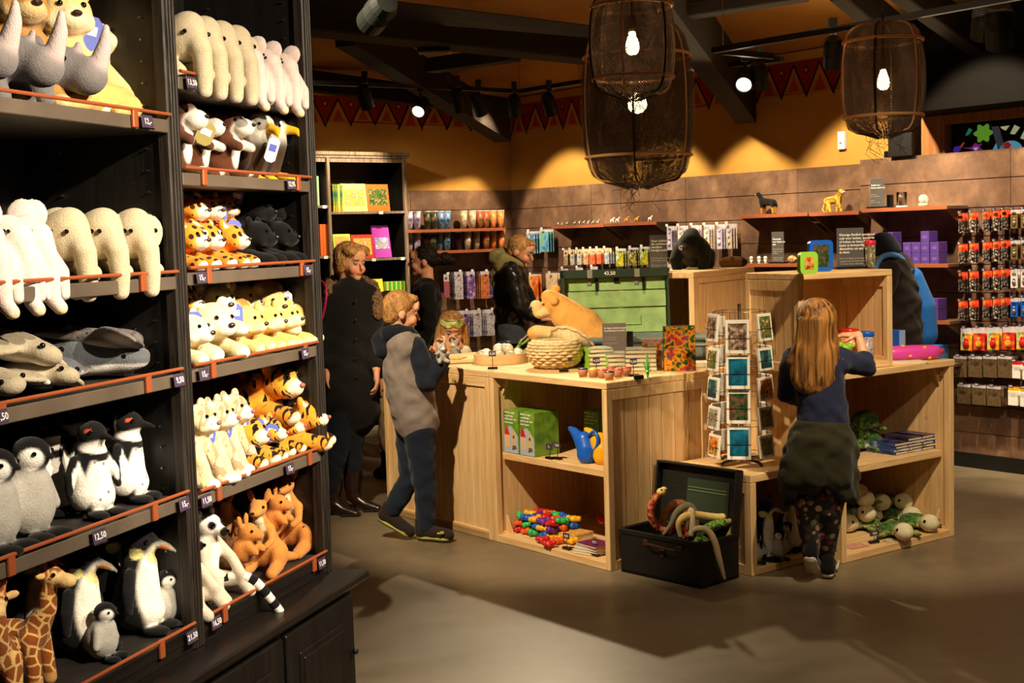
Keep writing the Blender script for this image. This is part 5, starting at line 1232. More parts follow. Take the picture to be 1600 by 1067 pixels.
fin(bm, 'basket_body', STRAW, r, smooth=True)
bm = BM(); woven(bm, [(.02, .03), (.07, .028), (.11, .016), (.13, 0)], 28, 8); lathe(bm, [(.0001, .028), (.07, .024), (.11, .012), (.128, 0)], 28)
fin(bm, 'basket_lid', STRAW, r, smooth=True, M=T(.10, .10, .115) @ RZ(.9) @ RY(math.radians(48)) @ Matrix.Scale(1.08, 4))
bm = BM(); bx(bm, (0, 0, 0), (.022, .002, .03)); o = fin(bm, 'hang_tag', TAGP, r, M=T(.075, -.128, .06)); 
bm = BM(); bx(bm, (0, 0, .008), (.05, .022, .016), bev=.003); thing1(bm, 'sign_foot', BLACKP, 'small black holder without a card in front of the basket', 'holder', AT(881, 581))
# ---- clay cups with glossy coloured tops
for j, (px, py, m) in enumerate(((911, 588, INKB), (927, 589, CYEL), (942, 590, CRIM), (955, 586, CRIM), (966, 589, CRIM), (979, 586, CRIM), (952, 593, INKB))):
    nm = ('blue', 'yellow', 'red', 'red', 'red', 'red', 'blue')[j]
    r = empty('clay_cup', AT(px, py), 'small clay pot with glossy %s top, %s' % (nm, ('at the basket end of the row', 'second in the row', 'in the middle of the row', 'behind the others', 'beside the corner of the box', 'last one beside the book stack', 'in front of the red ones')[j]), 'pot', 'small clay pots')
    bm = BM(); lathe(bm, [(.0001, 0), (.02, 0), (.026, .025), (.027, .036), (.023, .038), (.0001, .038)], 18); fin(bm, 'cup', TERRA, r, smooth=True)
    bm = BM(); lathe(bm, [(.026, .034), (.026, .041), (.018, .043), (.0001, .042)], 18); fin(bm, 'glossy_top', m, r, smooth=True)
# ---- book stacks
def book(M, w, d, h, cov, spine, label, group, cat='book', name='book', title=None):
    r = empty(name, M, label, cat, group)
    bm = BM(); bx(bm, (0, 0, h/2), (w, d, h*.72)); fin(bm, 'pages', PAGE, r)
    bm = BM(); bx2(bm, (-w/2-.002, -d/2-.002, 0), (w/2+.002, d/2+.002, h*.14)); bx2(bm, (-w/2-.002, -d/2-.002, h*.86), (w/2+.002, d/2+.002, h)); fin(bm, 'cover', cov, r)
    bm = BM(); bx2(bm, (-w/2-.003, -d/2-.002, 0), (-w/2, d/2+.002, h)); fin(bm, 'spine', spine, r); return r
CV = pic('cover_forest', [(84, 72, 58), (120, 128, 86), (170, 160, 140)], 24)
for j, (px, py, n, yw) in enumerate(((938, 583, 5, 18), (968, 584, 4, 14), (1006, 585, 5, 10))):
    for k in range(n):
        book(T(*atz(px, py-4, HB)) @ T(0, .13, .001+k*.0225) @ RZ(math.radians(yw-14+rnd.uniform(-4, 4))), .125 if j < 2 else .16, .19, .0222, CV, LIME if j < 2 else CV, '%s book from below in the %s stack on the counter' % (ORD[k].capitalize(), ('first lime spined', 'second lime spined', 'brown')[j]), 'books in the %s stack' % ('first', 'second', 'third')[j])
stand(AT(932, 586, HB, 10), '4,50', 'price stand before the lime spined books', H=.075, w=.036)
stand(AT(990, 588, HB, 10), '9,50', 'price stand before the brown book stack', H=.075, w=.036)
bm = BM()
for k in range(7): a = k*.9; tube(bm, [(0, 0, 0), (.006*math.cos(a), .006*math.sin(a), .03), (.022*math.cos(a), .022*math.sin(a), .045+.01*k)], [.004, .003, .001], 5)
for k in range(5): lathe(bm, [(.014-.002*k, .03+.018*k), (.0001, .056+.018*k)], 8)
thing1(bm, 'toy_tree', GREENT, 'bright green little toy tree in front of the brown book stack', 'toy tree', AT(1012, 590))
bm = BM(); bx(bm, (0, 0, .01), (.05, .03, .02), bev=.003); thing1(bm, 'sign_foot', BLACKP, 'black holder at the foot of the green toy tree', 'holder', AT(998, 592))
# ---- upright boxes with animal pictures
def upright(M, w, d, h, face, side, label, name='puzzle_box', cat='box', group=None):
    r = empty(name, M, label, cat, group); bm = BM(); bx(bm, (0, 0, h/2), (w, d, h), bev=.001); fin(bm, 'box', side, r)
    bm = BM(); bx(bm, (0, -d/2-.0006, h/2), (w*.98, .001, h*.98)); fin(bm, 'front_picture', face, r); return r
upright(AT(1019, 574, HB, -4), .105, .03, .155, P_LION, P_LION, 'upright box with a lion picture and blue sky, on the counter')
upright(AT(1062, 579, HB, -2), .165, .04, .235, P_PARROT, P_FOREST, 'large upright box with orange flowers and a parrot on green, by the card spinner')
bm = BM(); bx(bm, (0, 0, .012), (.10, .14, .024), bev=.001); thing1(bm, 'paper_stack', PAGE, 'small stack of pale paper beside the parrot box', 'paper', AT(1092, 572))
S_A = [('In deze winkel kopen', 1), ('kwaliteitsproducten.', 1), ('', 0), ('', 0), ('Te koop diverse', 0), ('dierenknuffels en', 0), ('', 0), ('Zie ook bij andere', 0), ('producten.', 0)]
sign(AT(961, 570, HB, -3) @ T(0, .01, .062), .13, .165, S_A, 'grey brown text sign standing at the blue chest above the books', base=False, m=mat('sign_grey_brown', (96, 80, 66), .3))
bm = BM(); bx(bm, (0, 0, .12), (.035, .01, .12)); bx(bm, (0, 0, .03), (.03, .01, .06)); thing1(bm, 'black_panel', BLACKP, 'narrow black panel behind the grey brown sign', 'panel', AT(985, 568) @ T(0, .0, 0))
# ---- blue grey chest with green lid, the lioness in it
CH_Y = 7.42; zr = 1.072; cl = aty(838, 521, CH_Y); cr = aty(1102, 508, CH_Y+.05)
xH, wH = dir2(cl, cr); ICH = T(0, 0, HB+.001) @ frame(Vector((cl.x, cl.y, 0)), xH); hH = .14; dH = .34
CHB = mat('blue_grey_paint', (116, 132, 128), .4, noise=.12, nscale=9); CHG = mat('green_old_paint', (152, 186, 116), .6, noise=.22, nscale=12, bump=.3, bscale=60); CHD = mat('dark_green_paint', (36, 52, 34), .5)
r = empty('wooden_chest', ICH, 'blue grey wooden chest with open green lid on the counter', 'chest')
bm = BM(); bx2(bm, (0, 0, 0), (wH, .025, hH), bev=.004); bx2(bm, (0, dH-.025, 0), (wH, dH, hH), bev=.004); bx2(bm, (0, 0, 0), (.025, dH, hH), bev=.004); bx2(bm, (wH-.025, 0, 0), (wH, dH, hH), bev=.004); bx2(bm, (0, 0, 0), (wH, dH, .02)); fin(bm, 'chest_body', CHB, r)
bm = BM(); tube(bm, [(-.01, -.008, hH-.012), (wH+.01, -.008, hH-.012)], .018, 10); tube(bm, [(-.01, -.004, hH-.055), (wH+.01, -.004, hH-.055)], .008, 8); fin(bm, 'rim_moulding', CHB, r)
bm = BM()
for k in range(26): x = .02+k*.034; bx(bm, (x, -.003, .035), (.022, .004, .05), T(x, 0, .035) @ RY(.25*(-1)**k) @ T(-x, 0, -.035), mi=0)
fin(bm, 'painted_pattern', mat('pattern_dark', (70, 78, 72), .6), r)
# lid stands up behind
Lx0 = (ICH.inverted() @ aty(876, 424, CH_Y+dH)).x; Lx1 = (ICH.inverted() @ aty(1043, 418, CH_Y+dH+.05)).x; LH = aty(960, 421, CH_Y+dH).z-HB-.14
LM = T(0, dH-.01, hH) @ RX(math.radians(-5))
bm = BM()
z = 0
for k, f in enumerate((.40, .27, .33)):
    bx2(bm, (Lx0+.02, .012+(.012 if k == 1 else 0)*-1, LH*z+.003), (Lx1-.012, .03, LH*(z+f)-.003), bev=.003); z += f
bx2(bm, (Lx1-.17, .004, .05), (Lx1-.165, .012, LH*.28)); bx2(bm, (Lx1-.17, .004, .05), (Lx1-.26, .012, .055))
lid = fin(bm, 'lid', CHG, r, M=LM)
bm = BM(); bx2(bm, (Lx0, -.04, 0), (Lx0+.022, .032, LH), bev=.003); bx2(bm, (Lx0, -.04, LH-.05), (Lx1, .032, LH), bev=.003); bx2(bm, (Lx1-.008, -.03, 0), (Lx1+.004, .032, LH), bev=.002); fin(bm, 'lid_edge', CHD, lid, M=LM)
for xx in (.33, .77):
    X = Lx0+(Lx1-Lx0)*xx
    bm = BM(); bx2(bm, (X-.004, -.0, LH-.13), (X+.012, .012, LH-.04)); cyl(bm, (X+.004, 0, LH-.14), (X+.004, .012, LH-.14), .011, n=10); fin(bm, 'hinge_strap', BLACKM, lid, M=LM)
    bm = BM(); bx2(bm, (X-.055, -.043, LH-.05), (X-.025, -.038, LH-.002)); bx2(bm, (X-.052, 0.004, LH-.09), (X-.028, .012, LH-.055)); fin(bm, 'clasp', mat('worn_tin', (150, 148, 132), .5, metal=.4), lid, M=LM)
bm = BM(); bx2(bm, ((Lx0+Lx1)/2+.0, .0, LH-.08), ((Lx0+Lx1)/2+.03, .012, LH-.04)); fin(bm, 'lock_plate', BLACKM, lid, M=LM)
text('43,50', .03, LM @ T((Lx0+Lx1)/2-.03, -.0415, LH-.025) @ RX(PI/2), lid, name='price_text')
# lioness lying over the chest edge, facing away from the bookcases: head towards the boy
LN = (232, 172, 88); LNC = (240, 206, 142)
PRJ = lambda px, py, dy: tuple(aty(px, py, CH_Y+dy))
hx = aty(862, 478, CH_Y+.12)
def lp(px, py, dy=.14): p = aty(px, py, CH_Y+dy); return (p.x-hx.x, p.y-hx.y, p.z-hx.z)
prims = [L_([lp(885, 495), lp(925, 525), lp(958, 545)], [.085, .105, .10]), E_(lp(868, 474), (.066, .058, .062)), E_(lp(838, 478), (.036, .04, .034), LNC), E_(lp(846, 490), (.045, .045, .03), LNC), L_([lp(880, 480), lp(915, 505)], [.06, .085]),
         E_(lp(858, 462), (.045, .05, .035)), L_([lp(885, 525, .05), lp(840, 518, .02)], [.046, .036], LNC), E_(lp(833, 520, .02), (.034, .034, .03)), L_([lp(895, 530, .22), lp(850, 530, .2)], [.05, .04], LNC), L_([lp(838, 525, .03), lp(840, 540, .03)], [.026, .026], LNC),
         E_(lp(868, 452, .19), (.030, .02, .026), k=.014), E_(lp(866, 470, .075), (.026, .014, .026), k=.010), E_(lp(905, 515, .09), (.05, .04, .06), LNC)]
proto('lioness_big', 'plush_lioness', prims, .006, PL, [(lp(858, 474, .058), (.012, .010, .014), (246, 226, 180))], .025, LN, [lp(845, 470, .09), lp(846, 468, .185)], .008, lp(829, 481, .12), .011)
o = place('lioness_big', T(*hx), 'large tawny plush lioness lying over the rim of the blue grey chest', 'plush toy'); 
attach(tagcard_mesh(TAGW, .05, .055), o, T(*lp(888, 510, .035)) @ RY(.3), 'hang_tag')
# ---- gorilla on the plank crate
hg = atz(1087, 421, HB+hE)
prims = [E_((0, .05, .11), (.10, .13, .10)), E_((0, -.06, .15), (.078, .08, .085)), E_((0, -.03, .215), (.045, .055, .04)), E_((0, -.12, .12), (.045, .04, .04), (46, 48, 46))] + sym(L_([(.075, -.05, .12), (.09, -.10, .06), (.08, -.11, .02)], [.045, .038, .034]), L_([(.07, .12, .08), (.085, .06, .03)], [.05, .038]), E_((.06, -.055, .17), (.018, .012, .02)))
proto('gorilla', 'plush_gorilla', prims, .0065, PL, [((0, -.15, .125), (.03, .03, .03), (60, 56, 52))], .02, (36, 42, 38), mirror([(.022, -.13, .155)]), .006)
o = place('gorilla', T(*hg) @ T(0, .11, 0) @ RZ(math.radians(-18)) @ Matrix.Scale(1.02, 4), 'dark plush gorilla on all fours on top of the plank crate', 'plush toy'); attach(tagcard_mesh(TAGW, .035, .03), o, T(-.045, -.135, .15), 'hang_tag')
prims = [E_((0, 0, .03), (.085, .05, .04)), E_((-.06, -.01, .03), (.045, .04, .034))]
proto('hedgehog', 'plush_hedgehog', prims, .006, PL, [((.06, 0, .03), (.04, .05, .04), (60, 40, 26)), ((-.02, 0, .05), (.02, .05, .02), (90, 60, 36))], .02, (150, 106, 62))
place('hedgehog', AT(1148, 417, HB+hE), 'low streaky brown plush behind the gorilla on the plank crate', 'plush toy')
S_B = [('Geen artikelen', 1), ('die verkleuren of', 1), ('verslijten', 1), ('handgemaakt', 1), ('', 0), ('', 0), ('Een natuurlijk product', 0), ('uit de eigen streek', 0), ('', 0), ('Ook leuk als cadeau', 0), ('voor thuis', 0)]
sg = atz(1030, 421, HB+hE+.012); sign(T(sg.x, sg.y+.02, HB+hE+.001) @ RZ(math.radians(-12)), .105, .215, S_B, 'tall black text sign between the green lid and the gorilla')
# ---- on the small crate
def topD(px, py): return T(*atz(px, py, HC2+hD+.002))
def photo_frame(M, w, h, m, label, pm):
    r = empty('photo_frame', M, label, 'photo frame', 'photo frames'); t = .018; bm = BM()
    n = 8; rr = .022; ow = []; 
    for (cx_, cz_, a0) in ((w/2-rr, rr, -90), (w/2-rr, h-rr, 0), (-w/2+rr, h-rr, 90), (-w/2+rr, rr, 180)):
        for k in range(5): a = math.radians(a0+k*22.5); ow.append((cx_+rr*math.cos(a), cz_+rr*math.sin(a)))
    prism(bm, ow, .03, T(0, .015, 0) @ RX(PI/2)); fin(bm, 'frame', m, r)
    bm = BM(); bx(bm, (0, -.0155, h/2), (w-2*t-.01, .002, h-2*t-.01)); fin(bm, 'picture', pm, r); return r
photo_frame(topD(1262, 428) @ RZ(math.radians(18)), .095, .105, LIME, 'small lime green photo frame at the front corner of the small crate', P_LION)
photo_frame(topD(1284, 424) @ T(0, .03, 0) @ RZ(math.radians(12)), .125, .155, CBLU, 'blue photo frame behind the lime green one', P_FOREST)
S_C = [('Kleurige flexibel speelgoed', 1), ('ook voor buiten, tuinieren', 1), ('of koken en lezen bij de', 1), ('kassa in bewaarders', 1), ('dierenfoto uit een serie', 1), ('te doen', 1), ('', 0), ('Kom ook kijken in de winkel', 0), ('vraag het aan de kassa en kijk', 0), ('rond naar leuke cadeautjes', 0), ('', 0), ('Ga mee naar buiten', 0), ('met het verrekijkertje', 0)]
sign(topD(1330, 420) @ T(0, .02, 0) @ RZ(math.radians(6)), .14, .205, S_C, 'large black text sign on top of the small pine crate')
def jar(M, r_, h, lidm, label, glass=P_BROWN, name='toy_jar', lidh=.026):
    o = empty(name, M, label, 'jar', 'toy jars'); bm = BM(); lathe(bm, [(.0001, 0), (r_*.9, 0), (r_, .008), (r_, h-lidh), (.0001, h-lidh)], 20); fin(bm, 'contents', glass, o, smooth=True)
    bm = BM(); lathe(bm, [(r_*1.02, h-lidh), (r_*1.1, h-lidh+.003), (r_*1.1, h-.004), (r_, h), (.0001, h)], 20); fin(bm, 'lid', lidm, o, smooth=True); return o
jar(topD(1360, 419), .026, .145, col_('lid_pink_red', (214, 40, 76), .35), 'clear jar with pink red lid beside the large text sign', pic('jar_animals', [(150, 140, 110), (70, 76, 50), (210, 190, 160)], 60))
def inD(px, py, dz=.035): return T(*atz(px, py, HC2+dz))
jar(inD(1354, 564), .036, .15, CBLU, 'jar with blue lid standing inside the small crate', pic('jar_animals2', [(60, 50, 60), (190, 180, 180), (160, 60, 50)], 60))
jar(inD(1327, 560), .046, .155, CRIM, 'wide jar with red lid inside the small crate, half behind the girl', P_FRUIT)
bm = BM(); sph(bm, (0, 0, .03), .035, 14, (1, .8, .9)); sph(bm, (.03, 0, .05), .018, 10); sph(bm, (-.02, -.02, .06), .015, 10); thing1(bm, 'green_toy', [LIME], 'lime green round toy in front of the jars in the small crate', 'toy', inD(1318, 566) @ T(0, 0, .03), smooth=True)
# ---- on box C
def onC(px, py, z=HC2+.002): return T(*atz(px, py, z))
bm = BM(); pts = [(-.155, .04), (-.145, .055), (-.10, .062), (0, .064), (.10, .058), (.14, .045), (.15, .03)]
lathe(bm, [(.0001, -.155), (.03, -.150), (.038, -.12), (.040, 0), (.037, .10), (.028, .14), (.0001, .142)], 22, mi=0); cyl(bm, (0, 0, .14), (0, 0, .165), .018, .014, 14, mi=1)
for k in range(9): a = k*1.7; sph(bm, (.036*math.cos(a), .036*math.sin(a), -.12+k*.028), .010, 8, (1, 1, 1.1), mi=2)
thing1(bm, 'kaleidoscope', [col_('pink_magenta', (222, 70, 176), .35), CRIM, CYEL], 'fat pink cone patterned with yellow dots lying on the box corner', 'toy', onC(1430, 563) @ T(0, .02, .04) @ RZ(math.radians(8)) @ RY(PI/2), smooth=True)
bm = BM(); bx(bm, (0, 0, .003), (.20, .12, .006)); thing1(bm, 'leaflet', PAGE, 'white leaflet under the pink toy', 'leaflet', onC(1415, 566, HC2) @ RZ(.1))
upright(onC(1400, 562) @ T(.01, .06, 0) @ RZ(math.radians(YC)), .05, .10, .155, col_('pale_blue_card', (150, 180, 226)), CBLU, 'narrow pale blue box standing against the small crate')
# books on the shelf of C
zS = zsc.z
def inC(px, py, z): return T(*atz(px, py, z))
BKS = [pic('cover_night', [(20, 24, 50), (50, 60, 120), (120, 60, 90)], 20), pic('cover_blue', [(30, 50, 110), (60, 90, 160), (190, 190, 200)], 22), pic('cover_dark', [(24, 22, 30), (60, 50, 80)], 20)]
for j, (px, n) in enumerate(((1389, 4), (1409, 5), (1429, 5), (1448, 5))):
    for k in range(n): book(IC @ T((ICi @ vpl(px, 700, IC @ Vector((0, .2, 0)), math.atan2(xC.x, xC.y))).x, .2, zS+.001+k*.0155) @ RZ(rnd.uniform(-.08, .08)), .135, .19, .015, BKS[(j+k) % 3], BKS[(j+1) % 3], '%s dark blue book from below, %s stack above the turtles' % (ORD[k].capitalize(), ORD[j]), 'dark blue book stacks')
# turtles
GTT = (86, 128, 52); HW = (226, 216, 180)
proto('turtle', 'plush_turtle', [E_((0, .06, .04), (.075, .085, .035)), E_((0, .06, .024), (.08, .092, .014), (206, 196, 130)), E_((0, -.080, .050), (.050, .056, .047), HW), L_([(0, -.01, .035), (0, -.05, .04)], [.028, .028], HW)] + sym(E_((.085, .0, .02), (.045, .024, .012), (150, 160, 84), rot=(0, 8, -30)), E_((.06, .13, .016), (.024, .03, .010), (150, 160, 84))), .0052, PLTU, [((0, -.085, .045), (.068, .062, .06), HW, None, 0.)], .01, GTT, mirror([(.041, -.098, .064)]), .0095, a0=1.)
proto('turtle_green', 'plush_turtle', [E_((0, .05, .05), (.065, .075, .045)), E_((0, .05, .024), (.07, .08, .02), (226, 218, 196)), E_((0, -.05, .042), (.036, .04, .034), (110, 150, 70))] + sym(E_((.07, .0, .018), (.036, .022, .012), (110, 150, 70), rot=(0, 8, -30))), .0052, PLTU, [], .01, (62, 110, 44), mirror([(.028, -.07, .05)]), .006, a0=1.)
YCn = YC
TW = [(1330, 855, .0, -50, 'closest to the leaflets'), (1350, 838, .045, 30, 'lying on the first one by the side board'), (1362, 838, .0, 15, 'just behind the price stand'), (1410, 862, .0, 8, 'whole in the middle of the front row'), (1449, 845, .0, 20, 'at the corner, its head on the front board'), (1374, 818, .075, 20, 'on top in the middle of the heap'),
      (1408, 815, .06, 25, 'on top towards the corner'), (1350, 815, .12, 10, 'topmost of the heap'), (1340, 806, .15, 15, 'at the back of the heap, pale head raised'), (1420, 835, .0, 40, 'green shell up behind the front row')]
for px, py, dz, yw, w in TW: place('turtle', inC(px, py-22-(1360-px)*.08, .042+dz) @ RZ(math.radians(YCn*.55+yw-22)) @ T(0, .06, 0) @ Matrix.Scale(.98, 4), 'green plush turtle with pale head, '+w, 'plush toy', 'plush turtles in the bottom of the box')
for px, py, dz, yw, w in ((1366, 702, 0, 70, 'showing its pale belly edge at the front of the shelf'), (1340, 706, 0, -20, 'lowest beside the girl'), (1347, 690, .05, 30, 'in the middle beside the girl'), (1352, 676, .10, 10, 'topmost beside the girl')):
    place('turtle_green', inC(px, py, zS+.002+dz) @ RZ(math.radians(YC+yw-60)) @ T(0, .05, 0) @ Matrix.Scale(1.12, 4), 'dark green plush turtle '+w, 'plush toy', 'dark green plush turtles')
stand(inC(1366, 848, .042) @ RZ(math.radians(25)), '9,50', 'double price stand in front of the plush turtles', w=.06, h=.026, H=.05)
bm = BM(); bx(bm, (0, 0, .001), (.12, .09, .002)); thing1(bm, 'leaflet', pic('leaflet_red_print', [(232, 216, 190), (214, 110, 90), (236, 226, 204)], 50), 'leaflet with red print on the bottom board by the girl', 'leaflet', inC(1336, 853, .042) @ RZ(.5))
bm = BM(); bx(bm, (0, 0, .001), (.08, .05, .002)); thing1(bm, 'leaflet', pic('leaflet_grey_print', [(232, 216, 190), (170, 160, 140)], 70), 'small pale leaflet between turtles and front board', 'leaflet', inC(1394, 845, .042) @ RZ(.3))
# ---- in box B: shelf
zB = zsh.z
def inB(px, py, z): return T(*atz(px, py, z))
BG = pic('box_green', [(70, 110, 30), (110, 150, 44), (130, 170, 60)], 16)
def birdkit(M, label):
    r = empty('bird_house_kit', M, label, 'box', 'bird house kits'); w, d, h = .125, .17, .235; bm = BM(); bx(bm, (0, 0, h/2), (w, d, h), bev=.0015); fin(bm, 'carton', BG, r)
    y = -d/2-.0008
    def fp(n, poly, m, dy=0): bm = BM(); prism(bm, poly, .0006, T(0, y-dy, 0) @ RX(PI/2)); bmesh.ops.recalc_face_normals(bm, faces=bm.faces); fin(bm, n, m, r)
    fp('sky_print', [(-.06, .003), (.06, .003), (.06, .10), (.0, .15), (-.03, .14), (-.06, .11)], col_('print_pale_blue', (170, 186, 206)))
    fp('red_roof', [(-.056, .10), (-.008, .10), (-.03, .148), (-.045, .14)], CRIM, .0008); fp('painted_house', [(-.045, .03), (-.008, .03), (-.008, .10), (-.05, .10)], col_('print_peach', (222, 180, 130)), .0008)
    fp('house_print', [(.006, .04), (.045, .04), (.045, .10), (.026, .135), (.006, .105)], col_('print_wood', (206, 178, 132)), .0008); fp('hole', [(.02, .085), (.03, .085), (.03, .10), (.02, .10)], BLACKP, .0016)
    fp('bird_print', [(.01, .02), (.05, .03), (.04, .048), (.016, .045)], col_('print_bird', (110, 84, 70)), .0016)
    for i, s in enumerate(('Maak je eigen', 'vogelhuisje', 'Build your own', 'bird house')): text(s, .0165, T(-.05, y-.001, .222-i*.018) @ RX(PI/2), r, align='LEFT')
    return r
Yb = math.radians(YB)
for j, (px, lb) in enumerate(((807, 'bird house kit box nearest the side board'), (835, 'bird house kit box with its dark side facing the price stand'))):
    q = IBi @ atz(px, 714+j*8, zB); birdkit(IB @ T(.112+.137*j, .14, zB+.001), lb)
q = IBi @ atz(860, 720, zB)
for j in range(2): birdkit(IB @ T(q.x+.02+j*.135, .40, zB+.001) @ RZ(PI*.5*0), ('bird house kit box in the dark behind the price stand', 'bird house kit box in the dark behind the watering cans')[j])
def can(M, m, label, hm=None):
    r = empty('watering_can', M, label, 'watering can', 'watering cans')
    P = [L_([(0, 0, .035), (0, 0, .06), (-.015, 0, .10)], [.042, .040, .034]), L_([(-.03, 0, .085), (-.085, 0, .125), (-.115, 0, .135)], [.032, .019, .012])]
    if 'can' not in PROTO: PROTO['can'] = body_mesh('can', P, .005, k=.02)
    me = PROTO['can'].copy(); me.materials.clear(); me.materials.append(m); attach(me, r, Matrix(), 'can_body')
    bm = BM(); tube(bm, spline([(.02, 0, .12), (.06, 0, .14), (.085, 0, .11), (.07, 0, .07), (.035, 0, .05)], 5), .0075, 8); fin(bm, 'handle', hm or m, r, smooth=True); return r
for j, (px, m, lb, hm) in enumerate(((893, CBLU, 'blue toy watering can with upturned spout', None), (916, CYEL, 'yellow toy watering can beside the blue one', CORG), (938, CGRN, 'green toy watering can half hidden by the side board', None))):
    can(IB @ T((.64, .73, .775)[j], (.13, .16, .30)[j], zB+.001) @ RZ(-.1) @ Matrix.Scale(1.2, 4), m, lb, hm)
q = IBi @ atz(866, 716, zB); stand(IB @ T(q.x, .08, zB), '9,-', 'price stand on the shelf next to the bird house kits', H=.065); stand(IB @ T(q.x+.04, .10, zB), '5,50', 'second price stand behind the first, before the watering cans', H=.075)
# ---- bottom of box B: bags of glossy toys, booklets
GLT = [CRIM, CORG, CGRN, CBLU, CYEL, col_('plastic_purple', (110, 50, 150), .25)]
def blob_toy(M, m, label, s=1.):
    bm = BM(); sph(bm, (0, 0, .02), .03, 10, (1.1, .9, .65)); sph(bm, (.028, 0, .026), .018, 8); sph(bm, (-.025, .012, .022), .016, 8); sph(bm, (0, -.024, .016), .014, 8)
    return thing1(bm, 'rubber_animal', m, label, 'toy', M @ Matrix.Scale(s, 4), 'glossy rubber animals', smooth=True)
zt = .042; names = ('red', 'orange', 'green', 'blue', 'yellow', 'purple'); cnt = {}
spots_ = [(x, y, l) for l in range(3) for y in range(3) for x in range(5)]
WHY = ('at the front', 'in the middle row', 'at the back')
for i, (x, y, l) in enumerate(spots_):
    ci = (x+2*y+l) % 6; cnt[i] = 1
    blob_toy(IB @ T(.085+x*.068+rnd.uniform(-.01, .01), .12+y*.075, zt+l*.036) @ RZ(rnd.uniform(0, 6)), GLT[ci], '%s rubber animal %s, %s layer, %s from the side board' % (names[ci], WHY[y], ('bottom', 'middle', 'top')[l], ORD[x]))
for i in range(26):
    x = .40+rnd.uniform(0, .46); y = rnd.uniform(.35, .6); blob_toy(IB @ T(x, y, zt+.036*(i % 4)) @ RZ(rnd.uniform(0, 6)), GLT[i % 6], '%s rubber animal in the dark heap at the back, %s from its near end' % (names[i % 6], ORD[i]))
for i, (px, py, m) in enumerate(((847, 848, CRIM), (858, 855, CRIM), (870, 850, CORG), (882, 846, CYEL), (893, 850, CYEL), (877, 838, CORG), (862, 840, CRIM))):
    blob_toy(inB(px, py, zt), m, '%s rubber animal lying loose before the price stand, %s from the heap' % (names[GLT.index(m)], ORD[i]), .9)
for k in range(4): 
    q = IBi @ atz(912+3*k, 866, zt); book(IB @ T(q.x, .09, zt+.001+.0135*k) @ RZ(.25-.1*k), .15, .12, .012, (col_('cover_white', (226, 216, 214)), col_('cover_plum', (120, 40, 84)))[k == 3], CARDB, '%s thin booklet from the bottom at the corner of the box' % ORD[k].capitalize(), 'thin booklets', name='booklet')
q = IBi @ atz(895, 842, zt); book(IB @ T(q.x, .22, zt+.001) @ RZ(.1), .16, .14, .04, P_FRUIT, CYEL, 'thick colourful booklet pile lying behind the price stand', None, name='booklet')
stand(inB(886, 858, zt) @ RZ(Yb), '4,50', 'price stand before the loose rubber animals', w=.05); stand(inB(930, 868, zt) @ RZ(Yb), '4,75', 'price stand beside the thin booklets', w=.03)
# ---- old trunk full of plush snakes
tR = aty(1096, 922, 6.10); tR = atz(1096, 921, 0); tL = atz(970, 893, 0); xT, wT = dir2(tL, tR); IT = frame(tL, xT); dT = .285; hT = .215
r = empty('old_trunk', IT, 'old black trunk standing open on the floor, full of plush snakes', 'trunk'); t = .014
BLT = mat('black_leatherette', (20, 18, 16), .5, bump=.25, bscale=90, noise=.3, nscale=14); RUSTM = mat('rusty_fitting', (84, 46, 26), .6, metal=.5)
bm = BM(); bx2(bm, (0, 0, 0), (wT, t, hT), bev=.004); bx2(bm, (0, dT-t, 0), (wT, dT, hT), bev=.004); bx2(bm, (0, t, 0), (t, dT-t, hT)); bx2(bm, (wT-t, t, 0), (wT, dT-t, hT)); bx2(bm, (0, 0, 0), (wT, dT, .02), bev=.004); fin(bm, 'trunk_body', BLT, r)
bm = BM(); bx2(bm, (-.006, -.006, hT-.02), (wT+.006, .008, hT+.004), bev=.003); bx2(bm, (wT-.008, -.006, hT-.02), (wT+.006, dT, hT+.004), bev=.003); bx2(bm, (-.006, 0, hT-.02), (.008, dT, hT+.004), bev=.003); fin(bm, 'rim_band', BLT, r)
lh = .30; LMt = T(0, dT, hT) @ RX(math.radians(-8))
bm = BM(); bx2(bm, (.002, -.004, 0), (wT-.002, .012, lh), bev=.006); bx2(bm, (.002, -.05, 0), (.014, 0, lh), bev=.004); bx2(bm, (wT-.014, -.05, 0), (wT-.002, 0, lh), bev=.004); bx2(bm, (.002, -.05, lh-.012), (wT-.002, .0, lh), bev=.004); lid = fin(bm, 'lid', BLT, r, M=LMt)
bm = BM(); bx2(bm, (.18, -.009, .06), (.44, -.004, .23)); fin(bm, 'lid_lining', mat('dark_green_lining', (38, 50, 30), .7), lid, M=LMt)
bm = BM()
for z_ in (.17, .185): bx2(bm, (.19, -.012, z_), (.43, -.008, z_+.005))
fin(bm, 'lining_stripe', mat('pale_green_stripe', (96, 110, 70), .6), lid, M=LMt)
bm = BM(); tube(bm, spline([(.19, -.014, .17), (.20, -.03, .175), (.28, -.034, .172), (.36, -.03, .168), (.37, -.014, .165)], 4), .006, 8); 
for x in (.17, .38): bx(bm, (x, -.004, .17), (.03, .008, .03), bev=.003)
fin(bm, 'carry_handle', RUSTM, r)
bm = BM(); bx(bm, (.275, -.005, .135), (.026, .01, .04), bev=.003); fin(bm, 'lock', RUSTM, r)
SN = [plush('snake_yellow'), None]
SY, SB_, SG = mat('snake_yellow_plush', (226, 196, 116), .9, noise=.15, nscale=30, sheen=.3), mat('snake_cream_plush', (206, 184, 144), .9, noise=.1, nscale=20, sheen=.3), mat('snake_grey_plush', (112, 108, 84), .9, noise=.2, nscale=20, sheen=.3)
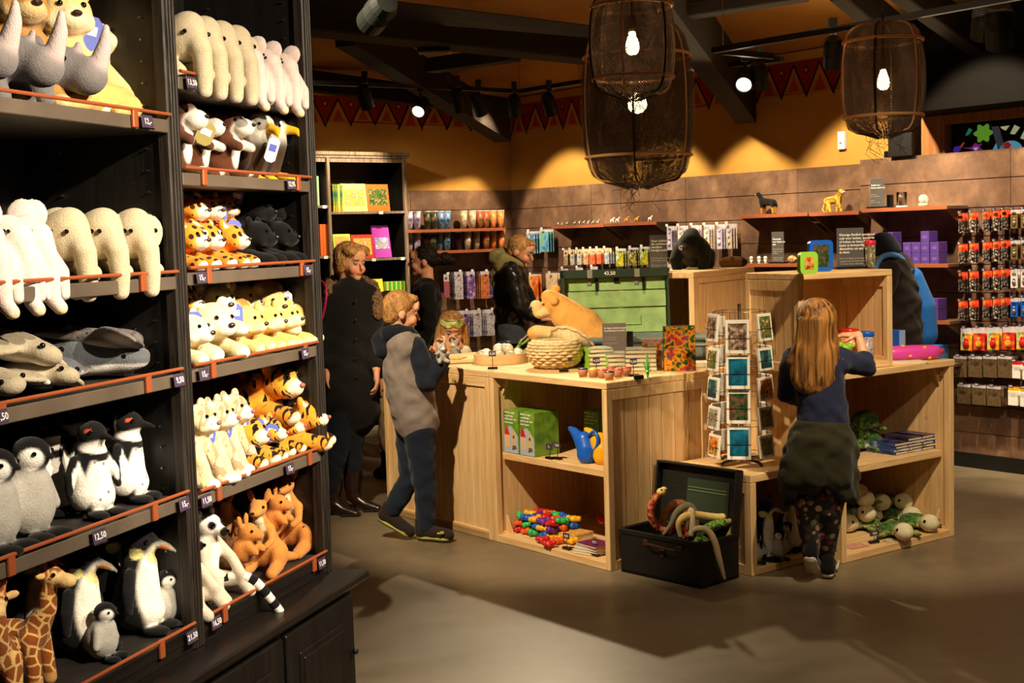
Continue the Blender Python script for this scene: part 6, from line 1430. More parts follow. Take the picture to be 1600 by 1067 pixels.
SR_ = pic('snake_red_spotted', [(70, 26, 20), (180, 60, 40), (222, 180, 100)], 44, .9); SGR = pic('snake_green_dots', [(40, 96, 30), (60, 130, 40), (200, 210, 120)], 130, .9); SBR = pic('snake_brown_plush', [(110, 60, 34), (150, 90, 50)], 40, .9)
def tp(px, py, dy): p = aty(px, py, 6.3+dy); return tuple(IT.inverted() @ p)
def snake(pts, r_, m, label, head=True, hm=None):
    P = spline(pts, 6); n = len(P); rad = [r_*(.45+.55*min(1, i/(n*.35))) if i < n*.35 else r_ for i in range(n)]; rad[-1] = r_*.9
    root = empty('plush_snake', IT, label, 'plush toy', 'plush snakes'); bm = BM(); tube(bm, P, rad, 10); fin(bm, 'body', m, root, smooth=True)
    if head:
        d = (P[-1]-P[-3]).normalized(); c = P[-1]+d*r_*.8; bm = BM(); sph(bm, c, r_*1.25, 12, (1, 1, .8)); sph(bm, c+d*r_*.9, r_*.9, 10, (1, 1, .7)); hd = fin(bm, 'head', hm or m, root, smooth=True)
        s = d.cross(Vector((0, 0, 1))).normalized()
        for e in (-1, 1): bm = BM(); sph(bm, c+s*e*r_*.9+Vector((0, 0, r_*.6)), .005, 8); fin(bm, 'eye', EYE, root)
    return root
snake([tp(1075, 840, -.05), tp(1062, 815, 0), tp(1050, 830, .03), tp(1030, 826, .02), tp(1017, 805, .0), tp(1020, 785, .0), tp(1030, 772, .0)], .019, SR_, 'plush snake with red spotted neck rising at the corner of the trunk', hm=SY)
snake([tp(1040, 838, .05), tp(1036, 812, .05), tp(1050, 790, .05), tp(1070, 790, .06), tp(1076, 815, .05), tp(1070, 835, .05)], .022, SBR, 'brown plush snake arching at the back of the trunk', head=False)
snake([tp(1036, 836, .0), tp(1048, 820, .0), tp(1058, 800, .0), tp(1074, 790, .0), tp(1085, 800, .0), tp(1086, 830, -.02), tp(1078, 850, -.02)], .017, SG, 'grey green plush snake looping through the middle of the trunk', head=False)
snake([tp(1064, 840, -.04), tp(1060, 820, -.05), tp(1068, 808, -.05), tp(1085, 804, -.02), tp(1120, 808, .02), tp(1145, 806, .04)], .018, SY, 'yellow plush snake lying along the back edge of the trunk', hm=SR_)
snake([tp(1092, 835, .0), tp(1110, 828, .02), tp(1130, 818, .02), tp(1150, 812, .0), tp(1146, 826, -.02), tp(1138, 840, -.02)], .016, SY, 'yellow plush snake curling back beside the lid', hm=SR_)
snake([tp(1090, 840, -.03), tp(1102, 827, -.03), tp(1115, 820, -.02), tp(1124, 818, .0)], .02, SGR, 'green plush snake with pale dots coming up between the yellow ones')
snake([tp(1082, 850, -.06), tp(1094, 842, -.06), tp(1104, 846, -.06)], .018, SGR, 'short coil of green dotted plush snake near the front rim', hm=CRIM)
snake([tp(1070, 842, .0), tp(1074, 820, -.03), tp(1080, 796, -.03), tp(1082, 815, -.05), tp(1080, 838, -.05)], .014, SB_, 'pale plush snake standing up in a narrow loop', head=False)
snake([tp(1132, 905, -.21), tp(1128, 890, -.22), tp(1122, 868, -.22), tp(1116, 845, -.20), tp(1106, 829, -.14), tp(1092, 826, -.08), tp(1078, 832, -.03)], .016, SB_, 'long cream plush snake hanging down over the front corner of the trunk', head=False)
# ---- penguins in the low crate
def inL(px, py, dz=.037): return T(*atz(px, py, dz))
YL = math.radians(51.6-0)
yl = math.atan2(xL.y, xL.x)
place('penguin_emperor', inL(1203, 874) @ RZ(yl+.5) @ T(0, .03, 0) @ Matrix.Scale(1.2, 4), 'emperor penguin plush bowing over a chick in the low crate', 'plush toy', 'plush emperor penguins in the low crate')
place('penguin_emperor', inL(1180, 868) @ RZ(yl+.3) @ T(0, .09, 0) @ Matrix.Scale(1.25, 4), 'emperor penguin plush in the dark corner of the low crate', 'plush toy', 'plush emperor penguins in the low crate')
place('penguin_emperor', inL(1228, 866) @ RZ(yl-1.2) @ T(0, .12, 0) @ Matrix.Scale(1.1, 4), 'emperor penguin plush behind the chicks in the low crate', 'plush toy', 'plush emperor penguins in the low crate')
for px, py, lb in ((1180, 880, 'at the side board'), (1218, 875, 'in front of the bowing penguin'), (1230, 862, 'behind, next to the girl')):
    place('chick', inL(px, py) @ RZ(yl-.3) @ Matrix.Scale(.78, 4), 'small grey penguin chick in the low crate '+lb, 'plush toy', 'penguin chicks in the low crate')
# ---- card spinner
sc = atz(1159, 724, HL+.002); zc0 = HL+.002
root = empty('card_spinner', T(*sc), 'revolving wire rack of greeting cards on the low crate', 'card rack')
bm = BM()
for k in range(4): a = k*PI/2+.6; tube(bm, [(0, 0, .03), (.12*math.cos(a), .12*math.sin(a), .02), (.14*math.cos(a), .14*math.sin(a), .006)], .008, 6)
fin(bm, 'foot', BLACKM, root)
bm = BM(); cyl(bm, (0, 0, .01), (0, 0, .80), .009, n=10); fin(bm, 'pole', STEEL, root)
bm = BM(); hts = aty(1160, 480, sc.y).z-HL
for z in (.05, .2, .35, .5, .65, hts-.02): tube(bm, [(.13*math.cos(2*PI*k/24), .13*math.sin(2*PI*k/24), z) for k in range(24)], .002, 4, closed=True)
for k in range(12): a = 2*PI*k/12; cyl(bm, (.13*math.cos(a), .13*math.sin(a), .03), (.13*math.cos(a), .13*math.sin(a), hts-.02), .0016, n=4)
fin(bm, 'wire_cage', STEEL, root)
PM = [P_BROWN, P_FOREST, P_SEA, P_GREEN, P_ZEBRA, P_PARROT, pic('picture_shark', [(4, 30, 40), (8, 60, 70), (110, 220, 200)], 12)]
def card_(ang, z, w, h, pm, label, tilt=6):
    M = T(sc.x, sc.y, zc0+z) @ RZ(ang) @ T(0, -.155, 0) @ RX(math.radians(-tilt))
    r = empty('greeting_card', M, label, 'card', 'greeting cards on the rack'); bm = BM(); bx(bm, (0, 0, h/2), (w, .012, h), bev=.001); fin(bm, 'card_stock', CARDB, r)
    bm = BM(); bx(bm, (0, -.0065, h/2), (w*.78, .001, h*.78)); fin(bm, 'picture', pm, r)
    bm = BM(); tube(bm, [(-w*.3, -.012, h*.75), (-w*.3, -.013, -.004), (w*.3, -.013, -.004), (w*.3, -.012, h*.75)], .0013, 4); tube(bm, [(-w*.55, -.010, h*.45), (w*.55, -.010, h*.45)], .0013, 4); fin(bm, 'pocket_wire', STEEL, r); return r
CW = ['top', 'second', 'third', 'fourth', 'lowest']; H5 = [.62, .475, .33, .185, .045]
subj = (('a meerkat', 'a forest path', 'a shark', 'zebras', 'a butterfly'), ('brown fur', 'blue sea', 'red flowers', 'deep sea'), ('a green valley', 'a shark', 'birds', 'green leaves', 'green water'), ('a forest', 'fur', 'sea', 'birds', 'leaves'), ('leaves', 'sea', 'a zebra', 'fur', 'a forest'))
PMI = ((0, 3, 6, 4, 5), (0, 2, 1, 2), (3, 6, 5, 3, 3), (1, 0, 2, 5, 3), (3, 2, 4, 0, 1)); base = math.radians(-14)
for ci, (da, nm) in enumerate(((-58, 'column facing the parrot box'), (0, 'middle column facing the aisle'), (58, 'column facing the girl'), (126, 'column turned to the wall'), (-126, 'column turned to the chest'))):
    n = 4 if ci == 1 else 5
    for k in range(n):
        z, w, h = (H5[k], .112, .112) if n == 5 else ((.565, .392, .222, .045)[k], .115, .165)
        if ci in (0, 2) and k == 0: h = .135
        card_(base+math.radians(da), z+(.035 if ci != 1 and 0 else 0), w, h, PM[PMI[ci][k]], 'white greeting card showing %s, %s in the %s' % (subj[ci][k], CW[k] if n == 5 else ('top', 'second', 'third', 'lowest')[k], nm))
# ================================================================ shelves and goods on the brown walls
def wall_shelf(M, Mi, fn, pxa, pxb, py, off, label, depth=.24, s_override=None):
    """off: distance of the shelf's front edge from the plaster wall"""
    a, z = fn(pxa, py[0], off); b, z2 = fn(pxb, py[1], off); z = (z+z2)/2
    r = empty('wall_shelf', M @ T((a+b)/2, -off, z), label, 'shelf', 'brown wall shelves'); w = abs(b-a)
    bm = BM(); bx2(bm, (-w/2, 0, -.022), (w/2, depth, 0), bev=.002); fin(bm, 'board', RUST, r)
    bm = BM(); bx2(bm, (-w/2, -.003, -.024), (w/2, .003, .003), bev=.001); fin(bm, 'front_edge', mat('copper_brown_edge', (150, 84, 52), .5), r)
    for e in (-1, 1):
        bm = BM(); prism(bm, [(0, 0), (depth, 0), (depth, -.13)][::-1], .012, T(e*(w/2-.03)-.006, 0, -.022) @ RZ(PI/2) @ RX(PI/2)); bmesh.ops.recalc_face_normals(bm, faces=bm.faces); fin(bm, 'bracket', RUST, r)
    return z
def atS(M, fn, px, z, off, yaw=0):
    """stand on a shelf of height z at column px, off from the plaster"""
    lo_, hi_ = 100, 900
    for _ in range(24):
        m_ = (lo_+hi_)/2
        if fn(px, m_, off)[1] > z: lo_ = m_
        else: hi_ = m_
    return M @ T(fn(px, m_, off)[0], -off, z+.001) @ RZ(math.radians(yaw))
FS = .24
zU = wall_shelf(LW, LWi, lw, 633, 790, (358.5, 357.5), .26, 'upper cup shelf on the wall between bookshelf and corner')
zM = wall_shelf(LW, LWi, lw, 633, 790, (392.6, 390), .26, 'lower cup shelf on the wall between bookshelf and corner')
CUPS = [pic('cup_purple', [(90, 70, 130), (210, 200, 220), (60, 50, 110)], 14), pic('cup_dark', [(20, 30, 34), (60, 70, 50), (200, 110, 60)], 20), pic('cup_blue', [(30, 36, 60), (110, 160, 210), (180, 90, 60)], 16),
        pic('cup_silver', [(150, 130, 120), (220, 190, 150), (90, 60, 40)], 18), pic('cup_orange', [(220, 120, 60), (240, 160, 90), (180, 60, 30)], 18), pic('cup_green', [(60, 90, 40), (200, 100, 50), (40, 60, 110)], 16), pic('cup_black', [(20, 16, 14), (60, 40, 30), (200, 110, 60)], 22)]
CN = ['purple and white', 'dark green', 'light blue', 'silver grey', 'orange', 'green and orange', 'black']
def cup(M, m, label, r0=.026, r1=.036, h=.165, group='printed drinking cups'):
    r = empty('drinking_cup', M, label, 'cup', group); bm = BM(); lathe(bm, [(.0001, 0), (r0, 0), (r1, h), (r1-.003, h), (r0-.002, .005), (.0001, .005)], 14); fin(bm, 'cup_body', m, r, smooth=True)
    bm = BM(); lathe(bm, [(r1-.002, h-.002), (r1+.002, h), (r1+.002, h+.006), (r1-.003, h+.004)], 14); fin(bm, 'rim', WHITE, r, smooth=True)
for row, (z, lst) in enumerate(((zU, ((640, 0), (652, 0), (668, 1), (679, 1), (689, 2), (699, 2), (725, 3), (739, 3), (750, 5), (760, 5), (771, 4), (783, 4))), (zM, ((640, 0), (652, 0), (668, 1), (677, 1), (687, 2), (699, 2), (717, 6), (731, 3), (745, 3), (760, 5), (771, 4), (784, 4))))):
    for j, (px, c) in enumerate(lst): cup(atS(LW, lw, px, z, .15+.03*(j % 2)), CUPS[c], '%s printed cup, %s from the bookshelf on the %s cup shelf' % (CN[c].capitalize(), ORD[j], ('upper', 'lower')[row]))
# generic hanging pack with header card, on a hook
HOOK = STEEL
def hook(M, label, s=None, L=.16):
    r = empty('peg_hook', M, label, 'hook', 'hooks on the brown wall'); bm = BM(); cyl(bm, (0, 0, 0), (0, -L, 0), .0022, n=5); fin(bm, 'rod', HOOK, r)
    bm = BM(); bx(bm, (0, -L-.001, .006), (.03, .002, .02)); fin(bm, 'price_label', TAGP if s else WHITE, r)
    if s: text(s, .014, T(0, -L-.003, .006) @ RX(PI/2), r)
def pack(M, w, h, body, head, label, group, cat='hanging pack', name='hanging_pack', hh=.3, th=.008, blob=None):
    r = empty(name, M, label, cat, group); bm = BM(); bx(bm, (0, 0, -h*(hh+(1-hh)/2)), (w, th, h*(1-hh)), bev=.001); fin(bm, 'pouch', body, r)
    bm = BM(); bx(bm, (0, 0, -h*hh/2), (w, .003, h*hh)); fin(bm, 'header_card', head, r)
    if blob:
        bm = BM(); sph(bm, (0, -th, -h*.72), w*.28, 8, (1, .5, 1.2)); sph(bm, (0, -th, -h*.52), w*.18, 8, (1, .5, 1)); fin(bm, 'toy', blob, r, smooth=True)
FILM = mat('clear_pouch', (230, 225, 235), .15, alpha=.55); PURP = pic('bag_purple', [(70, 40, 110), (130, 90, 160), (200, 190, 210)], 22, .25); SILV = pic('bag_silver', [(120, 110, 120), (210, 205, 215), (90, 60, 110)], 30, .2); PORG = pic('bag_orange_jungle', [(70, 60, 90), (220, 120, 60), (60, 90, 60)], 22, .25)
def row(M, fn, pys, pxs, off, w, h, mats_, head, label, group, depthn=3, dz=.028, blob=None, hh=.3, th=.008, price=None, cat='hanging pack'):
    for j, px in enumerate(pxs):
        py = pys[0]+(pys[1]-pys[0])*(j/max(1, len(pxs)-1)); s, z = fn(px, py, off+.13)
        hook(M @ T(s, -off, z), 'wire hook %s in the %s' % (ORD[j], group), price)
        for k in range(depthn): pack(M @ T(s, -off-.13+k*dz, z-.003), w, h, mats_[j % len(mats_)], head, '%s, %s hook, %s' % (label, ORD[j], ('front', 'second one', 'third one', 'fourth one')[k]), group, blob=blob[j % len(blob)] if blob else None, hh=hh, th=th, cat=cat)
row(LW, lw, (424, 423), (716, 735, 757, 776), .02, .10, .26, [SILV, PURP, PORG, PURP], FILM, 'Purple and silver bag under the cup shelves', 'upper row of hanging bags', 4, .03, hh=.12)
row(LW, lw, (485, 483), (726, 745, 766), .02, .10, .25, [PURP, SILV, SILV], FILM, 'Grey purple bag of the low row near the corner', 'lower row of hanging bags', 4, .03, hh=.12)
row(LW, lw, (428, 428), (697,), .02, .06, .22, [pic('bottle_toys', [(40, 110, 70), (200, 60, 50), (60, 120, 200)], 60)], FILM, 'Small colourful toy pack next to the bags', 'single toy pack', 1)
# right wall, main part
PBG = [pic('bag_bright_green', [(120, 190, 50), (60, 120, 190), (220, 230, 240)], 14, .25), pic('bag_bright_blue', [(30, 90, 180), (120, 190, 220), (140, 190, 50)], 14, .25)]
row(RW, rw, (361, 358), (829, 850), .02, .13, .21, [PBG[0], PBG[1]], FILM, 'Green and blue picture pack behind the man', 'picture packs by the corner', 3, .03, hh=.1)
z1 = wall_shelf(RW, RWi, rw, 862, 944, (353, 351), .26, 'small wall shelf with tiny silver figures above the animal bags')
z2 = wall_shelf(RW, RWi, rw, 945, 1026, (350, 346), .26, 'small wall shelf with tiny glass figures beside the large lantern')
SLV = mat('pewter', (190, 180, 172), .3, metal=.8)
def figurine(M, m, label, s=1.): 
    bm = BM(); sph(bm, (0, 0, .022), .012, 8, (1.6, .8, .9)); sph(bm, (.018, 0, .034), .008, 8)
    for x, y in ((-.012, .005), (-.012, -.005), (.012, .005), (.012, -.005)): cyl(bm, (x, y, 0), (x, y, .02), .003, n=6)
    o = thing1(bm, 'tiny_figurine', m, label, 'figurine', M @ Matrix.Scale(s, 4), 'tiny animal figurines', smooth=True)
for j, px in enumerate((872, 879, 886, 898, 905, 912, 919, 927, 934)): figurine(atS(RW, rw, px, z1, .22), SLV, 'Tiny pewter animal, %s from the wall corner on the small shelf' % ORD[j], 1.0)
GLF = mat('pale_glass', (226, 222, 214), .15, spec=.8)
for j, px in enumerate((957, 965, 979, 995, 1016)): figurine(atS(RW, rw, px, z2, .2), GLF if j not in (2, 3) else mat('amber_glass', (214, 150, 60), .15), 'Tiny glass animal, %s on the shelf beside the large lantern' % ORD[j], 1.3)
FIGP = [pic('pack_tan', [(210, 190, 150), (150, 120, 80), (240, 235, 225)], 30), pic('pack_black_white', [(30, 28, 30), (230, 226, 220), (70, 70, 80)], 34), pic('pack_orange', [(220, 100, 60), (240, 170, 120), (240, 230, 220)], 30), pic('pack_orange2', [(200, 70, 40), (240, 150, 100)], 26), pic('pack_blue_white', [(110, 130, 160), (230, 235, 240)], 30)]
row(RW, rw, (390, 387), (884, 894, 905, 915, 926, 936, 948), .02, .058, .14, [FIGP[0], FIGP[1], FIGP[1], FIGP[2], FIGP[3], FIGP[3], FIGP[4]], pic('header_warm', [(236, 200, 150), (240, 225, 200)], 20), 'Small animal bag over the green lid', 'row of small animal bags', 3, .03, hh=.36)
row(RW, rw, (388, 385), (968, 988, 1006), .02, .10, .155, [pic('pack_yellow', [(240, 214, 40), (120, 140, 40), (240, 240, 220)], 20), pic('pack_yellow_black', [(230, 210, 60), (50, 50, 40), (240, 240, 230)], 22), pic('pack_yellow', [(240, 214, 40)], 20)], FILM, 'Yellow green toy pack above the chest', 'yellow packs', 3, .03, hh=.1)
row(RW, rw, (353, 349), (1046, 1063, 1084, 1104, 1124, 1139), .02, .06, .20, [pic('keyring_purple', [(60, 50, 130), (210, 200, 220), (120, 90, 180)], 40), pic('keyring_mix', [(70, 60, 150), (230, 220, 200), (200, 160, 60)], 36)], FILM, 'Purple keyring bundle above the gorilla', 'purple keyring bundles', 3, .03, blob=[GLF, pic('keyring_mix', [(70, 60, 150)], 36)], hh=.2)
row(RW, rw, (412, 410), (1046, 1136), .02, .07, .15, [FIGP[2], FIGP[0]], FILM, 'Orange white pack beside the plush gorilla', 'orange white packs', 2, .03)
# fluffy orange wall picture behind the lioness
row(RW, rw, (428, 426), (832, 862), .02, .17, .24, [pic('pack_fire', [(150, 30, 20), (240, 120, 40), (240, 200, 120)], 12), pic('pack_fluffy', [(200, 150, 110), (240, 220, 190), (230, 160, 110)], 16)], FILM, 'Large orange fluffy pack behind the lioness', 'large orange packs', 2, .04, hh=.06)
row(RW, rw, (419, 416), (882, 905, 928), .02, .10, .16, [pic('pack_darkgreen', [(30, 70, 30), (70, 110, 50)], 20)], FILM, 'Green pack hidden behind the open lid', 'green packs behind the lid', 1)
z3 = wall_shelf(RW, RWi, rw, 1155, 1262, (337, 332.5), .27, 'wall shelf carrying the black dog like figure')
z4 = wall_shelf(RW, RWi, rw, 1264, 1342, (333, 330), .27, 'wall shelf carrying the yellow tiger figure')
def quadruped(key, prims, m, paints, base, a0=0.): proto(key, key, prims, .004, m, paints, .006, base, a0=a0)
quadruped('dog_figure', [L_([(-.05, 0, .10), (.055, 0, .09)], [.030, .026]), L_([(-.06, 0, .115), (-.085, 0, .15)], [.02, .018]), E_((-.095, 0, .16), (.02, .016, .016)), L_([(-.10, 0, .158), (-.125, 0, .155)], [.011, .008])] + [L_([(x, y, .08), (x+.004, y, .01)], [.014, .008]) for x in (-.05, .06) for y in (.017, -.017)]+[L_([(.075, 0, .10), (.10, 0, .06)], [.007, .005])], PL, [((x, 0, .015), (.03, .05, .045), (200, 130, 50)) for x in (-.048, .064)]+[((-.125, 0, .155), (.02, .02, .014), (190, 130, 70))], (24, 22, 24))
quadruped('tiger_figure', [L_([(-.055, 0, .08), (.03, 0, .09)], [.027, .03]), L_([(.035, 0, .10), (.06, 0, .125)], [.024, .018]), E_((.066, 0, .142), (.022, .018, .018)), E_((.086, 0, .137), (.011, .011, .009), (246, 236, 210)), L_([(-.075, 0, .07), (-.10, 0, .02), (-.085, 0, .005)], [.008, .006, .005])] + [L_([(x, y, .07), (x+dx, y, .008)], [.016, .010]) for x, dx, y in ((-.055, -.015, .015), (-.04, .02, -.015), (.035, -.02, .015), (.045, .03, -.015))], PLT, [], (236, 176, 60), .6)
place('dog_figure', atS(RW, rw, 1200, z3, .16) @ Matrix.Scale(1.0, 4), 'black and tan dog like figure standing on the wall shelf', 'figurine')
place('tiger_figure', atS(RW, rw, 1303, z4, .16) @ Matrix.Scale(1.05, 4), 'yellow tiger figure striding on the wall shelf', 'figurine')
z5 = wall_shelf(RW, RWi, rw, 1165, 1250, (414, 410.5), .27, 'low wall shelf with a text sign and little cups behind the plank crate')
for j, px in enumerate((1174, 1186, 1196)):
    bm = BM(); lathe(bm, [(.0001, 0), (.014, 0), (.006, .012), (.016, .03), (.0001, .03)], 12); sph(bm, (0, 0, .042), .016, 10); thing1(bm, 'egg_cup', [GLF], '%s silver egg cup with egg on the low wall shelf' % ORD[j].capitalize(), 'egg cup', atS(RW, rw, px, z5, .2), 'silver egg cups', smooth=True)
S_D = [('', 0), ('Decoratie', 1), ('voor kamer en', 1), ('tuin', 1), ('', 0), ('In de winkel kijk je', 0), ('rustig rond tussen', 0), ('de dieren', 0), ('', 0), ('Vragen over onze', 0), ('producten kan je', 0), ('aan de kassa stellen', 0)]
sign(atS(RW, rw, 1216, z5, .2), .115, .235, S_D, 'black text sign on the low wall shelf beside the egg cups')
bm = BM(); sph(bm, (0, 0, .03), .035, 12, (1.2, .8, .85)); cyl(bm, (.03, 0, .025), (.055, 0, .045), .016, .002, 10); thing1(bm, 'sea_shell', pic('shell', [(230, 190, 120), (150, 90, 50), (240, 220, 180)], 26), 'glossy yellow brown shell at the end of the low wall shelf', 'shell', atS(RW, rw, 1238, z5, .18), smooth=True)
# projecting wall section
OF = .37
z6 = wall_shelf(RW, RWi, rw, 1346, 1480, (327, 321), OF, 'wall shelf with text sign, glass and snow globe over the purple boxes')
S_E = [('', 0), ('Beeld voor', 1), ('buiten enkel nat', 1), ('', 0), ('', 0), ('Verkoop', 0), ('per stuk bij ons', 0), ('', 0), ('Artikel', 0), ('is niet te ruilen', 0)]
sign(atS(RW, rw, 1371, z6, .32), .115, .205, S_E, 'glossy dark text sign on the wall shelf beside the drinking glass', m=mat('sign_glossy', (52, 46, 44), .12))
bm = BM(); bx(bm, (0, 0, .035), (.035, .03, .09)); bm2 = thing1(bm, 'black_panel', BLACKP, 'small black block between sign and drinking glass', 'block', atS(RW, rw, 1391, z6, .26) @ T(0, 0, .012))
bm = BM(); lathe(bm, [(.0001, 0), (.032, 0), (.036, .105), (.034, .105), (.030, .008), (.0001, .008)], 18); lathe(bm, [(.0001, .001), (.04, .001), (.04, .012), (.0001, .012)], 18, mi=1); thing1(bm, 'drinking_glass', [GLASSC, WHITE], 'clear drinking glass on the wall shelf beside the text sign', 'glass', atS(RW, rw, 1409, z6, .3), smooth=True)
r = empty('snow_globe', atS(RW, rw, 1443, z6, .3), 'small snow globe at the end of the wall shelf', 'snow globe')
bm = BM(); lathe(bm, [(.0001, 0), (.036, 0), (.034, .022), (.0001, .022)], 18); fin(bm, 'base', mat('globe_base', (190, 180, 160), .4), r, smooth=True)
bm = BM(); sph(bm, (0, 0, .05), .034, 16); fin(bm, 'globe', mat('globe_glass', (240, 240, 240), .04, alpha=.35), r, smooth=True); bm = BM(); sph(bm, (0, 0, .035), .014, 8, (1, 1, 1.2)); fin(bm, 'figure', GREENT, r)
z7 = wall_shelf(RW, RWi, rw, 1358, 1482, (415, 410), OF, 'wall shelf stacked with purple boxes behind the backpack')
z8 = wall_shelf(RW, RWi, rw, 1358, 1484, (502, 497), OF, 'lower wall shelf with a few purple boxes beside the backpack')
z9 = wall_shelf(RW, RWi, rw, 1358, 1486, (566, 564), OF, 'lowest wall shelf with blue boxes behind the pink toy')
PUR = mat('purple_carton', (84, 58, 140), .45, noise=.08); BLC = pic('blue_carton', [(20, 100, 190), (40, 130, 210), (110, 180, 220)], 14)
def sbox(M, w, d, h, m, label, group): bm = BM(); bx(bm, (0, 0, h/2), (w, d, h), bev=.002); bx(bm, (0, -d/2-.0006, h*.45), (w*.5, .001, h*.3), mi=1); thing1(bm, 'gift_box', [m, mat('box_print_'+m.name, (110, 84, 160) if m is PUR else (180, 210, 236), .4)], label, 'box', M, group)
bw = .072
for (z, cols, pxs) in ((z7, (3, 3, 1, 2, 2, 3, 2), (1381, 1396, 1411, 1424, 1438, 1452, 1467)), (z8, (2, 2), (1452, 1466))):
    for j, (n, px) in enumerate(zip(cols, pxs)):
        for k in range(n): sbox(atS(RW, rw, px, z, .30) @ T(0, 0, k*.0735), .066, .10, .072, PUR, 'Purple cube box, %s column, %s from below, %s shelf' % (ORD[j], ORD[k], 'upper' if z is z7 else 'lower'), 'purple boxes')
for j, px in enumerate((1433, 1452, 1468)): sbox(atS(RW, rw, px, z9, .30), (.09, .09, .06)[j], .12, .12, BLC, '%s blue carton on the lowest wall shelf behind the pink toy' % ORD[j].capitalize(), 'blue cartons')
# blister cards and keyrings by the picture edge
KR = [pic('keychain_silver', [(30, 26, 24), (60, 50, 46), (170, 160, 150)], 60), pic('keychain_mix', [(26, 24, 24), (70, 56, 50), (190, 180, 170)], 70)]
REDC = pic('red_header', [(190, 30, 26), (230, 60, 40), (220, 150, 60)], 26)
PX8 = (1503, 1520, 1541, 1557, 1570, 1585, 1601)
for q_, (ya, yb) in enumerate(((333, 327), (381, 375), (425, 420), (470, 465))):
    row(RW, rw, (ya, yb), PX8[:5], .12, .05, .13, KR, REDC, 'Red topped keychain pack, %s row from the top' % ORD[q_], 'keychain packs %s row' % ORD[q_], 2, .03, blob=KR, hh=.35, price='4,-')
    row(RW, rw, (yb, yb-1), PX8[5:], .12, .05, .12, [mat('brass_bits', (170, 140, 80), .3, metal=.6) if q_ < 2 else (WHITE if q_ == 2 else CBLU)], FILM, ('Brass keychain', 'Brass and grey keychain', 'White card keychain', 'Blue packed pen')[q_]+' beside the red topped packs', 'other packs %s row' % ORD[q_], 2, .03, blob=[SLV], hh=.2, price='4,-')
RNB = pic('rainbow_tag', [(214, 40, 30), (240, 150, 40), (240, 220, 60), (60, 150, 200)], 14)
row(RW, rw, (512, 509), (1510, 1530, 1552, 1576, 1598), .12, .085, .15, [RNB, REDC], FILM, 'Red rainbow coloured plush keyring under the blister cards', 'rainbow keyrings', 2, .035, blob=[CRIM, RNB], hh=.25, price='6,-')
BRP = pic('pack_brown_green', [(60, 50, 34), (110, 84, 60), (60, 84, 50)], 40, .3)
row(RW, rw, (556, 556), (1500, 1524, 1547, 1570), .12, .10, .14, [BRP], FILM, 'Brown green toy pack in the upper dark row', 'upper dark packs', 3, .035, hh=.12, price='5,50')
row(RW, rw, (600, 603), (1506, 1530, 1553), .12, .10, .13, [BRP], FILM, 'Brown green toy pack in the lowest row of the wall', 'lowest dark packs', 3, .035, hh=.12, price='5,50')
row(RW, rw, (564, 566), (1588, 1604), .12, .055, .11, [WHITE], CRIM, 'White red tag keyring next to the dark packs', 'white red tags', 3, .03, hh=.2, price='4,50')
row(RW, rw, (604, 606), (1583, 1602), .12, .07, .12, [WHITE], CYEL, 'White yellow tag keyring in the lowest row', 'white yellow tags', 3, .03, hh=.2, price='4,50')

# ================================================================ books in the far bookshelf
def BSp(px, off=.30): 
    return (BS.inverted() @ (LW @ Vector((lw(px, 380, off)[0], -off, 0)))).x
def fbook(px0, px1, z, h, cov, label, yb=.06, lean=8, pict=None, th=.02):
    x0, x1 = BSp(px0), BSp(px1); w = x1-x0; r = empty('picture_book', BS @ T((x0+x1)/2, yb, z+.001) @ RX(math.radians(-lean)), label, 'book', 'books in the far bookshelf')
    bm = BM(); bx(bm, (0, 0, h/2), (w, th, h), bev=.001); fin(bm, 'cover', cov, r); bm = BM(); bx(bm, (w*.01, .001, h/2), (w*.99, th*.8, h*.98)); fin(bm, 'pages', PAGE, r)
    if pict: bm = BM(); bx(bm, (0, -th/2-.0008, h*pict[1]), (w*.8, .001, h*pict[2])); fin(bm, 'cover_picture', pict[0], r)
    return r
C1 = col_('cover_pale_yellow', (236, 224, 130)); C2 = col_('cover_orange', (232, 110, 44)); C3 = col_('cover_magenta', (170, 60, 170)); C4 = col_('cover_red', (220, 60, 40)); C5 = col_('cover_lime', (190, 214, 90)); RB = pic('rainbow_spine', [(50, 60, 110), (60, 120, 60), (200, 160, 40), (190, 70, 30)], 9)
fbook(537, 576, zs2[0], .245, C1, 'pale yellow picture book facing out on the top shelf', pict=(P_FRUIT, .5, .6)); fbook(576, 611, zs2[0], .24, C2, 'orange picture book facing out beside the pale yellow one', pict=(P_GREEN, .52, .6))
fbook(585, 611, zs2[1], .29, C3, 'magenta picture book leaning on the middle shelf', lean=10, pict=(pic('cover_crowd', [(240, 235, 240), (110, 110, 190), (200, 190, 60)], 50), .45, .35)); fbook(550, 584, zs2[1], .21, C4, 'red picture book partly behind the head of the woman', pict=(P_FRUIT, .5, .7)); fbook(522, 549, zs2[1], .22, C5, 'yellow green picture book on the middle shelf by the divider', pict=(P_FRUIT, .7, .4))
fbook(574, 597, zs2[2], .20, col_('cover_yellow', (240, 214, 60)), 'yellow picture book on the lower shelf beside the fur hood'); 
for j in range(9): fbook(601+j*3.4, 604+j*3.4, zs2[2], .17, (C5, GREENT)[j % 2], '%s thin green book standing on the lower shelf' % ORD[j].capitalize(), lean=0, th=.14, yb=.12)
for j in range(4): fbook(521+j*4, 524.4+j*4, zs2[0], .235, (RB, C5)[j == 2], '%s narrow book with dark rainbow back on the top shelf' % ORD[j].capitalize(), lean=0, th=.16, yb=.12)
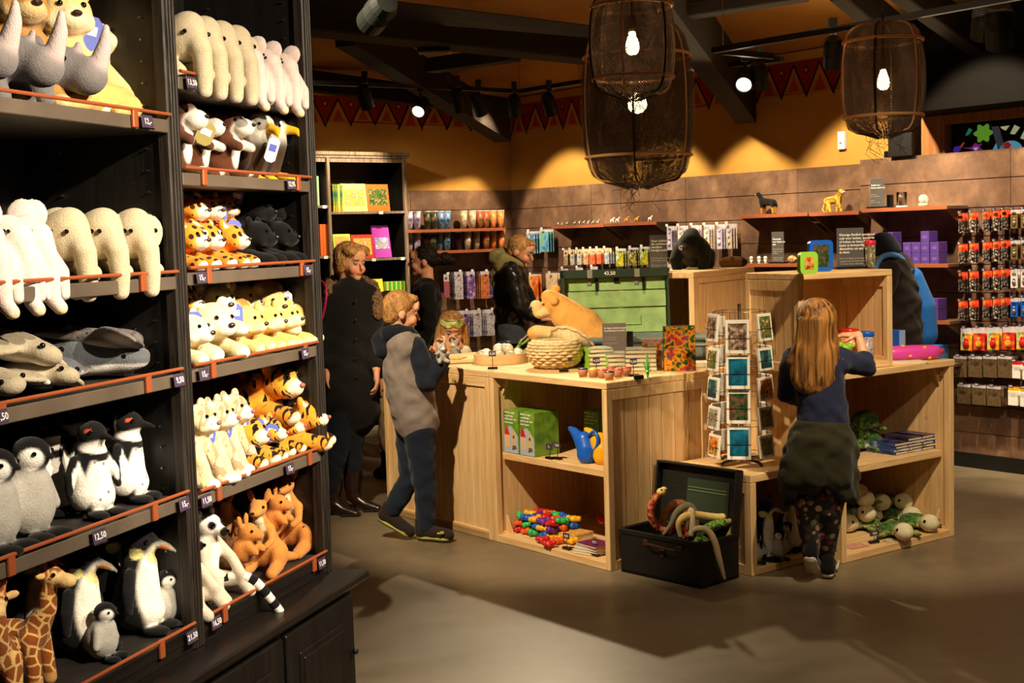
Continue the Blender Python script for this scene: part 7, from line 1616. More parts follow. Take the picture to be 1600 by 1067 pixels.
bm = BM(); x0, x1 = BSp(522), BSp(578); bx2(bm, (x0, .28, zs2[0]), (x1, .30, zs2[0]+.29)); thing1(bm, 'display_board', mat('grey_board', (70, 62, 52), .5), 'grey board standing behind the books on the top shelf', 'board', BS)
fbook(494, 500, zs1[0], .25, col_('cover_mint', (150, 214, 150)), 'mint green book in the narrow bay by the big bookcase', lean=0, th=.16, yb=.12)
for j in range(4): fbook(499+j*4.4, 503+j*4.4, zs1[1], .27, C2, '%s orange book in the narrow bay by the big bookcase' % ORD[j].capitalize(), lean=0, th=.16, yb=.12)
for (px, z) in ((597, zs2[0]), (583, zs2[1]), (628, zs2[1]), (509, zs1[0]), (508, zs1[1])):
    bm = BM(); bx(bm, (0, 0, 0), (.04, .002, .026)); o = fin(bm, 'shelf_label', WHITE); o.matrix_world = BS @ T(BSp(px, OFFB), -.003, z-.012); tag(o, {597: 'white label under the orange book', 583: 'white label under the red book', 628: 'white label at the shelf end under the magenta book', 509: 'white label under the mint green book', 508: 'white label under the orange books in the narrow bay'}[px], 'label')
# ================================================================ people
SKIN = plush('skin_tone', fine=60, bump=.04); b = SKIN.node_tree.nodes['Principled BSDF']; b.inputs['Roughness'].default_value = .5; b.inputs['Specular IOR Level'].default_value = .4; b.inputs['Sheen Weight'].default_value = 0
b.inputs['Subsurface Weight'].default_value = .12; b.inputs['Subsurface Radius'].default_value = (.02, .008, .004)
CLO = plush('woven_cloth', fine=320, bump=.25); CLO.node_tree.nodes['Principled BSDF'].inputs['Sheen Weight'].default_value = .1
LEA = mat('black_leather', (24, 22, 21), .28, spec=.6, bump=.35, bscale=26); BOOT = mat('brown_boot_leather', (44, 26, 20), .25, spec=.6, bump=.15, bscale=30); FLO = plush('floral_cloth', 'floral')
def hairm(name, c1, c2, scale=(70, 70, 5)):
    m = bpy.data.materials.new(name); m.use_nodes = True; nt = m.node_tree; b = nt.nodes['Principled BSDF']; tc = nd(nt, 'ShaderNodeTexCoord'); mp = nd(nt, 'ShaderNodeMapping'); mp.inputs['Scale'].default_value = scale; nt.links.new(tc.outputs['Object'], mp.inputs[0])
    n = nd(nt, 'ShaderNodeTexNoise', Scale=1.0, Detail=4.0, Distortion=.7); nt.links.new(mp.outputs[0], n.inputs['Vector']); nt.links.new(ramp(nt, n.outputs[0], [(.34, srgb(c2)), (.66, srgb(c1))]), b.inputs['Base Color'])
    bp = nd(nt, 'ShaderNodeBump', Strength=.9, Distance=.012); nt.links.new(n.outputs[0], bp.inputs['Height']); nt.links.new(bp.outputs[0], b.inputs['Normal']); b.inputs['Roughness'].default_value = .55; b.inputs['Specular IOR Level'].default_value = .2; MATS[name] = m; return m
EYW = mat('eye_white', (150, 132, 118), .35); 
def vadd(a, b, s=1.): return tuple(a[i]+b[i]*s for i in range(3))
def head_prims(c, yaw, pitch=0, s=1., skin=(214, 158, 124), neck=.16, child=False, roll=0):
    M = RZ(math.radians(yaw)) @ RX(math.radians(pitch)) @ RY(math.radians(roll)); f = lambda p: vadd(c, M @ Vector(p)*s); rot = tuple(math.degrees(v) for v in M.to_euler())
    e = lambda p, r, col=skin, k=.012: E_(f(p), tuple(v*s for v in r), col, rot, k)
    ck = 1.12 if child else 1.
    P = [e((0, .012, .022), (.072, .088, .092)), e((0, -.028, -.035), (.050*ck, .052, .058)), e((0, -.058, -.078), (.024, .022, .02)), L_([f((0, -.083, .008)), f((0, -.099, -.022))], [.007*s, (.0088 if child else .0100)*s], skin, .008),
         e((0, -.080, -.052), (.021, .012, .008), (186, 100, 88), .004), e((0, -.066, .034), (.050, .022, .014)), e((0, -.07, .055), (.045, .02, .03))]
    P += [e((sx*.034, -.055, -.03), (.024*ck, .025, .026)) for sx in (-1, 1)] + [e((sx*.074, .016, -.006), (.010, .020, .030), k=.005) for sx in (-1, 1)]
    nb = f((0, .03, -.06)); P.append(L_([nb, vadd(nb, (0, .01, -1), neck*s)], [.048*s, .054*s], skin))
    pa = [(f((sx*.030, -.089, .026)), (.020*s, .02*s, .0045*s), (120, 84, 54), rot) for sx in (-1, 1)]+[(f((sx*.045, -.075, -.035)), (.02*s, .02*s, .018*s), (226, 140, 116), rot) for sx in (-1, 1)]
    eyes = [(f((sx*.029, -.0690, .008)), M) for sx in (-1, 1)]
    return P, pa, eyes, f, rot
def hand(w, d, n, s=1., curl=.7, skin=(214, 158, 124), flip=1):
    d = Vector(d).normalized(); n = Vector(n); n = (n-d*n.dot(d)).normalized(); t = d.cross(n)*flip; w = Vector(w); P = []
    for o in (-.018, 0, .018): P.append(L_([w+t*o*.5*s, w+d*.045*s+t*o*s, w+d*.082*s+t*o*1.25*s], [.018*s, .016*s, .0125*s], skin, .01))
    for i, ln in enumerate((.86, 1., .95, .76)):
        p = w+d*.084*s+t*(1.5-i)*.0175*s; dd = d.copy(); pts = [p]; 
        for q, L in enumerate((.040, .026, .021)):
            a = curl*(.7+.15*i)*(.6+.35*q); dd = (dd*math.cos(a)+n*math.sin(a)).normalized(); n2 = n; p = p+dd*L*ln*s; pts.append(p)
        P.append(L_(pts, [.0098*s, .009*s, .0082*s, .007*s], skin, .003))
    b0 = w+d*.025*s+t*.024*s; b1 = b0+(d*.6+t*.7+n*.35).normalized()*.04*s; b2 = b1+(d*.85+t*.1+n*.5).normalized()*.032*s; P.append(L_([b0, b1, b2], [.015*s, .0115*s, .009*s], skin, .005)); return P
def wear(parent, name, prims, m, col, res=.008, k=.03, paints=(), sm=2, **kw):
    if name in ('coat', 'hoodie', 'sleeve', 'sweater', 'jeans', 'trousers', 'jacket', 'tied_jacket', 'hood'): kw.setdefault('wr', .0045 if name in ('coat', 'tied_jacket', 'jacket') else .003); kw.setdefault('wf', .8 if name == 'coat' else 1.1)
    me = body_mesh(name, prims, res, paints, k, col, smooth_it=sm, **kw); me.materials.append(m); o = bpy.data.objects.new(name, me); C.objects.link(o); o.parent = parent; return o
def TR(pts, rs, d=.68, side=False, col=None, k=None): return L_(pts, rs, col, k, (d, 1, 1) if side else (1, d, 1))
class PJ:
    """joints of a figure: pixel + depth -> metres from its foot point"""
    def __init__(s, px, Y): p = aty(px, 700, Y); s.Y = Y; s.o = Vector((p.x, Y, 0))
    def __call__(s, px, py, dy=0.): p = aty(px, py, s.Y+dy); return (p.x-s.o.x, p.y-s.o.y, p.z)
    def z(s, px, z, dy=0.): p = aty(px, 600, s.Y+dy); lo, hi = -400, 2000; 
    
def on_eyes(root, eyes, s=1.):
    for p, M in eyes:
        bm = BM(); sph(bm, (0, 0, 0), .0125*s, 12); sph(bm, (0, -.0065*s, -.001), .0068*s, 10, mi=1); o = fin(bm, 'eye', [EYW, EYE], root, smooth=True); o.matrix_local = T(*p) @ M
def person(px, Y, label): j = PJ(px, Y); return j, empty('person', T(*j.o), label, 'person')
def shoe(root, heel, toe, m1, m2, name='shoe', s=1., lift=0, extra=None, h=.05):
    a, b = Vector(heel), Vector(toe); d = b-a; u = Vector((0, 0, 1)); n = d.cross(u).normalized(); v = n.cross(d).normalized()
    P = [L_([a+v*.03*s, a+d*.45+v*.028*s, b+v*.018*s-d*.12], [.034*s, .036*s, .034*s]), L_([a+v*.03*s, a+v*.085*s-d*.02], [.036*s, .034*s])]
    o = wear(root, name, P, m1 if not isinstance(m1, tuple) else CLO, m1 if isinstance(m1, tuple) else (40, 40, 40), .006, .02)
    bm = BM(); Q = [a-d*.13, a+d*.1, a+d*.45, b-d*.18, b-d*.02]; wd = (.024, .034, .031, .040, .02)
    top, bot = [], []
    for p, w_ in zip(Q, wd): top += [(bm.verts.new(p+n*w_*s+v*.008), bm.verts.new(p-n*w_*s+v*.008))]; bot += [(bm.verts.new(p+n*w_*s-v*.014), bm.verts.new(p-n*w_*s-v*.014))]
    for i in range(4):
        for f in ((top[i][0], top[i][1], top[i+1][1], top[i+1][0]), (bot[i][1], bot[i][0], bot[i+1][0], bot[i+1][1]), (top[i][0], top[i+1][0], bot[i+1][0], bot[i][0]), (top[i+1][1], top[i][1], bot[i][1], bot[i+1][1])): bm.faces.new(f)
    bm.faces.new((top[0][1], top[0][0], bot[0][0], bot[0][1])); bm.faces.new((top[4][0], top[4][1], bot[4][1], bot[4][0])); bmesh.ops.recalc_face_normals(bm, faces=bm.faces)
    bmesh.ops.bevel(bm, geom=list(bm.edges), offset=.006*s, segments=2, affect='EDGES'); fin(bm, 'sole', m2, o, smooth=True); return o
SK1, SK2 = (222, 160, 124), (226, 168, 130)
# ---- woman in the long black coat
j, root = person(545, 8.13, 'person with short blonde hair in a long black coat with fur hood')
hc = j(549, 411); HP, pa, ey, f, rot = head_prims(hc, 48, 8, 1.02, SK1)
body = HP+[TR([j(548, 478), j(549, 540), j(550, 630)], [.125, .115, .13], .65), L_([j(524, 464), j(574, 464)], [.045, .045])]+[L_([j(549, 640), j(551, 725), j(551, 780)], [.085, .05, .036]), L_([j(540, 640, -.02), j(522, 725, -.1), j(518, 790, -.12)], [.07, .045, .034])]
body += [L_([j(577, 462), j(588, 520, -.03), j(588, 575, -.10)], [.04, .034, .026]), L_([j(519, 462), j(509, 520), j(512, 575, -.05)], [.04, .034, .026])]+hand(j(588, 576, -.1), (.05, -.1, -1), (-1, 0, 0), 1., .5, SK1)+hand(j(512, 576, -.05), (0, -.1, -1), (1, 0, 0), 1., .5, SK1, -1)
wear(root, 'body', body, SKIN, SK1, .007, .015, pa, 1); on_eyes(root, ey, 1.)
HB1 = hairm('blonde_hair_short', (206, 160, 98), (120, 78, 40), (60, 60, 16))
H = [E_(f((0, .03, .045)), (.092, .098, .085), None, rot), E_(f((0, .06, -.02)), (.082, .06, .075), None, rot), E_(f((.055, -.03, .075)), (.045, .05, .036), None, rot), E_(f((-.045, -.035, .078)), (.045, .05, .034), None, rot), E_(f((.075, .01, .02)), (.024, .04, .05), None, rot), E_(f((-.075, .015, .0)), (.026, .045, .065), None, rot)]
wear(root, 'hair', H, HB1, (200, 150, 90), .006, .02, sm=1, jitter=.0012)
coat = [TR([j(548, 478), j(549, 530), j(549, 590), j(549, 640)], [.15, .155, .17, .18], .72), L_([j(522, 464), j(576, 464)], [.065, .065]), L_([j(577, 464), j(587, 520, -.03), j(588, 568, -.09)], [.062, .056, .046]), L_([j(520, 464), j(510, 520), j(512, 568, -.04)], [.062, .056, .046]), E_(j(548, 449), (.085, .08, .045)), E_(j(549, 438, .03), (.07, .07, .02))]
wear(root, 'coat', coat, CLO, (22, 20, 19), .008, .035, [(j(560, 655), (.3, .25, .012), (16, 15, 14))])
fur = [L_([j(512, 455, -.05), j(517, 443, .05), j(535, 436, .12), j(560, 438, .12), j(580, 448, .04), j(588, 468, -.04), j(590, 492, -.06)], [.03, .038, .042, .04, .042, .038, .028])]
wear(root, 'fur_hood', fur, plush('fur_trim', fine=120, bump=1.), (122, 92, 58), .007, .02, jitter=.004, sm=0)
bm = BM(); tube(bm, spline([j(503, 500, -.12), j(509, 470, -.13), j(509, 448, -.1), j(501, 438, 0)], 6), .008, 6); fin(bm, 'bag_strap', col_('strap_magenta', (170, 20, 90)), root, smooth=True)
bm = BM()
for py in (470, 500, 530, 560, 590): sph(bm, vadd(j(556, py, -.13), (0, 0, 0)), .008, 8)
fin(bm, 'snap_buttons', BLACKM, root)
wear(root, 'trousers', [L_([j(549, 640), j(551, 700), j(551, 742)], [.085, .066, .058]), L_([j(540, 640, -.02), j(522, 725, -.1), j(519, 765, -.11)], [.105, .068, .056])], CLO, (24, 28, 40), .008, .02)
for (ax, ay, ad), (bx_, by_, bd), tx in (((551, 738, 0), (553, 782, 0), 38), ((521, 738, -.10), (518, 790, -.12), 20)):
    an = j(bx_, by_-6, bd); P = [L_([j(ax, ay, ad), j(ax, (ay+by_)/2, (ad+bd)/2), an], [.062, .054, .042]), L_([an, vadd(an, (.07, -.03, -.045)), vadd(an, (.155, -.06, -.068))], [.042, .034, .024])]
    bt = wear(root, 'boot', P, BOOT, (60, 36, 28), .006, .02); bm = BM(); cyl(bm, vadd(an, (-.012, .005, -.04)), (an[0]-.008, an[1]+.004, 0), .024, .019, 10); bx(bm, (an[0]+.12, an[1]-.045, .008), (.12, .06, .014), None, .004); fin(bm, 'heel_and_sole', BLACKM, bt)
# ---- boy in grey hoodie
j, root = person(655, 7.28, 'person, a boy in a grey hooded sweatshirt with dark sleeves, walking up to the counter with a plush in his hands')
root['label'] = 'person, a boy in grey hoodie with dark sleeves, stepping up to the counter'
hc = j(628, 489); HP, pa, ey, f, rot = head_prims(hc, 108, 10, 1.0, SK2, child=True, neck=.11)
rs, re, rwr = j(655, 545, -.07), j(668, 597, -.12), j(694, 560, -.10); ls, le, lw_ = j(640, 545, .12), j(664, 590, .16), j(680, 556, .08)
body = HP+[TR([j(632, 545), j(640, 600), j(650, 655)], [.105, .10, .105], .85, True), L_([rs, re, rwr], [.036, .030, .022]), L_([ls, le, lw_], [.036, .030, .022]), L_([j(655, 680, -.04), j(663, 755, -.03), j(667, 822, -.02)], [.075, .045, .032]), L_([j(643, 680, .05), j(640, 745, .05), j(612, 798, .03)], [.075, .045, .032])]
body += hand(rwr, (.25, .2, .9), (-.6, .6, 0), .86, .9, SK2)+hand(lw_, (.3, -.3, .9), (.4, -.8, 0), .86, .8, SK2, -1)
wear(root, 'body', body, SKIN, SK2, .006, .012, pa, 1); on_eyes(root, ey, .95)
HB2 = hairm('blonde_hair_boy', (200, 150, 92), (136, 94, 52), (50, 50, 20))
wear(root, 'hair', [E_(f((0, .026, .036)), (.083, .090, .088), None, rot), E_(f((0, .058, -.020)), (.062, .048, .062), None, rot), E_(f((0, -.045, .085)), (.055, .035, .024), None, rot)], HB2, (190, 140, 90), .0055, .02, sm=1, jitter=.0012, cut=[E_(f((.12, -.06, -.03)), (.07, .08, .06), None, rot), E_(f((-.12, -.06, -.03)), (.07, .08, .06), None, rot)])
tor = [TR([j(629, 545), j(633, 580), j(642, 620), j(651, 655)], [.118, .135, .140, .138], .92, True), L_([j(633, 540, -.07), j(637, 540, .10)], [.07, .07])]
wear(root, 'hoodie', tor, CLO, (134, 122, 116), .0075, .05, [(j(655, 690), (.28, .22, .045), (116, 104, 98))])
wear(root, 'sleeve', [L_([vadd(rs, (-.02, 0, .01)), re, vadd(rwr, (-.01, 0, -.02))], [.060, .058, .042])], CLO, (28, 32, 44), .0065, .03); wear(root, 'sleeve', [L_([vadd(ls, (-.02, 0, .01)), le, vadd(lw_, (-.01, 0, -.02))], [.058, .056, .042])], CLO, (28, 32, 44), .0065, .03)
wear(root, 'hood', [L_([j(598, 548, -.05), j(596, 532, 0), j(606, 520, .05)], [.045, .055, .045]), L_([j(606, 522, -.06), j(622, 515, -.075), j(640, 517, -.05), j(648, 522, 0)], [.040, .034, .026, .02]), L_([j(606, 518, .07), j(625, 512, .08), j(645, 518, .05)], [.04, .034, .024])], CLO, (24, 28, 38), .0065, .03)
wear(root, 'jeans', [L_([j(655, 672, -.04), j(664, 755, -.03), j(667, 822, -.02)], [.092, .066, .054]), L_([j(643, 672, .05), j(642, 745, .05), j(614, 796, .03)], [.092, .066, .052]), E_(j(651, 668), (.105, .10, .06))], plush('denim', fine=420, bump=.35), (26, 34, 50), .0075, .02)
SH = (44, 34, 30); SO = mat('yellow_green_sole', (150, 146, 62), .5, noise=.2, nscale=30)
shoe(root, vadd(j(665, 838, -.02), (-.02, 0, 0)), (j(706, 838, -.1)[0], -.10, .022), SH, SO); a = j(606, 804, .03); shoe(root, (a[0]-.03, .04, .11), (a[0]+.13, -.0, .02), SH, SO)
bm = BM(); bx(bm, (0, 0, 0), (.035, .003, .008)); bx(bm, (.01, 0, .006), (.02, .003, .008)); o = fin(bm, 'shoe_stripe', col_('stripe_yellow', (206, 190, 60)), root); o.location = (j(688, 832, -.13)[0], j(688, 832, -.13)[1]-.0, .06)
proto('plush_small', 'small_plush', [E_((0, 0, .04), (.032, .03, .04)), E_((0, -.01, .095), (.028, .028, .026)), E_((0, -.035, .088), (.014, .014, .012), (240, 236, 230))]+sym(E_((.022, 0, .12), (.012, .008, .014)), L_([(.02, -.01, .06), (.042, -.03, .06)], [.012, .011]), L_([(.018, -.01, .015), (.03, -.04, .008)], [.014, .013])), .005, base=(176, 170, 162), eyes=mirror([(.014, -.034, .102)]), er=.004)
p = Vector(rwr)+j.o; place('plush_small', T(p.x-.015, p.y-.02, p.z-.02) @ RZ(.5) @ Matrix.Scale(.85, 4), 'small grey and white plush held by the boy at the counter', 'plush toy')
# ---- girl with the sleeping mask
j, root = person(707, 8.60, 'person, a girl with a green sleeping mask on her forehead, holding a grey plush')
hc = j(706, 517); HP, pa, ey, f, rot = head_prims(hc, 8, 16, .98, SK2, child=True, neck=.10)
rh, lh_ = j(696, 543, -.10), j(722, 545, -.10)
body = HP+[TR([j(708, 575), j(708, 690)], [.11, .105], .7), L_([j(684, 572), j(680, 600, -.05), rh], [.036, .03, .022]), L_([j(734, 572), j(738, 600, -.05), lh_], [.036, .03, .022]), L_([j(702, 690), j(701, 750), (-.04, 0, .05)], [.07, .045, .034]), L_([j(716, 690), j(716, 750), (.05, 0, .05)], [.07, .045, .034])]
body += hand(rh, (.3, -.3, .85), (.9, 0, -.2), .82, .8, SK2, -1)+hand(lh_, (-.3, -.3, .85), (-.9, 0, -.2), .82, .8, SK2)
wear(root, 'body', body, SKIN, SK2, .006, .012, pa, 1); on_eyes(root, ey, .95)
HB3 = hairm('blonde_hair_girl', (214, 164, 96), (140, 92, 46))
wear(root, 'hair', [E_(f((0, .03, .04)), (.086, .09, .088), None, rot), L_([f((.075, .0, .02)), f((.088, -.01, -.07)), vadd(f((.09, -.02, -.12)), (0, 0, -.05))], [.03, .03, .024]), L_([f((-.075, .0, .02)), f((-.090, -.01, -.07)), vadd(f((-.095, -.02, -.12)), (0, 0, -.05))], [.03, .03, .024]), E_(f((0, .06, -.06)), (.08, .04, .10), None, rot)], HB3, (200, 150, 90), .0055, .02, sm=1, jitter=.001)
bm = BM(); pts = []
for a in range(-7, 8): t = a/7; pts.append((t, .05+.008*math.cos(t*PI)))
ow = [(x*.082, .108-.012*x*x) for x, _ in pts]+[(x*.082, .062+.020*(1-abs(abs(x)-.5)*2)*-1+.006) for x, _ in pts[::-1]]
v = [[bm.verts.new(f((x, -.104+x*x*9.5+dy_, z))) for x, z in ow] for dy_ in (0, .006)]; n = len(ow)
bm.faces.new(v[0]); bm.faces.new(v[1][::-1])
for i in range(n): bm.faces.new((v[0][i], v[1][i], v[1][(i+1) % n], v[0][(i+1) % n]))
bmesh.ops.recalc_face_normals(bm, faces=bm.faces); fin(bm, 'sleeping_mask', pic('mask_green', [(110, 130, 60), (190, 200, 110), (230, 230, 180)], 22), root)
wear(root, 'sweater', [TR([j(708, 578), j(708, 700)], [.125, .125], .78), L_([j(688, 566), j(730, 566)], [.055, .055])], CLO, (34, 38, 66), .007, .04)
wear(root, 'sleeve', [L_([j(684, 570), j(680, 598, -.05), j(694, 552, -.10)], [.052, .048, .038])], CLO, (226, 214, 196), .0065, .03); wear(root, 'sleeve', [L_([j(734, 570), j(738, 592, -.05), j(726, 550, -.10)], [.052, .050, .040])], CLO, (226, 214, 196), .0065, .03)
wear(root, 'trousers', [L_([j(702, 684), j(701, 750), (-.04, 0, .08)], [.085, .062, .05]), L_([j(716, 684), j(716, 750), (.05, 0, .08)], [.085, .062, .05])], CLO, (40, 44, 60), .008, .02)
shoe(root, (-.045, .04, .022), (-.05, -.14, .022), SH, BLACKM, s=.9); shoe(root, (.055, .04, .022), (.06, -.14, .022), SH, BLACKM, s=.9)
p = Vector(j(708, 532, -.16))+j.o; place('plush_small', T(p.x+.01, p.y, p.z-.105) @ RZ(-.4) @ Matrix.Scale(.9, 4), 'small grey plush pressed to the mouth of the girl with the mask', 'plush toy')
# ---- woman with ponytail
j, root = person(664, 9.9, 'person with dark tied back hair in a black sweater, turned to the bookshelf')
hc = j(659, 409); HP, pa, ey, f, rot = head_prims(hc, -84, 2, 1.02, SK1)
body = HP+[TR([j(665, 465), j(665, 520), j(664, 590)], [.135, .12, .14], .7, True)]+[L_([j(660, 590, sx*.08), j(661, 660, sx*.08), (-.03, sx*.09, .06)], [.09, .055, .038]) for sx in (-1, 1)]+[L_([j(668, 455, sx*.17), j(672, 510, sx*.2), j(655, 550, sx*.18)], [.045, .038, .028]) for sx in (-1, 1)]
for sx in (-1, 1): body += hand(j(655, 550, sx*.18), (-.5, 0, -.6), (-.3, -sx, 0), 1., .5, SK1, sx)
wear(root, 'body', body, SKIN, SK1, .007, .015, pa, 1); on_eyes(root, ey)
wear(root, 'hair', [E_(f((0, .03, .036)), (.084, .094, .088), None, rot), E_(f((0, .075, .01)), (.06, .05, .06), None, rot), L_([f((0, .12, .0)), f((0, .17, .01)), f((0, .22, -.01))], [.035, .05, .03])], hairm('dark_hair', (38, 24, 18), (14, 9, 8), (60, 20, 30)), (30, 20, 16), .006, .02, sm=1, jitter=.002)
wear(root, 'sweater', [TR([j(665, 465), j(665, 520), j(664, 600)], [.155, .145, .165], .78, True)]+[L_([j(667, 455, sx*.16), j(672, 510, sx*.2), j(657, 545, sx*.18)], [.065, .056, .042]) for sx in (-1, 1)], CLO, (18, 16, 16), .008, .04)
wear(root, 'trousers', [L_([j(660, 590, sx*.08), j(661, 660, sx*.08), (-.03, sx*.09, .09)], [.11, .075, .055]) for sx in (-1, 1)], CLO, (22, 22, 26), .009, .02)
for sx in (-1, 1): shoe(root, (-.01, sx*.09, .022), (-.2, sx*.1, .022), (24, 22, 22), BLACKM)
# ---- child half hidden behind the coat
j, root = person(600, 9.3, 'person, a child with long brown hair, mostly hidden between the black coat and the boy')
hc = j(600, 482); HP, pa, ey, f, rot = head_prims(hc, -60, 5, .95, SK2, child=True, neck=.1)
body = HP+[TR([j(602, 525), j(602, 620)], [.11, .10], .75, True), L_([j(600, 620, -.05), j(604, 660, -.05), (.03, -.05, .06)], [.07, .05, .035]), L_([j(608, 620, .05), j(610, 660, .05), (.06, .06, .06)], [.07, .05, .035]), L_([j(590, 520, -.14), j(588, 560, -.16), j(596, 590, -.14)], [.036, .03, .022]), L_([j(614, 520, .1), j(616, 560, .12), j(612, 590, .1)], [.036, .03, .022])]+hand(j(596, 590, -.14), (0, 0, -1), (-1, 0, 0), .85, .5, SK2)+hand(j(612, 590, .1), (0, 0, -1), (-1, 0, 0), .85, .5, SK2, -1)
wear(root, 'body', body, SKIN, SK2, .007, .012, pa, 1); on_eyes(root, ey, .95)
wear(root, 'hair', [E_(f((0, .03, .036)), (.086, .09, .088), None, rot), E_(f((0, .06, -.08)), (.085, .05, .13), None, rot), E_(f((0, .04, -.16)), (.09, .05, .09), None, rot)], hairm('brown_hair_child', (120, 76, 40), (60, 36, 18)), (110, 70, 40), .007, .03, sm=1)
wear(root, 'jacket', [TR([j(602, 525), j(603, 615)], [.13, .13], .85, True), L_([j(591, 522, -.13), j(588, 560, -.16), j(596, 584, -.14)], [.055, .05, .04]), L_([j(613, 522, .1), j(616, 560, .12), j(612, 584, .1)], [.055, .05, .04])], CLO, (26, 24, 28), .008, .03)
wear(root, 'trousers', [L_([j(601, 612, -.04), j(605, 655, -.05), (.03, -.05, .20)], [.09, .066, .055]), L_([j(608, 612, .04), j(610, 655, .05), (.06, .06, .20)], [.09, .066, .055])], CLO, (190, 156, 120), .008, .02)
for x, y in ((.03, -.05), (.06, .06)): wear(root, 'boot', [L_([(x, y, .24), (x, y, .09)], [.055, .048]), L_([(x, y, .055), (x-.06, y-.08, .045)], [.05, .04])], CLO, (22, 20, 20), .007, .02)
# ---- man in leather jacket
j, root = person(803, 9.75, 'person with short blond hair in a black leather jacket with olive hood, turned to the goods on the wall')
root['label'] = 'person with short blond hair in a black leather jacket with olive hood'
hc = j(814, 394); HP, pa, ey, f, rot = head_prims(hc, 74, 22, 1.0, SK1)
body = HP+[TR([j(798, 435), j(799, 480), j(800, 535)], [.14, .125, .135], .7, True)]+[L_([j(800, 530, sx*.08), j(800, 620, sx*.08), (0, sx*.1, .06)], [.095, .06, .04]) for sx in (-1, 1)]
rs, re, rwr = j(797, 425, -.17), j(810, 475, -.2), j(842, 497, -.16); ls, le, lw_ = j(806, 425, .17), j(826, 475, .2), j(852, 497, .16)
body += [L_([rs, re, rwr], [.045, .038, .028]), L_([ls, le, lw_], [.045, .038, .028])]+hand(rwr, (.9, .1, -.1), (.2, .2, -1), 1., .6, SK1)+hand(lw_, (.9, -.1, -.1), (.2, 0, -1), 1., .6, SK1, -1)
wear(root, 'body', body, SKIN, SK1, .007, .015, pa, 1); on_eyes(root, ey)
wear(root, 'hair', [E_(f((0, .026, .038)), (.083, .090, .086), None, rot), E_(f((0, .055, -.020)), (.066, .046, .055), None, rot), E_(f((0, -.05, .088)), (.05, .036, .022), None, rot)], HB2, (190, 140, 90), .006, .02, sm=1, jitter=.001)
wear(root, 'hood', [L_([j(782, 415, -.08), j(778, 405, 0), j(784, 398, .08)], [.06, .075, .06]), L_([j(786, 402, -.1), j(800, 408, -.11), j(814, 414, -.08)], [.04, .035, .025])], CLO, (132, 122, 74), .0075, .03)
wear(root, 'jacket', [TR([j(797, 432), j(798, 470), j(800, 508)], [.165, .155, .155], .82, True)]+[L_([rs, re, vadd(rwr, (-.02, 0, 0))], [.072, .064, .046]), L_([ls, le, vadd(lw_, (-.02, 0, 0))], [.072, .064, .046])], LEA, (24, 22, 21), .0075, .035, sm=1)
wear(root, 'jeans', [L_([j(799, 522, sx*.07), j(800, 620, sx*.08), (0, sx*.1, .08)], [.118, .085, .065]) for sx in (-1, 1)], MATS['denim'], (58, 62, 72), .009, .03)
for sx in (-1, 1): shoe(root, (-.05, sx*.1, .022), (.16, sx*.1, .022), (30, 26, 24), BLACKM)
# ---- girl with long hair, seen from behind
j, root = person(1272, 6.12, 'person, a girl with long wavy hair, olive jacket tied around her waist')
hc = j(1276, 510, .03); HP, pa, ey, f, rot = head_prims(hc, 168, 10, .98, SK2, child=True, neck=.10)
rs, re, rwr = j(1316, 562, .04), j(1352, 572, .07), j(1341, 524, .14); ls, le, lw_ = j(1240, 562, .04), j(1230, 612, .10), j(1250, 622, .28)
body = HP+[TR([j(1279, 572), j(1283, 640), j(1283, 715)], [.10, .088, .105], .72), L_([rs, re, rwr], [.036, .031, .020]), L_([ls, le, lw_], [.036, .030, .021]), L_([j(1262, 730), j(1262, 800, .03), j(1266, 862, .04)], [.07, .045, .03]), L_([j(1303, 730), j(1296, 795, -.0), j(1290, 868, .10)], [.07, .046, .03])]
body += hand(rwr, (-1., .15, .05), (-.2, .1, -1), .84, .55, SK2)+hand(lw_, (.3, 1, 0), (0, 0, -1), .84, .5, SK2, -1)
wear(root, 'body', body, SKIN, SK2, .0055, .012, pa, 1); on_eyes(root, ey, .95)
HB4 = hairm('brown_hair_streaked', (176, 122, 62), (58, 34, 16), (46, 46, 3.2))
hp = [E_(f((0, .035, .035)), (.094, .100, .097), None, rot), E_(j(1274, 560, -.05), (.105, .055, .13)), E_(j(1272, 585, -.055), (.11, .045, .10))]
rnd = random.Random(11)
for i in range(26):
    t = i/25; x0 = 1250+52*t; xe = 1238+72*t+rnd.uniform(-3, 3); ye = 602+rnd.uniform(-10, 8)-(10 if t in (0, 1) else 0); dy = -.085+.06*abs(t-.5)*2; w_ = rnd.uniform(3, 6)
    hp.append(L_([j(x0, 500, dy-.02), j((x0+xe)/2-4+w_, 535, dy-.015), j(xe-w_, 565, dy-.012), j(xe+w_*.6, 585, dy-.01), j(xe, ye, dy)], [.012, .013, .012, .009, .004], None, .006))
hp += [L_([j(1303, 530, -.05), j(1310, 560, -.03), j(1322, 570, -.03), j(1316, 560, -.06)], [.012, .01, .008, .004], None, .004), L_([j(1305, 545, -.06), j(1312, 572, -.05), j(1310, 590, -.05)], [.012, .01, .004], None, .004)]
wear(root, 'hair', hp, HB4, (150, 100, 60), .0055, .014, sm=1)
wear(root, 'sweater', [TR([j(1279, 575), j(1282, 610), j(1286, 655)], [.118, .115, .12], .75), L_([j(1248, 565), j(1310, 563)], [.052, .052]), L_([rs, re, vadd(re, (-.005, .01, .03))], [.056, .052, .046]), L_([ls, le, vadd(lw_, (-.01, -.05, 0))], [.056, .050, .038])], CLO, (36, 40, 66), .0065, .035)
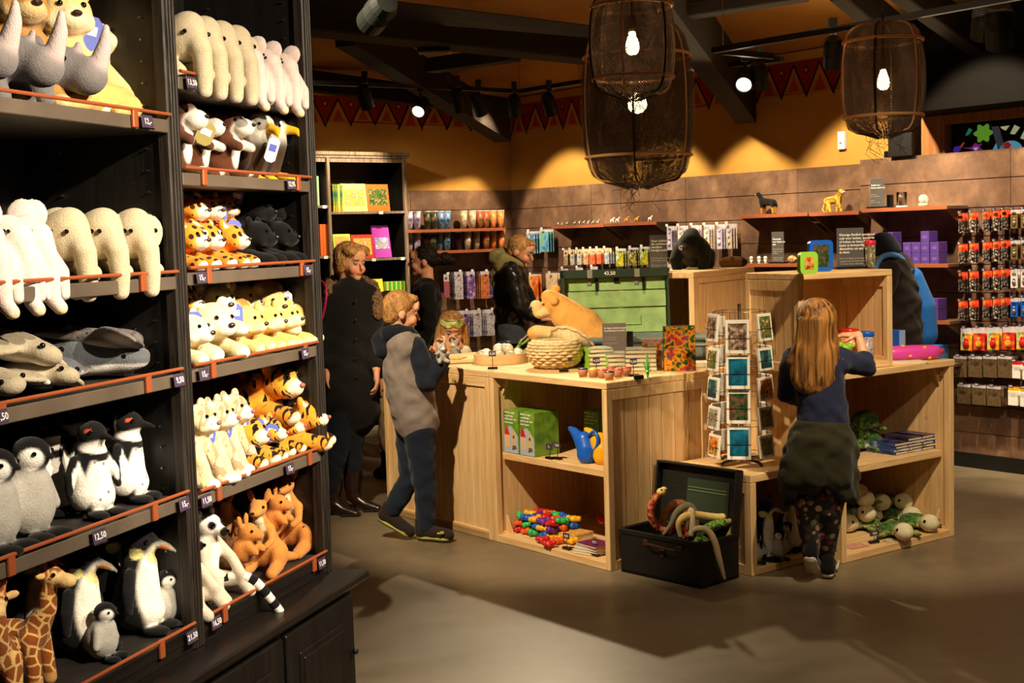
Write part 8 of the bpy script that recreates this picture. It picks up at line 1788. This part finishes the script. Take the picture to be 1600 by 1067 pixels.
jk = [E_(j(1284, 662), (.122, .10, .05)), L_([j(1262, 690, -.04), j(1240, 745, -.05), j(1234, 765, -.05)], [.075, .07, .045]), L_([j(1284, 690, -.06), j(1272, 740, -.08), j(1268, 760, -.08)], [.08, .075, .05]), L_([j(1306, 690, -.04), j(1308, 745, -.06), j(1318, 772, -.05)], [.08, .075, .045]), L_([j(1320, 690, .0), j(1324, 745, .0), j(1330, 775, -.02)], [.06, .055, .035]), L_([j(1245, 680, .02), j(1230, 740, .0), j(1229, 792, -.0)], [.045, .036, .022]), E_(j(1283, 715, .03), (.14, .09, .12))]
wear(root, 'tied_jacket', jk, CLO, (44, 42, 26), .007, .03)
wear(root, 'leggings', [L_([j(1264, 730), j(1263, 800, .03), j(1267, 862, .04)], [.082, .060, .040]), L_([j(1303, 730), j(1296, 795, -.0), j(1291, 866, .10)], [.084, .062, .040])], FLO, (44, 40, 38), .0065, .02)
WS_ = mat('white_sole', (214, 206, 190), .5); a = j(1266, 862, .04)
shoe(root, (a[0]+.01, a[1]-.03, .125), (a[0]+.03, a[1]-.02-.0, .02), (20, 20, 24), WS_, s=.86) if 0 else shoe(root, (a[0]-.015, a[1]-.06, .12), (a[0]+.03, a[1]+.07, .020), (20, 20, 24), WS_, s=.9)
c_ = j(1291, 868, .10); shoe(root, (c_[0]-.0, c_[1]-.03, .024), (c_[0]+.05, c_[1]+.14, .024), (20, 20, 24), WS_, s=.9)
for P in ((a[0]+.020, a[1]-.005, .085), (c_[0]+.045, c_[1]-.01, .062)):
    bm = BM(); tube(bm, spline([(P[0]-.018, P[1]-.0, P[2]-.022), (P[0]+.0, P[1]-.006, P[2]-.016), (P[0]+.014, P[1]+.004, P[2]+.02)], 4), [.002, .003, .004, .005, .006, .006, .005, .004, .002], 6); fin(bm, 'white_swoosh', WS_, root)
# ---- person with blue backpack, bending
j, root = person(1400, 8.45, 'person in dark cap and jacket with a bright blue backpack behind the crate')
hc = j(1378, 398); HP, pa, ey, f, rot = head_prims(hc, -75, 35, 1.0, SK1)
body = HP+[L_([j(1392, 425), j(1408, 480), j(1402, 560)], [.12, .13, .13]), L_([j(1398, 580, -.08), j(1398, 650, -.08), (0, -.09, .06)], [.09, .055, .04]), L_([j(1398, 580, .08), j(1398, 650, .08), (0, .09, .06)], [.09, .055, .04]), L_([j(1385, 425, -.16), j(1372, 470, -.18), j(1352, 500, -.12)], [.045, .038, .028]), L_([j(1385, 425, .16), j(1372, 470, .18), j(1352, 500, .12)], [.045, .038, .028])]+hand(j(1352, 500, -.12), (-1, 0, -.3), (0, 0, -1), 1., .5, SK1)+hand(j(1352, 500, .12), (-1, 0, -.3), (0, 0, -1), 1., .5, SK1, -1)
wear(root, 'body', body, SKIN, SK1, .0075, .015, pa, 1); on_eyes(root, ey)
wear(root, 'cap', [E_(f((0, .03, .045)), (.092, .10, .085), None, rot), L_([f((0, -.07, .06)), f((0, -.14, .045))], [.05, .02]), E_(f((0, .06, -.01)), (.085, .07, .06), None, rot)], CLO, (34, 38, 54), .007, .02, cut=[E_(f((0, -.10, -.03)), (.09, .08, .06), None, rot)])
wear(root, 'jacket', [L_([j(1391, 425), j(1405, 480), j(1402, 560)], [.145, .15, .15]), L_([j(1388, 425, -.15), j(1374, 470, -.18), j(1358, 496, -.13)], [.07, .062, .048]), L_([j(1388, 425, .15), j(1374, 470, .18), j(1358, 496, .13)], [.07, .062, .048])], CLO, (44, 38, 36), .0085, .04)
wear(root, 'trousers', [L_([j(1400, 575, sx*.07), j(1398, 650, sx*.08), (0, sx*.09, .08)], [.115, .08, .06]) for sx in (-1, 1)], CLO, (26, 26, 30), .009, .02)
for sx in (-1, 1): shoe(root, (.03, sx*.09, .022), (-.17, sx*.09, .022), (24, 22, 22), BLACKM)
BPB = (40, 110, 200)
bpk = wear(root, 'backpack', [L_([j(1424, 435), j(1438, 480), j(1444, 522)], [.075, .095, .085])], CLO, BPB, .0075, .03, [(j(1428, 500, -.1), (.045, .2, .12), (30, 34, 36)), (j(1424, 470, -.12), (.03, .1, .03), (60, 70, 90))])
for sx in (-1, 1): bm = BM(); tube(bm, spline([j(1424, 425, sx*.07), j(1402, 400, sx*.11), j(1376, 404, sx*.14), j(1366, 440, sx*.16), j(1380, 500, sx*.17)], 6), .019, 8); fin(bm, 'strap', col_('strap_blue', (90, 150, 220)), bpk, smooth=True)
# ---- shoulder of a child between the crates
j, root = person(1186, 9.0, 'person in a grey jacket, only a shoulder showing between the two crates')
hc = j(1200, 470, .16); HP, pa, ey, f, rot = head_prims(hc, 90, 40, .9, SK2, child=True, neck=.08)
body = HP+[L_([j(1188, 490), j(1186, 560)], [.09, .09]), L_([j(1184, 570, -.05), (0, -.05, .05)], [.06, .035]), L_([j(1190, 570, .05), (.03, .05, .05)], [.06, .035]), L_([j(1186, 480, -.1), j(1196, 520, -.12), j(1206, 530, 0)], [.034, .03, .02]), L_([j(1190, 480, .1), j(1200, 520, .12), j(1210, 530, .05)], [.034, .03, .02])]+hand(j(1206, 530, 0), (1, .3, 0), (0, 0, -1), .8, .5, SK2)+hand(j(1210, 530, .05), (1, .3, 0), (0, 0, -1), .8, .5, SK2, -1)
wear(root, 'body', body, SKIN, SK2, .0075, .012, pa, 1); on_eyes(root, ey, .9)
wear(root, 'jacket', [L_([j(1186, 482), j(1186, 555)], [.11, .11]), L_([j(1184, 478, -.08), j(1194, 516, -.12), j(1204, 528, 0)], [.06, .05, .04]), L_([j(1190, 478, .08), j(1200, 516, .12)], [.05, .05])], CLO, (84, 82, 82), .008, .03)
wear(root, 'hair', [E_(f((0, .026, .038)), (.084, .090, .086), None, rot), E_(f((0, .055, -.020)), (.066, .046, .055), None, rot)], MATS['dark_hair'], (30, 20, 16), .0065, .02, sm=1)
wear(root, 'trousers', [L_([j(1186, 560, sx*.045), (.015, sx*.05, .08)], [.08, .05]) for sx in (-1, 1)], CLO, (30, 32, 40), .009, .02)
for sx in (-1, 1): shoe(root, (-.01, sx*.05, .022), (.14, sx*.05, .022), (24, 22, 22), BLACKM, s=.85)
